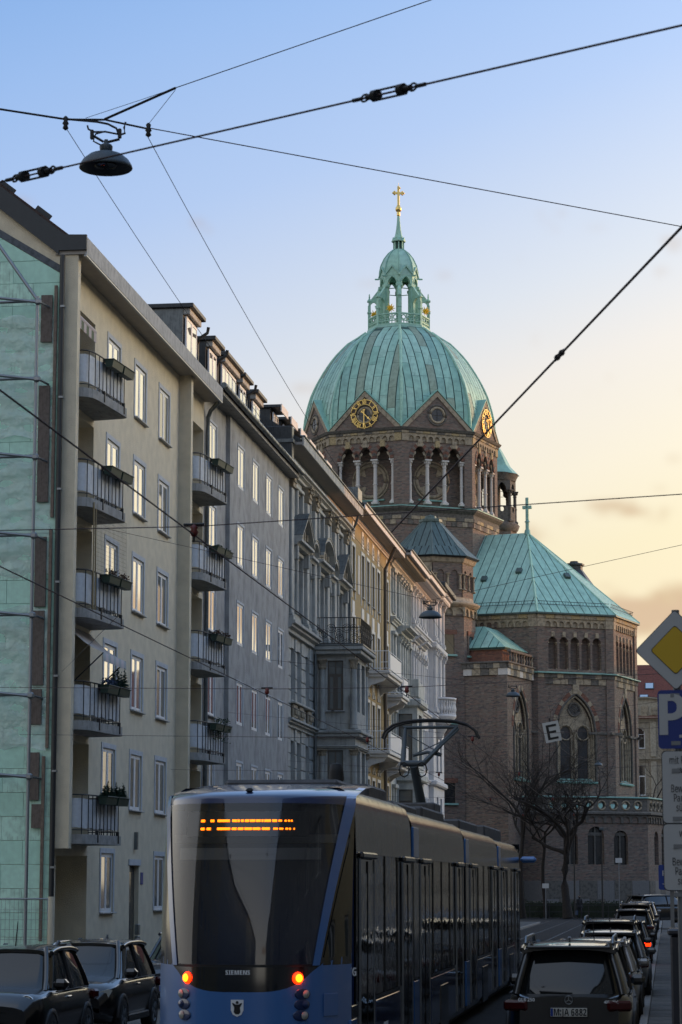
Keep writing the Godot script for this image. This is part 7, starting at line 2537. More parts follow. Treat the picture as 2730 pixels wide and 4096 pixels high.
func build_cars() -> void:
	var right := "cars parked along the right kerb"
	var left := "cars parked along the left kerb"
	var suv := place_car({"l": 4.63, "w": 1.84, "h": 1.68, "kind": "suv", "paint": "paint_anthracite", "rails": true, "plate": "M:JA 6882", "tall": 1.06}, Vector3(-1.42, 0, -37.4), PI, "dark grey sport utility car with number plate M JA 6882", right)
	text(suv, "model_mark", "GLB 250", 0.045, M.silver_letters, Transform3D(Basis(Vector3.UP, PI), Vector3(0.60, 0.925, -2.325)))
	text(suv, "drive_mark", "4MATIC", 0.04, M.silver_letters, Transform3D(Basis(Vector3.UP, PI), Vector3(-0.60, 0.90, -2.325)))
	ring(suv, "badge", M.steel, at(0, 0.925, -2.322), 0.055, 0.007, 18)
	for k in 3: part(suv, "badge_ray", boxm(0.009, 0.055, 0.008), M.steel, Transform3D(Basis(Vector3.BACK, k * TAU / 3), Vector3(0, 0.925, -2.322)) * at(0, 0.026, 0))
	place_car({"l": 4.5, "w": 1.80, "h": 1.52, "kind": "wagon", "paint": "paint_silver", "fin": false}, Vector3(-1.42, 0.06, -49.2), PI, "silver estate car with a whip aerial parked ahead of the dark grey sport utility car", right)
	place_car({"l": 4.3, "w": 1.76, "h": 1.50, "kind": "hatch", "paint": "paint_grey"}, Vector3(-1.30, 0.08, -57.4), PI, "mid grey hatchback between the silver estate and the car with bright roof rails", right)
	place_car({"l": 4.7, "w": 1.88, "h": 1.70, "kind": "suv", "paint": "paint_black", "rails": true}, Vector3(-1.52, 0.0, -66.5), PI, "black sport utility car with bright roof rails and black tailgate glass", right)
	place_car({"l": 4.4, "w": 1.8, "h": 1.50, "kind": "hatch", "paint": "paint_black", "lit": true}, Vector3(-1.42, 0, -79.5), PI, "black hatchback with one red tail light glowing", right)
	place_car({"l": 4.6, "w": 1.82, "h": 1.55, "kind": "wagon", "paint": "paint_anthracite"}, Vector3(-1.45, 0.05, -104.5), PI, "anthracite estate car far up the kerb in front of the railed dark car", right)
	place_car({"l": 4.6, "w": 1.85, "h": 1.72, "kind": "suv", "paint": "paint_brown", "rails": true}, Vector3(-1.45, 0.05, -113.5), PI, "dark brown sport utility car with roof rails far up the kerb", right)
	place_car({"l": 4.2, "w": 1.78, "h": 1.52, "kind": "hatch", "paint": "paint_silver"}, Vector3(-1.38, 0.2, -132), PI, "silver hatchback at the far end of the parked row", right)
	place_car({"l": 4.8, "w": 1.85, "h": 1.62, "kind": "suv", "paint": "paint_black"}, Vector3(-0.2, 0.42, -141), PI - 0.9, "black car standing at a slant beyond the end of the parked row", "")
	place_car({"l": 4.4, "w": 1.8, "h": 1.46, "kind": "hatch", "paint": "paint_black"}, Vector3(-1.62, 0, -18.6), PI, "black hatchback of which only the roof shows below the tram", right)
	place_car({"l": 3.57, "w": 1.63, "h": 1.50, "kind": "mini", "paint": "paint_black", "fin": false, "chrome": true, "tall": 1.06}, Vector3(-9.72, 0.11, -36.1), 0.0, "small rounded black car with round headlights, nose to the street behind it a hatchback", left)
	place_car({"l": 4.0, "w": 1.70, "h": 1.48, "kind": "hatch", "paint": "paint_black", "tall": 1.05}, Vector3(-9.86, 0.11, -41.4), 0.0, "black hatchback with slanted headlights between the round-lamped small car and the navy car", left)
	place_car({"l": 4.4, "w": 1.80, "h": 1.56, "kind": "hatch", "paint": "paint_navy", "fin": false}, Vector3(-9.95, 0.11, -51.0), 0.0, "navy car with paper on its windscreen half hidden by the tram", left)

# ---------------------------------------------------------------- scaffold ties, fence, film in front of the gable
func build_scaffold() -> void:
	var z := -59.25
	var s := thing("scaffold", "galvanised scaffold tubes with brackets in front of the mint green insulation", "scaffold", Vector3(-15.8, 0, z))
	var mb := MB.new()
	mb.tube([Vector3(0, 0.1, 0), Vector3(0, 17.6, 0)], 0.045, 8)
	part(s, "upright", mb, M.steel)
	mb = MB.new()
	mb.tube([Vector3(0, 17.5, 0), Vector3(-2.4, 20.9, 0.0)], 0.045, 8)
	part(s, "brace", mb, M.steel)
	for i in 7:
		var y := 17.45 - i * 2.03
		for q in [[-0.02, 0.24, 0.62], [0.02, -0.03, 0.0]]:
			mb = MB.new()
			mb.tube([Vector3(0.05, y + q[0], 0.05), Vector3(-2.6, y + q[0] + q[1], 0.05 + q[2])], 0.04, 8)
			part(s, "tie_tube", mb, M.steel)
		part(s, "coupler", boxm(0.18, 0.16, 0.14, 0.04), M.steel, at(0.03, y, 0.04))
		mb = MB.new()
		mb.tube([Vector3(0.06, y, 0), Vector3(0.2, y - 0.04, -0.5)], 0.03, 6)
		part(s, "anchor", mb, M.steel)
	var pl := [[0.12, 16.5, 17.75], [0.10, 12.3, 15.35], [0.08, 9.6, 11.4], [0.06, 7.6, 9.5], [0.03, 6.6, 7.5], [0.0, 4.7, 5.9], [0.12, 4.0, 4.6]]
	for k in pl.size():
		var q: Array = pl[k]
		var o := bx(self, "timber_plank", M.plank, Vector3(-15.8 + q[0] - 0.15, q[1], z - 0.52), Vector3(-15.8 + q[0] + 0.15, q[2], z - 0.47), 0.006)
		tag(o, "weathered brown plank upright on the mint insulation, %s from the top" % ["topmost", "second", "third", "fourth", "fifth", "sixth", "lowest"][k], "plank", "planks on the insulated gable")
	for k in 3:
		var q: Array = [[0.36, 11.9, 18.0], [0.34, 6.0, 11.6], [0.26, 1.2, 5.8]][k]
		var o := bx(self, "timber_batten", M.batten, Vector3(-15.8 + q[0] - 0.04, q[1], z - 0.52), Vector3(-15.8 + q[0] + 0.04, q[2], z - 0.46), 0.006)
		tag(o, "long thin pale batten upright on the mint insulation, %s of three" % ["uppermost", "middle", "lowest"][k], "batten", "battens on the insulated gable")
	# clear film hung in folds over the boards
	for k in 3:
		var q: Array = [[14.0, 17.2, 0.02], [10.4, 13.6, 0.05], [6.0, 9.6, 0.03]][k]
		var rows := []
		for i in 22:
			var row := PackedVector3Array()
			for j in 26:
				var x := lerpf(-19.0, -15.5, j / 25.0)
				var y := lerpf(q[0], q[1], i / 21.0) + 0.06 * sin(j * 0.7 + q[0]) * (1.0 if i == 0 or i == 21 else 0.3)
				row.append(Vector3(x, y, z - 0.535 + 0.035 * sin(i * 1.9 + 1.7 * sin(j * 0.33 + q[0])) + 0.02 * sin(j * 1.1 + i * 0.35)))
			rows.append(row)
		var f := MB.new()
		f.grid(rows)
		var o := part(self, "plastic_film", f, M.film)
		tag(o, "wrinkled clear plastic film over the mint insulation, %s of three sheets" % ["uppermost", "middle", "lowest"][k], "film", "films over the insulation")
	var fe := thing("construction_fence", "steel mesh construction fence panel at the foot of the mint green gable", "fence", Vector3(-17.2, 0, -58.9))
	mb = MB.new()
	mb.tube([Vector3(-1.6, 0.1, 0), Vector3(-1.6, 2.25, 0), Vector3(2.05, 2.25, 0), Vector3(2.05, 0.1, 0), Vector3(-1.6, 0.14, 0)], 0.022, 8)
	part(fe, "frame", mb, M.steel)
	mb = MB.new()
	for i in 33: mb.tube([Vector3(-1.55 + i * 0.11, 0.14, 0), Vector3(-1.55 + i * 0.11, 2.24, 0)], 0.004, 4, false)
	for i in 9: mb.tube([Vector3(-1.6, 0.3 + i * 0.24, 0), Vector3(2.05, 0.3 + i * 0.24, 0)], 0.004, 4, false)
	part(fe, "wire_mesh", mb, M.steel)
	bx(fe, "concrete_foot", M.concrete, Vector3(1.75, 0.02, -0.35), Vector3(2.1, 0.16, 0.35), 0.03)
	var ip := thing("intercom_post", "slim grey intercom post on two legs beside the dark house door", "post", Vector3(-14.9, 0.11, -68.1), PI / 2)
	for s2 in [-0.07, 0.07]: bx(ip, "leg", M.steel, Vector3(s2 - 0.02, 0, -0.02), Vector3(s2 + 0.02, 0.75, 0.02))
	bx(ip, "lower_box", M.zinc, Vector3(-0.13, 0.7, -0.06), Vector3(0.13, 1.05, 0.06), 0.02)
	bx(ip, "upper_box", M.zinc, Vector3(-0.13, 1.08, -0.06), Vector3(0.13, 1.38, 0.06), 0.02)

# ---------------------------------------------------------------- flower boxes, plants, awnings on the balconies
func plant(parent: Node3D, called: String, kind: String, x: float, seed_: int, hgt: float, m: Material) -> void:
	var r := RandomNumberGenerator.new()
	r.seed = seed_
	var mb := MB.new()
	if kind == "spruce":
		for i in 150:
			var t := sqrt(r.randf())
			var y := hgt * (1.0 - t)
			var a := r.randf() * TAU
			var rad := 0.16 * t + 0.02
			var b := Vector3(0, y, 0)
			var e := b + Vector3(cos(a) * rad, r.randf_range(-0.03, 0.04), sin(a) * rad)
			var n := (e - b).cross(Vector3.UP).normalized() * 0.014
			mb.tri(b - n, e, b + n)
			mb.tri(b - Vector3(0, 0.014, 0), e, b + Vector3(0, 0.014, 0))
	else:
		for i in 130:
			var b := Vector3(r.randf_range(-0.28, 0.28), r.randf_range(0.0, hgt * 0.8), r.randf_range(-0.09, 0.12))
			if kind == "trailing" and i % 2: b.y = -r.randf() * 0.55
			var d := Vector3(r.randf_range(-1, 1), r.randf_range(-0.3, 1), r.randf_range(-1, 1)).normalized() * 0.055
			var n := d.cross(Vector3(r.randf(), r.randf(), -r.randf())).normalized() * 0.024
			mb.quad(b, b + d * 0.5 + n, b + d, b + d * 0.5 - n)
	part(parent, called, mb, m, at(x, 0.17, 0.0))

func build_balcony_things() -> void:
	var floors := ["first", "second", "third", "fourth", "fifth"]
	for col in 2:
		for i in 5:
			var y := 3.86 + 2.88 * i
			for b in 2:
				var u: float = [1.45, 2.42][b]
				var out: float = lerpf(0.79, 1.0, (u - 1.0) / 2.28)
				var ux: float = (0.0 if col == 0 else 15.32) + u
				var planted := "empty"
				if col == 0 and i == 0: planted = "spruce"
				if col == 0 and i == 1: planted = "spruce" if b else "blue"
				if col == 0 and i == 2: planted = "dry"
				if col == 1 and i == 1: planted = "trailing"
				if col == 1 and i == 2: planted = "dry"
				if col == 1 and i == 3: planted = "leafy"
				var what: String = {"empty": "empty dark green flower box", "spruce": "dark green flower box with small spruces", "blue": "dark green flower box with bluish plants", "dry": "dark green flower box with dry brown plants", "trailing": "dark green flower box with trailing green plants", "leafy": "dark green flower box with low green plants"}[planted]
				var t := thing("flower_box", "%s, %s on %s-floor balcony %s" % [what, "farther" if b else "nearer", floors[i], "beside gable" if col == 0 else "beside grey house"], "flower box", Vector3(FX + out + 0.13, y + 0.78, -59.9 - ux - 0.42), PI / 2 - 0.09, "flower boxes on the cream house")
				var mb := MB.new()
				mb.prism(PackedVector2Array([Vector2(-0.09, 0), Vector2(0.09, 0), Vector2(0.13, 0.2), Vector2(-0.13, 0.2)]), -0.43, 0.43, Transform3D(ZY, Vector3.ZERO))
				part(t, "trough", mb, M.planter)
				bx(t, "rim", M.planter, Vector3(-0.45, 0.19, -0.15), Vector3(0.45, 0.215, 0.15), 0.008)
				for hk in [-0.3, 0.3]: bx(t, "hook", M.iron, Vector3(hk - 0.012, 0.12, -0.22), Vector3(hk + 0.012, 0.235, -0.13))
				match planted:
					"spruce":
						for k in 3: plant(t, "spruce", "spruce", -0.3 + 0.3 * k, 100 * i + 10 * b + k, 0.34 + 0.12 * ((k + b) % 2) + (0.15 if i == 1 else 0.0), M.spruce)
					"blue":
						for k in 2: plant(t, "blue_plant", "bush", -0.15 + 0.3 * k, 100 * i + k, 0.26, M.blue_leaf)
						plant(t, "spruce", "spruce", 0.3, 77, 0.5, M.spruce)
					"dry": plant(t, "dry_plant", "bush", 0.0, 50 + i + b + col, 0.24, M.heather)
					"trailing": plant(t, "trailing_plant", "trailing", 0.0, 60 + b, 0.32, M.leaf)
					"leafy": plant(t, "low_plant", "bush", 0.0, 66 + b, 0.12, M.leaf)
	# striped awning let down over the second balcony, and the folded one under the eaves
	var aw := thing("awning", "faded striped awning let down over a balcony with small spruces", "awning", Vector3(FX, 0, -60.5), PI / 2)
	for i in 9:
		var rows := []
		for k in 5:
			var t := k / 4.0
			rows.append(PackedVector3Array([Vector3(0.1 + i * 0.3, 9.25 - 0.75 * t - 0.1 * sin(PI * t), 0.05 + 1.0 * t), Vector3(0.4 + i * 0.3, 9.25 - 0.75 * t - 0.1 * sin(PI * t), 0.05 + 1.0 * t)]))
		rows.append(PackedVector3Array([Vector3(0.1 + i * 0.3, 8.28, 1.06), Vector3(0.4 + i * 0.3, 8.28, 1.06)]))
		var mb := MB.new()
		mb.grid(rows)
		part(aw, "stripe", mb, M.awning if i % 2 else M.awning_stripe)
	for x in [0.15, 2.75]:
		var mb := MB.new()
		mb.tube([Vector3(x, 7.6, 0.1), Vector3(x, 8.5, 1.05)], 0.018, 6)
		part(aw, "arm", mb, M.iron)
	var fa := thing("awning", "rolled-up striped awning under the ceiling of the topmost loggia by the gable", "awning", Vector3(FX, 0, -60.4), PI / 2)
	var r := MB.new()
	r.tube([Vector3(0, 17.55, 0.02), Vector3(2.9, 17.55, 0.02)], 0.09, 8)
	part(fa, "roll", r, M.awning)
	for i in 10: bx(fa, "valance", M.awning if i % 2 else M.leaf, Vector3(i * 0.29, 17.25, 0.09), Vector3(i * 0.29 + 0.285, 17.5, 0.10))
	# net round the third balcony with its bamboo poles
	var nt := thing("balcony_net", "fine brown cat net on poles around a balcony with dry plants", "net", Vector3(FX, 0, -59.9), PI / 2)
	var nm := MB.new()
	var y0 := 10.6
	var y1 := 12.25
	for i in 26:
		var x := lerpf(0.7, 3.5, i / 25.0)
		nm.tube([Vector3(x, y0, lerpf(0.76, 1.0, (x - 0.7) / 2.8)), Vector3(x, y1, lerpf(0.74, 0.98, (x - 0.7) / 2.8))], 0.0035, 3, false)
	for i in 16:
		var y := lerpf(y0, y1, i / 15.0)
		nm.tube([Vector3(0.7, y, 0.75), Vector3(3.5, y, 0.99)], 0.0035, 3, false)
	part(nt, "netting", nm, M.net)
	for x in [0.72, 0.95]:
		var mb := MB.new()
		mb.tube([Vector3(x, 9.6, 0.76), Vector3(x - 0.05, 12.4, 0.76)], 0.02, 6)
		part(nt, "pole", mb, M.bamboo)

# ---------------------------------------------------------------- traffic signs on the right
func plate(t: Node3D, called: String, m: Material, w: float, h: float, y: float, r := 0.03, border: Material = null) -> MeshInstance3D:
	var mb := MB.new()
	var p := PackedVector2Array()
	for c in [Vector2(1, 1), Vector2(-1, 1), Vector2(-1, -1), Vector2(1, -1)]:
		for k in 5:
			var a := atan2(c.y, c.x) - PI / 4 + k * PI / 8
			p.append(Vector2(c.x * (w / 2 - r), c.y * (h / 2 - r)) + Vector2(cos(a), sin(a)) * r)
	mb.prism(p, -0.006, 0.0)
	return part(t, called, mb, m, at(0, y, 0.05))

func build_signs() -> void:
	var z := -18.0
	var t := thing("sign_post", "grey steel post carrying the priority diamond, parking sign and two text plates", "post", Vector3(0.10, 0.11, z))
	var mb := MB.new()
	mb.tube([Vector3(0, 0, 0), Vector3(0, 4.5, 0)], 0.03, 10)
	part(t, "pole", mb, M.sign_back)
	for y in [2.4, 2.75, 2.95, 3.3, 3.5, 3.85]: bx(t, "clamp", M.sign_back, Vector3(-0.05, y, -0.03), Vector3(0.05, y + 0.03, 0.045))
	# priority road diamond
	var d := thing("priority_sign", "white bordered yellow diamond sign at the top of the post", "sign", Vector3(0.10, 0, z), -0.12)
	for q in [[0.30, M.ink, 0.0], [0.293, M.sign_white, 0.003], [0.185, M.ink, 0.006], [0.178, M.sign_yellow, 0.009]]:
		var s := plate(d, ["border", "white_field", "inner_border", "yellow_field"][[0.30, 0.293, 0.185, 0.178].find(q[0])], q[1], q[0] * 1.414, q[0] * 1.414, 0, 0.02)
		s.transform = Transform3D(Basis(Vector3.BACK, PI / 4), Vector3(0, 4.31, 0.05 + q[2]))
	var p := thing("parking_sign", "blue parking sign with a white P and arrow pointing right", "sign", Vector3(0.17, 0, z), -0.1)
	plate(p, "blue_field", M.sign_blue, 0.42, 0.43, 3.80)
	text(p, "letter", "P", 0.30, M.sign_white, at(-0.115, 3.83, 0.052))
	mb = MB.new()
	mb.box(Vector3(0.0, 3.665, 0.05), Vector3(0.125, 3.685, 0.054))
	mb.prism(PackedVector2Array([Vector2(0.14, 3.675), Vector2(0.085, 3.73), Vector2(0.075, 3.72), Vector2(0.115, 3.675), Vector2(0.075, 3.63), Vector2(0.085, 3.62)]), 0.05, 0.054)
	part(p, "arrow", mb, M.sign_white, at(-0.055, 0, 0))
	var lines := [["mit Parkschein", "werktags", "9-18h", "Bewohner mit", "Parkausweis", "südl. Lehel", "frei"], ["werktags", "18-23h", "nur", "Bewohner mit", "Parkausweis", "südl. Lehel"]]
	for k in 2:
		var y0: float = [3.565, 3.035][k]
		var hh: float = [0.52, 0.475][k]
		var tp := thing("text_plate", "white plate with parking rules %s" % ["under the blue parking sign, seven lines of text" if k == 0 else "as the lowest one on the post, six lines of text"], "sign", Vector3(0.195, 0, z), -0.1)
		plate(tp, "field", M.sign_white, 0.42, hh, y0 - hh / 2)
		plate(tp, "border", M.ink, 0.43, hh + 0.01, y0 - hh / 2, 0.03).position.z = 0.048
		for i in lines[k].size():
			text(tp, "line", lines[k][i], 0.048, M.ink, at(0.0, y0 - 0.065 - i * 0.069, 0.0515) * Transform3D(Basis().scaled(Vector3(0.72, 1.1, 1)), Vector3.ZERO), false)
	var pa := thing("ticket_sign", "blue sign starting with Pa on a short post, half behind the text plates", "sign", Vector3(0.02, 0.11, -38.0), 0.0)
	bx(pa, "pole", M.sign_back, Vector3(0.02, 0, -0.05), Vector3(0.08, 2.75, -0.01))
	plate(pa, "blue_field", M.plate_blue, 0.30, 0.38, 2.60)
	text(pa, "word", "Park", 0.08, M.sign_white, at(0.02, 2.66, 0.052))
	mb = MB.new()
	mb.prism(PackedVector2Array([Vector2(-0.1, 2.5), Vector2(0.06, 2.53), Vector2(0.0, 2.46)]), 0.05, 0.054)
	part(pa, "arrow", mb, M.sign_white)
	var cb := thing("utility_cabinet", "dark green street cabinet on the right pavement below the signs", "cabinet", Vector3(0.42, 0.11, -27.0))
	bx(cb, "housing", M.paint_navy, Vector3(-0.40, 0.1, -0.4), Vector3(0.8, 1.95, 0.4), 0.02)
	bx(cb, "plinth", M.concrete, Vector3(-0.38, 0.0, -0.38), Vector3(0.78, 0.1, 0.38))
	bx(cb, "lid", M.paint_navy, Vector3(-0.43, 1.95, -0.43), Vector3(0.83, 2.02, 0.43), 0.02)
	bx(cb, "handle", M.steel, Vector3(-0.30, 1.1, 0.4), Vector3(-0.16, 1.16, 0.43), 0.01)
	# letter E board hung from the contact line, and its tilt
	var e := thing("letter_board", "white square board with a black letter E hung askew from the overhead line", "sign", Vector3(-2.80, 6.60, -60))
	e.rotation = Vector3(0, 0.1, deg_to_rad(11))
	plate(e, "field", M.sign_white, 0.40, 0.50, -0.28, 0.005)
	mb = MB.new()
	mb.box(Vector3(-0.13, -0.47, 0.05), Vector3(-0.065, -0.10, 0.056))
	for y in [-0.155, -0.31, -0.47]: mb.box(Vector3(-0.0649, y, 0.05), Vector3(0.13 if y != -0.31 else 0.10, y + 0.055, 0.056))
	part(e, "letter", mb, M.ink)
	bx(e, "hanger", M.iron, Vector3(-0.015, -0.05, 0.02), Vector3(0.015, 0.06, 0.044))
	for q in [[Vector3(-3.6, 0, -186), "white notice on a thin pole before the church wall", "notice_sign"], [Vector3(-9.2, 0, -187), "small white street notice on a pole near the bare trees", "notice_sign"]]:
		var n := thing(q[2], q[1], "sign", q[0])
		bx(n, "pole", M.sign_back, Vector3(-0.03, 0, -0.03), Vector3(0.03, 4.6 if q[0].x > -5 else 2.7, 0.03))
		plate(n, "field", M.sign_white, 0.5, 0.35, 4.4 if q[0].x > -5 else 2.5)

# ---------------------------------------------------------------- overhead wires and lamps
func cable(called: String, pts: Array, r: float, m: Material, label: String, category: String, group := "", sag := 0.0, n := 14) -> MeshInstance3D:
	var path := []
	for i in pts.size() - 1:
		var k := n if sag > 0.0 else 1
		for j in k:
			var t := float(j) / k
			path.append(pts[i].lerp(pts[i + 1], t) - Vector3.UP * sag * 4.0 * t * (1.0 - t))
	path.append(pts[-1])
	var mb := MB.new()
	mb.tube(path, r, 5)
	var o := part(self, called, mb, m)
	tag(o, label, category, group)
	return o

func insulator(p: Vector3, label: String) -> void:
	var o := thing("insulator", label, "insulator", p, 0.0, "insulators on the span wires")
	var mb := MB.new()
	mb.lathe([Vector2(0.012, -0.06), Vector2(0.03, -0.045), Vector2(0.045, -0.012), Vector2(0.03, 0.012), Vector2(0.042, 0.03), Vector2(0.012, 0.06)], 10)
	part(o, "body", mb, M.insulator)
	mb = MB.new()
	mb.tube([Vector3(-0.10, 0.06, 0), Vector3(0.10, 0.06, 0)], 0.014, 5)
	mb.tube([Vector3(0, -0.06, 0), Vector3(0, -0.11, 0)], 0.012, 5)
	part(o, "clamp", mb, M.iron)

func turnbuckle(a: Vector3, b: Vector3, label: String) -> void:
	var c := (a + b) / 2
	var o := thing("turnbuckle", label, "turnbuckle", c)
	var d := (b - a).normalized()
	var s := d.cross(Vector3.BACK).normalized()
	var l := a.distance_to(b)
	var mb := MB.new()
	for q in [-1.0, 1.0]: mb.tube([d * (-l * 0.18) + s * q * l * 0.045, d * (l * 0.18) + s * q * l * 0.045], l * 0.011, 5)
	part(o, "frame", mb, M.iron)
	for q in [-1.0, 1.0]:
		mb = MB.new()
		mb.tube([d * q * l * 0.15, d * q * l * 0.21], l * 0.055, 8)
		mb.tube([d * q * l * 0.19, d * q * l * 0.30], l * 0.028, 8)
		part(o, "end_block", mb, M.iron)
		mb = MB.new()
		var loop := []
		for k in 11: loop.append(d * q * (l * 0.33 - cos(k * TAU / 10) * l * 0.05) + s * sin(k * TAU / 10) * l * 0.034)
		mb.tube(loop, l * 0.010, 5, false)
		mb.tube([d * q * l * 0.37, d * q * l * 0.5], l * 0.018, 6)
		part(o, "eye", mb, M.iron)

func street_lamp(p: Vector3, label: String, full: bool) -> void:
	var o := thing("street_lamp", label, "lamp", p, 0.0, "lamps hung over the middle of the street")
	var mb := MB.new()   # p is the middle of the shade's rim
	mb.lathe([Vector2(0.265, 0.0), Vector2(0.275, 0.01), Vector2(0.268, 0.035), Vector2(0.235, 0.09), Vector2(0.17, 0.145), Vector2(0.10, 0.172), Vector2(0.055, 0.182)], 28)
	mb.lathe([Vector2(0.262, 0.0), Vector2(0.25, 0.02), Vector2(0.16, 0.10), Vector2(0.01, 0.13)], 28)
	part(o, "shade", mb, M.lamp_grey)
	mb = MB.new()
	mb.lathe([Vector2(0.05, 0.18), Vector2(0.065, 0.20), Vector2(0.068, 0.24), Vector2(0.058, 0.255), Vector2(0.025, 0.27), Vector2(0.02, 0.31)], 14)
	part(o, "neck", mb, M.lamp_grey)
	mb = MB.new()
	mb.lathe([Vector2(0.12, 0.03), Vector2(0.11, 0.06), Vector2(0.01, 0.08)], 16)
	part(o, "cover_glass", mb, M.dark_pane)
	mb = MB.new()
	mb.tube([Vector3(-0.14, 0.36, 0), Vector3(-0.03, 0.29, 0)], 0.014, 6)
	mb.tube([Vector3(0.14, 0.31, 0.0), Vector3(0.02, 0.285, 0)], 0.014, 6)
	mb.tube([Vector3(-0.16, 0.40, 0), Vector3(0.0, 0.385, 0.03), Vector3(0.14, 0.36, 0)], 0.01, 6)
	mb.tube([Vector3(-0.05, 0.245, 0.04), Vector3(-0.12, 0.28, 0.06), Vector3(-0.10, 0.36, 0.05), Vector3(0.0, 0.39, 0.03)], 0.009, 6)
	for x in [-0.15, 0.14]: mb.box(Vector3(x - 0.018, 0.32, -0.02), Vector3(x + 0.018, 0.42, 0.02), 0.006)
	part(o, "suspension", mb, M.iron)
	if full:
		# the bracket under the span wire with its clamps and porcelain knobs
		mb = MB.new()
		mb.tube([Vector3(-0.40, 0.545, 0), Vector3(-0.10, 0.505, 0), Vector3(0.02, 0.47, 0.02), Vector3(0.11, 0.42, 0.02), Vector3(0.13, 0.36, 0.01)], 0.012, 6)
		mb.tube([Vector3(-0.2, 0.47, 0), Vector3(-0.19, 0.43, 0), Vector3(-0.15, 0.41, 0)], 0.01, 6)
		mb.tube([Vector3(0.2, 0.49, 0), Vector3(0.185, 0.43, 0), Vector3(0.195, 0.37, 0), Vector3(0.14, 0.355, 0)], 0.012, 6)
		part(o, "bracket", mb, M.iron)
		for q in [Vector3(-0.43, 0.50, 0), Vector3(0.44, 0.39, 0)]:
			mb = MB.new()
			mb.lathe([Vector2(0.01, -0.07), Vector2(0.032, -0.05), Vector2(0.02, -0.02), Vector2(0.035, 0.0), Vector2(0.02, 0.03), Vector2(0.028, 0.06), Vector2(0.01, 0.08)], 10)
			part(o, "knob", mb, M.iron, Transform3D(Basis.IDENTITY, q))

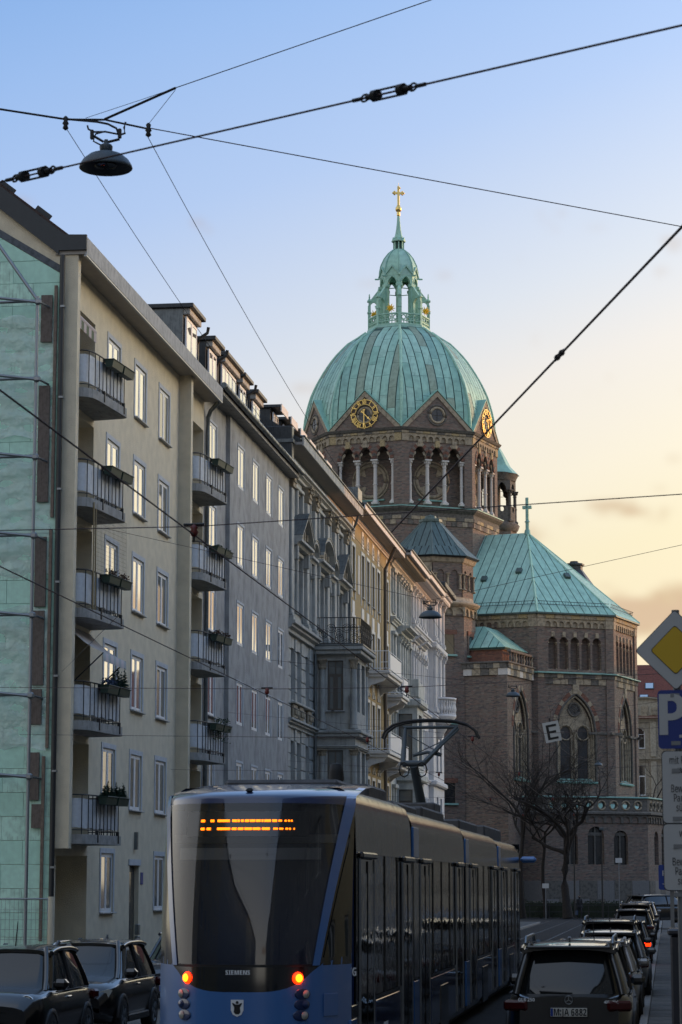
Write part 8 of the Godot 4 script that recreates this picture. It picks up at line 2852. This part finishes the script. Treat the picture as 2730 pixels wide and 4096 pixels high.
func build_wires() -> void:
	var lamps := [Vector3(-5.55, 9.84, -23.4), Vector3(-5.48, 8.89, -57.2), Vector3(-5.55, 9.51, -90.0), Vector3(-5.56, 9.62, -121.0), Vector3(-4.0, 9.73, -148.0)]
	var what := ["dark street lamp with a wide shade under its wire bracket, before the cream gable", "grey street lamp hung in front of the white stucco house", "grey street lamp hung before the church's side chapel", "grey street lamp hanging half behind the letter E board", "small grey street lamp hung before the apse window"]
	for i in 5: street_lamp(lamps[i], what[i], i == 0)
	var l0: Vector3 = lamps[0]
	var gs := "lamp span wires"
	# heavy span rods that carry the first lamp
	cable("span_wire", [Vector3(FX, 11.9, -22.2), l0 + Vector3(-0.42, 0.545, 0), l0 + Vector3(-0.02, 0.525, 0)], 0.012, M.wire, "thick stay from the left house to the first street lamp", "wire", gs)
	cable("span_wire", [l0 + Vector3(-0.02, 0.525, 0), l0 + Vector3(0.43, 0.41, 0)], 0.011, M.wire, "short rod from the lamp joint to the right knob of the first lamp", "wire", gs)
	cable("span_wire", [l0 + Vector3(0.43, 0.42, 0), Vector3(0.33, 10.28, -28.0), Vector3(RX, 10.35, -34.5)], 0.006, M.wire_rusty, "thin span wire from the first lamp to the houses on the right", "wire", gs)
	cable("span_wire", [l0 + Vector3(-0.02, 0.53, 0), l0 + Vector3(0.75, 0.78, 0.15)], 0.014, M.wire, "slanting bracket arm above the first street lamp", "wire", gs)
	cable("span_wire", [l0 + Vector3(0.75, 0.78, 0.15), Vector3(-1.98, 10.57, -21.0), Vector3(RX, 10.7, -13.5)], 0.005, M.wire, "thin stay leaving the bracket arm of the first lamp upwards", "wire", gs)
	cable("span_wire", [l0 + Vector3(-0.22, 0.55, 0), l0 + Vector3(0.4, 0.70, 0.08), l0 + Vector3(0.75, 0.78, 0.15)], 0.003, M.wire, "hair-thin wire above the bracket arm of the first lamp", "wire", gs)
	cable("span_wire", [l0 + Vector3(0.75, 0.76, 0.15), l0 + Vector3(0.45, 0.47, 0)], 0.003, M.wire_rusty, "hair-thin tie from the bracket arm tip down to the right knob", "wire", gs)
	for s in [-1.0, 1.0]:
		for i in 4:
			var a: Vector3 = lamps[i] + Vector3(0.43 * s if i == 0 else 0.25 * s, 0.46 if s < 0 else 0.33, 0)
			var b: Vector3 = lamps[i + 1] + Vector3(0.25 * s, 0.4, 0)
			cable("feed_wire", [a, b], 0.004, M.wire_rusty, "%s-side slack feed wire leaving the lamp %s" % ["house" if s < 0 else "kerb", ["before the cream gable", "before the white house", "before the side chapel", "behind the letter board"][i]], "wire", "feed wires between lamps", 0.5, 20)
	for i in range(1, 5):
		var p: Vector3 = lamps[i] + Vector3(0, 0.42, 0)
		var lz: float = [0, -65.2, -92, -123, -150][i]
		var rz: float = [0, -60.8, -92, -123, -150][i]
		var ly: float = [0, 12.4, 11.2, 11.0, 11.0][i]
		cable("span_wire", [Vector3(FX, ly, lz), p, Vector3(RX, 12.2 if i == 1 else 11.4, rz)], 0.006, M.wire_rusty, "span wire carrying the street lamp that hangs %s" % ["", "before the white stucco house", "before the side chapel", "behind the letter E board", "before the apse window"][i], "wire", gs)
	# near guy wire with turnbuckles, out of focus
	var ga := Vector3(-4.1, 7.07, -14.6)
	var gb := Vector3(0.14, 6.41, -10.5)
	cable("guy_wire", [ga + (ga - gb) * 2.6, gb + (gb - ga) * 1.73], 0.006, M.wire_rusty, "thick near guy wire with turnbuckles crossing in front of the first lamp", "wire")
	for q in [[0.60, 0.70, "long open turnbuckle in the near guy wire against the sky"], [-0.005, 0.11, "dark turnbuckle in the near guy wire left of the lamp shade"]]:
		turnbuckle(ga.lerp(gb, q[0]), ga.lerp(gb, q[1]), q[2])
	# pull-off from the right down to the contact line
	var node := Vector3(-2.51, 5.88, -22.4)
	cable("pull_off_wire", [Vector3(RX, 6.4, 16.0), Vector3(0.14, 5.89, -12.0), node], 0.008, M.wire_rusty, "slanting pull-off wire in front of the dome running down to the contact line", "wire")
	turnbuckle(Vector3(-0.56, 5.89, -14.75), Vector3(-0.65, 5.888, -15.1), "small turnbuckle in the slanting pull-off wire beside the dome")
	# contact wires of both tracks
	for q in [[-4.40, "contact wire over the tram's track"], [-6.85, "contact wire over the other track"]]:
		cable("contact_wire", [Vector3(q[0], 5.96, 30), Vector3(q[0], 5.86, -46), Vector3(q[0] - 0.1, 5.85, -80), Vector3(q[0] - 0.5, 5.85, -130), Vector3(q[0] - 2.5, 5.85, -185)], 0.0075, M.wire_rusty, q[1], "wire", "contact wires")
	# spans across the street that hold the contact wires
	var zs := [-22.4, -41.6, -56.0, -74.0, -96.0, -118.0]
	for i in zs.size():
		var z: float = zs[i]
		cable("cross_span", [Vector3(FX, 6.15, z - 0.5), Vector3(-6.85, 5.97, z), Vector3(-4.40, 5.97, z), Vector3(RX, 6.4, z + 0.4)], 0.005, M.wire_rusty, "cross-span wire holding the contact wires, number %s from the tram's tail" % ["one", "two", "three", "four", "five", "six"][i], "wire", "cross spans")
		for x in [-6.85, -4.40]:
			insulator(Vector3(x, 5.93, z), "small red insulator on cross-span %s above the %s" % [["one", "two", "three", "four", "five", "six"][i], "tram's track" if x > -5 else "other track"])
	var from := ["cream house's gable corner", "grey plastered house", "grey house's far end", "ornate stucco house"]
	var n := -1
	for q in [[Vector3(FX, 8.0, -60.5), Vector3(-6.85, 6.0, -30.0)], [Vector3(FX, 8.6, -84), Vector3(-4.4, 6.0, -56)], [Vector3(FX, 7.6, -98), Vector3(-6.85, 6.0, -74)], [Vector3(FX, 9.3, -107), Vector3(-2.80, 6.66, -60)]]:
		n += 1
		cable("stay_wire", [q[0], q[1]], 0.004, M.wire_rusty, "thin stay wire slanting from the %s to the contact line" % from[n], "wire", "stay wires")
	cable("stay_wire", [Vector3(-2.80, 6.66, -60), Vector3(RX, 7.6, -55)], 0.004, M.wire_rusty, "stay wire from the letter E board to the right-hand houses", "wire", "stay wires")

# ---------------------------------------------------------------- bare trees, hedge, person
func limb(mb: MB, twigs: MB, p: Vector3, d: Vector3, l: float, r: float, depth: int, g: RandomNumberGenerator, gnarl: float, spread: float) -> void:
	var pts := [p]
	var rad := [r]
	var n := 5
	var q := p
	var dir := d
	for i in n:
		dir = (dir + Vector3(g.randf_range(-1, 1), g.randf_range(-0.5, 0.7), g.randf_range(-1, 1)) * gnarl).normalized()
		q += dir * l / n
		pts.append(q)
		rad.append(lerpf(r, r * 0.62, (i + 1.0) / n))
	(mb if depth > 2 else twigs).tube(pts, rad, 7 if depth > 3 else 4 if depth > 1 else 3, false)
	if depth == 0: return
	var kids := 3 if depth > 2 else 3
	for i in kids:
		var k := 2 + g.randi() % 4 if i < kids - 1 else 5
		var side := Vector3(g.randf_range(-1, 1), g.randf_range(-0.15, 0.6), g.randf_range(-1, 1)).normalized()
		limb(mb, twigs, pts[k], (dir * (1.0 - spread) + side * spread).normalized(), l * g.randf_range(0.62, 0.85), rad[k] * g.randf_range(0.6, 0.8), depth - 1, g, gnarl, spread)

func tree(label: String, p: Vector3, trunk: float, r: float, seed_: int, gnarl: float, spread: float, l: float, depth: int, stems := 4) -> void:
	var t := thing("bare_tree", label, "tree", p, 0.0, "bare trees before the church")
	var g := RandomNumberGenerator.new()
	g.seed = seed_
	var mb := MB.new()
	var pts := []
	var rad := []
	for i in 6:
		pts.append(Vector3(0.12 * sin(i * 1.3 + seed_), trunk * i / 5.0, 0.1 * cos(i * 1.7)))
		rad.append(r * (1.25 if i == 0 else lerpf(1.0, 0.7, i / 5.0)))
	mb.tube(pts, rad, 10, false)
	part(t, "trunk", mb, M.bark)
	var lm := MB.new()
	var tw := MB.new()
	for i in stems:
		var a := TAU * i / stems + g.randf() * 0.8
		limb(lm, tw, pts[4 if i % 2 else 5], Vector3(cos(a) * 0.75, 0.55 + 0.35 * g.randf(), sin(a) * 0.75).normalized(), l, r * 0.5, depth, g, gnarl, spread)
	part(t, "limbs", lm, M.bark)
	part(t, "crown", tw, M.bark)

func build_trees() -> void:
	tree("dark gnarled bare tree with twisted limbs in front of the apse", Vector3(-7.6, 0.08, -186), 6.0, 0.34, 8, 0.40, 0.60, 3.1, 5, 8)
	tree("slim bare tree with fine upright twigs beside the side chapel", Vector3(-11.0, 0.08, -187), 7.5, 0.2, 21, 0.22, 0.42, 3.9, 5, 5)
	tree("tall thin bare tree with arching twigs left of the gnarled one", Vector3(-9.4, 0.08, -189), 6.5, 0.16, 33, 0.24, 0.45, 3.9, 5, 4)
	tree("small bare tree with a round crown before the beige mansion block", Vector3(-1.25, 0.0, -238), 10.0, 0.16, 5, 0.2, 0.5, 2.6, 4, 5)
	var hd := MB.new()
	var g := RandomNumberGenerator.new()
	g.seed = 4
	for i in 5200:
		var b := Vector3(g.randf_range(-16, 4), g.randf_range(0.0, 1.2), g.randf_range(-0.5, 0.5))
		var d := Vector3(g.randf_range(-1, 1), g.randf_range(-0.6, 1), g.randf_range(-1, 1)).normalized() * 0.16
		var n := d.cross(Vector3(g.randf() - 0.5, g.randf(), 0.4)).normalized() * 0.07
		hd.quad(b, b + d * 0.5 + n, b + d, b + d * 0.5 - n)
	hd.box(Vector3(-16, 0.0, -0.42), Vector3(4, 1.1, 0.42))
	var h := part(self, "hedge", hd, M.hedge, at(0, 0.08, -189.5))
	tag(h, "low dark clipped hedge along the foot of the church", "hedge")
	var rail := thing("railing", "low iron railing before the church hedge", "railing", Vector3(0, 0.08, -188.2))
	var mb := MB.new()
	for y in [0.45, 0.95]: mb.tube([Vector3(-15, y, 0), Vector3(3, y, 0)], 0.025, 6)
	part(rail, "rail", mb, M.iron)
	for i in 13: bx(rail, "post", M.iron, Vector3(-15 + i * 1.5 - 0.03, 0, -0.03), Vector3(-15 + i * 1.5 + 0.03, 1.0, 0.03))
	for q in [[-11.8, "grey street cabinet with graffiti by the church railing"], [-12.9, "second grey street cabinet standing behind the tram's far end"]]:
		var c := thing("street_cabinet", q[1], "cabinet", Vector3(q[0], 0.08, -185.6))
		bx(c, "housing", M.lamp_grey, Vector3(-0.5, 0.1, -0.25), Vector3(0.5, 1.9, 0.25), 0.03)
		bx(c, "roof", M.lamp_grey, Vector3(-0.55, 1.9, -0.3), Vector3(0.55, 2.0, 0.3), 0.03)
	for x in [-4.9, -7.0]:
		var c := thing("lamp_post", "slim dark lamp post with square head %s" % ("beside the gnarled tree" if x < -6 else "before the church annex"), "lamp", Vector3(x, 0.08, -187.2))
		mb = MB.new()
		mb.tube([Vector3(0, 0, 0), Vector3(0, 6.6, 0)], [0.07, 0.045], 8)
		part(c, "pole", mb, M.iron)
		bx(c, "head", M.lamp_grey, Vector3(-0.18, 6.6, -0.18), Vector3(0.18, 6.8, 0.18), 0.03)

func build_person() -> void:
	var o := person_mesh()
	o.position = Vector3(-6.55, 0.04, -184)
	o.rotation.y = 0.5

func sdf_capsule(p: Vector3, a: Vector3, b: Vector3, ra: float, rb: float) -> float:
	var ba := b - a
	var h := clampf((p - a).dot(ba) / ba.length_squared(), 0.0, 1.0)
	return (p - a - ba * h).length() - lerpf(ra, rb, h)

func nets(bones: Array, cell: float, k: float) -> MB:
	var lo := Vector3.ONE * 1e9
	var hi := -lo
	for b in bones:
		for q in [b[0], b[1]]:
			lo = lo.min(q - Vector3.ONE * (maxf(b[2], b[3]) + cell * 2))
			hi = hi.max(q + Vector3.ONE * (maxf(b[2], b[3]) + cell * 2))
	var nx := int((hi.x - lo.x) / cell) + 2
	var ny := int((hi.y - lo.y) / cell) + 2
	var nz := int((hi.z - lo.z) / cell) + 2
	var f := PackedFloat32Array()
	f.resize(nx * ny * nz)
	f.fill(1.0)
	for b in bones:
		var m := maxf(b[2], b[3]) + cell * 3
		var i0 := Vector3i(((b[0].min(b[1]) - Vector3.ONE * m - lo) / cell).floor()).clamp(Vector3i.ZERO, Vector3i(nx - 1, ny - 1, nz - 1))
		var i1 := Vector3i(((b[0].max(b[1]) + Vector3.ONE * m - lo) / cell).ceil()).clamp(Vector3i.ZERO, Vector3i(nx - 1, ny - 1, nz - 1))
		for x in range(i0.x, i1.x + 1):
			for y in range(i0.y, i1.y + 1):
				for z in range(i0.z, i1.z + 1):
					var d := sdf_capsule(lo + Vector3(x, y, z) * cell, b[0], b[1], b[2], b[3])
					var i := (x * ny + y) * nz + z
					var e := f[i]
					var hh := clampf(0.5 + 0.5 * (e - d) / k, 0, 1)
					f[i] = lerpf(e, d, hh) - k * hh * (1 - hh)
	var mb := MB.new()
	var vert := {}
	var idx := func(x: int, y: int, z: int) -> int: return (x * ny + y) * nz + z
	for x in nx - 1:
		for y in ny - 1:
			for z in nz - 1:
				var c := Vector3.ZERO
				var n := 0
				for e in [[0, 0, 0, 1, 0, 0], [0, 0, 0, 0, 1, 0], [0, 0, 0, 0, 0, 1], [1, 0, 0, 1, 1, 0], [1, 0, 0, 1, 0, 1], [0, 1, 0, 1, 1, 0], [0, 1, 0, 0, 1, 1], [0, 0, 1, 1, 0, 1], [0, 0, 1, 0, 1, 1], [1, 1, 0, 1, 1, 1], [1, 0, 1, 1, 1, 1], [0, 1, 1, 1, 1, 1]]:
					var a := f[((x + e[0]) * ny + y + e[1]) * nz + z + e[2]]
					var b := f[((x + e[3]) * ny + y + e[4]) * nz + z + e[5]]
					if (a < 0) != (b < 0):
						c += Vector3(x + e[0], y + e[1], z + e[2]).lerp(Vector3(x + e[3], y + e[4], z + e[5]), a / (a - b))
						n += 1
				if n: vert[(x * ny + y) * nz + z] = lo + c / n * cell
	for key in vert:
		var z: int = key % nz
		var y: int = key / nz % ny
		var x: int = key / nz / ny
		if x == 0 or y == 0 or z == 0: continue
		var s := f[key]
		for ax in 3:
			var o: int = [ny * nz, nz, 1][ax]
			var b := f[key + o]
			if (s < 0) == (b < 0): continue
			var u: int = [nz, 1, ny * nz][ax]
			var w: int = [1, ny * nz, nz][ax]
			if not (vert.has(key - u) and vert.has(key - w) and vert.has(key - u - w)): continue
			if s < 0: mb.quad(vert[key - u - w], vert[key - w], vert[key], vert[key - u])
			else: mb.quad(vert[key - u - w], vert[key - u], vert[key], vert[key - w])
	return mb

func person_mesh() -> Node3D:
	var t := thing("person", "person in dark clothes walking across the road end with a pale bag in hand", "person")
	var V := func(x: float, y: float, z: float) -> Vector3: return Vector3(x, y, z)
	# one continuous body in mid-stride
	var b := [[Vector3(-0.09, 0.92, 0), Vector3(0.09, 0.92, 0), 0.13, 0.13], [Vector3(0, 0.95, 0), Vector3(0, 1.2, 0.01), 0.14, 0.13], [Vector3(0, 1.2, 0.01), Vector3(0, 1.38, 0), 0.15, 0.14], [Vector3(-0.16, 1.42, 0), Vector3(0.16, 1.42, 0), 0.075, 0.075], [Vector3(0, 1.42, 0), Vector3(0, 1.56, 0.015), 0.06, 0.055],
		[Vector3(0, 1.62, 0.02), Vector3(0, 1.68, 0.02), 0.085, 0.095], [Vector3(0, 1.57, 0.05), Vector3(0, 1.60, 0.075), 0.045, 0.045], [Vector3(0, 1.635, 0.10), Vector3(0, 1.61, 0.118), 0.012, 0.018]]
	for s in [-1.0, 1.0]:
		b.append([Vector3(s * 0.19, 1.41, 0), Vector3(s * 0.24, 1.13, -s * 0.05), 0.06, 0.048])
		b.append([Vector3(s * 0.24, 1.13, -s * 0.05), Vector3(s * 0.25, 0.89, s * -0.02 + 0.05), 0.046, 0.034])
		b.append([Vector3(s * 0.25, 0.88, 0.05 - s * 0.02), Vector3(s * 0.25, 0.80, 0.06 - s * 0.02), 0.032, 0.03])
		for k in 4: b.append([Vector3(s * 0.25, 0.81, 0.035 + k * 0.017 - s * 0.02), Vector3(s * 0.245, 0.725 + 0.008 * absf(k - 1.5), 0.04 + k * 0.017 - s * 0.02), 0.010, 0.009])
		b.append([Vector3(s * 0.245, 0.86, 0.075 - s * 0.02), Vector3(s * 0.225, 0.79, 0.11 - s * 0.02), 0.011, 0.009])
		b.append([Vector3(s * 0.095, 0.9, 0), Vector3(s * 0.10, 0.5, 0.09 * s + 0.04), 0.10, 0.068])
		b.append([Vector3(s * 0.10, 0.5, 0.09 * s + 0.04), Vector3(s * 0.10, 0.10, 0.17 * s - 0.05), 0.062, 0.042])
		b.append([Vector3(s * 0.10, 0.06, 0.17 * s - 0.07), Vector3(s * 0.11, 0.045, 0.17 * s + 0.10), 0.05, 0.04])
	part(t, "body", nets(b, 0.024, 0.035), M.cloth_dark)
	var hd := MB.new()
	hd.lathe([Vector2(0.001, 1.775), Vector2(0.06, 1.765), Vector2(0.095, 1.73), Vector2(0.104, 1.68), Vector2(0.098, 1.63)], 14, Vector3(0, 0, 0.0))
	part(t, "hair", hd, M.wood_frame)
	var fc := MB.new()
	fc.lathe([Vector2(0.001, 1.55), Vector2(0.05, 1.565), Vector2(0.078, 1.62), Vector2(0.082, 1.68), Vector2(0.06, 1.72)], 12, Vector3(0, 0, 0.036))
	part(t, "face", fc, M.skin)
	var bg := thing("carrier_bag", "pale blue carrier bag held by the person before the church", "bag", Vector3(-6.55, 0.04, -184), 0.5)
	var bm := MB.new()
	bm.prism(PackedVector2Array([Vector2(-0.14, 0.32), Vector2(0.14, 0.32), Vector2(0.12, 0.62), Vector2(-0.12, 0.62)]), -0.05, 0.05)
	part(bg, "sack", bm, M.cloth_blue, at(-0.27, 0, 0.07, PI / 2))
	var hm := MB.new()
	hm.tube([Vector3(-0.27, 0.62, 0.0), Vector3(-0.25, 0.74, 0.06), Vector3(-0.27, 0.62, 0.14)], 0.008, 5)
	part(bg, "handle", hm, M.cloth_blue)
	return t
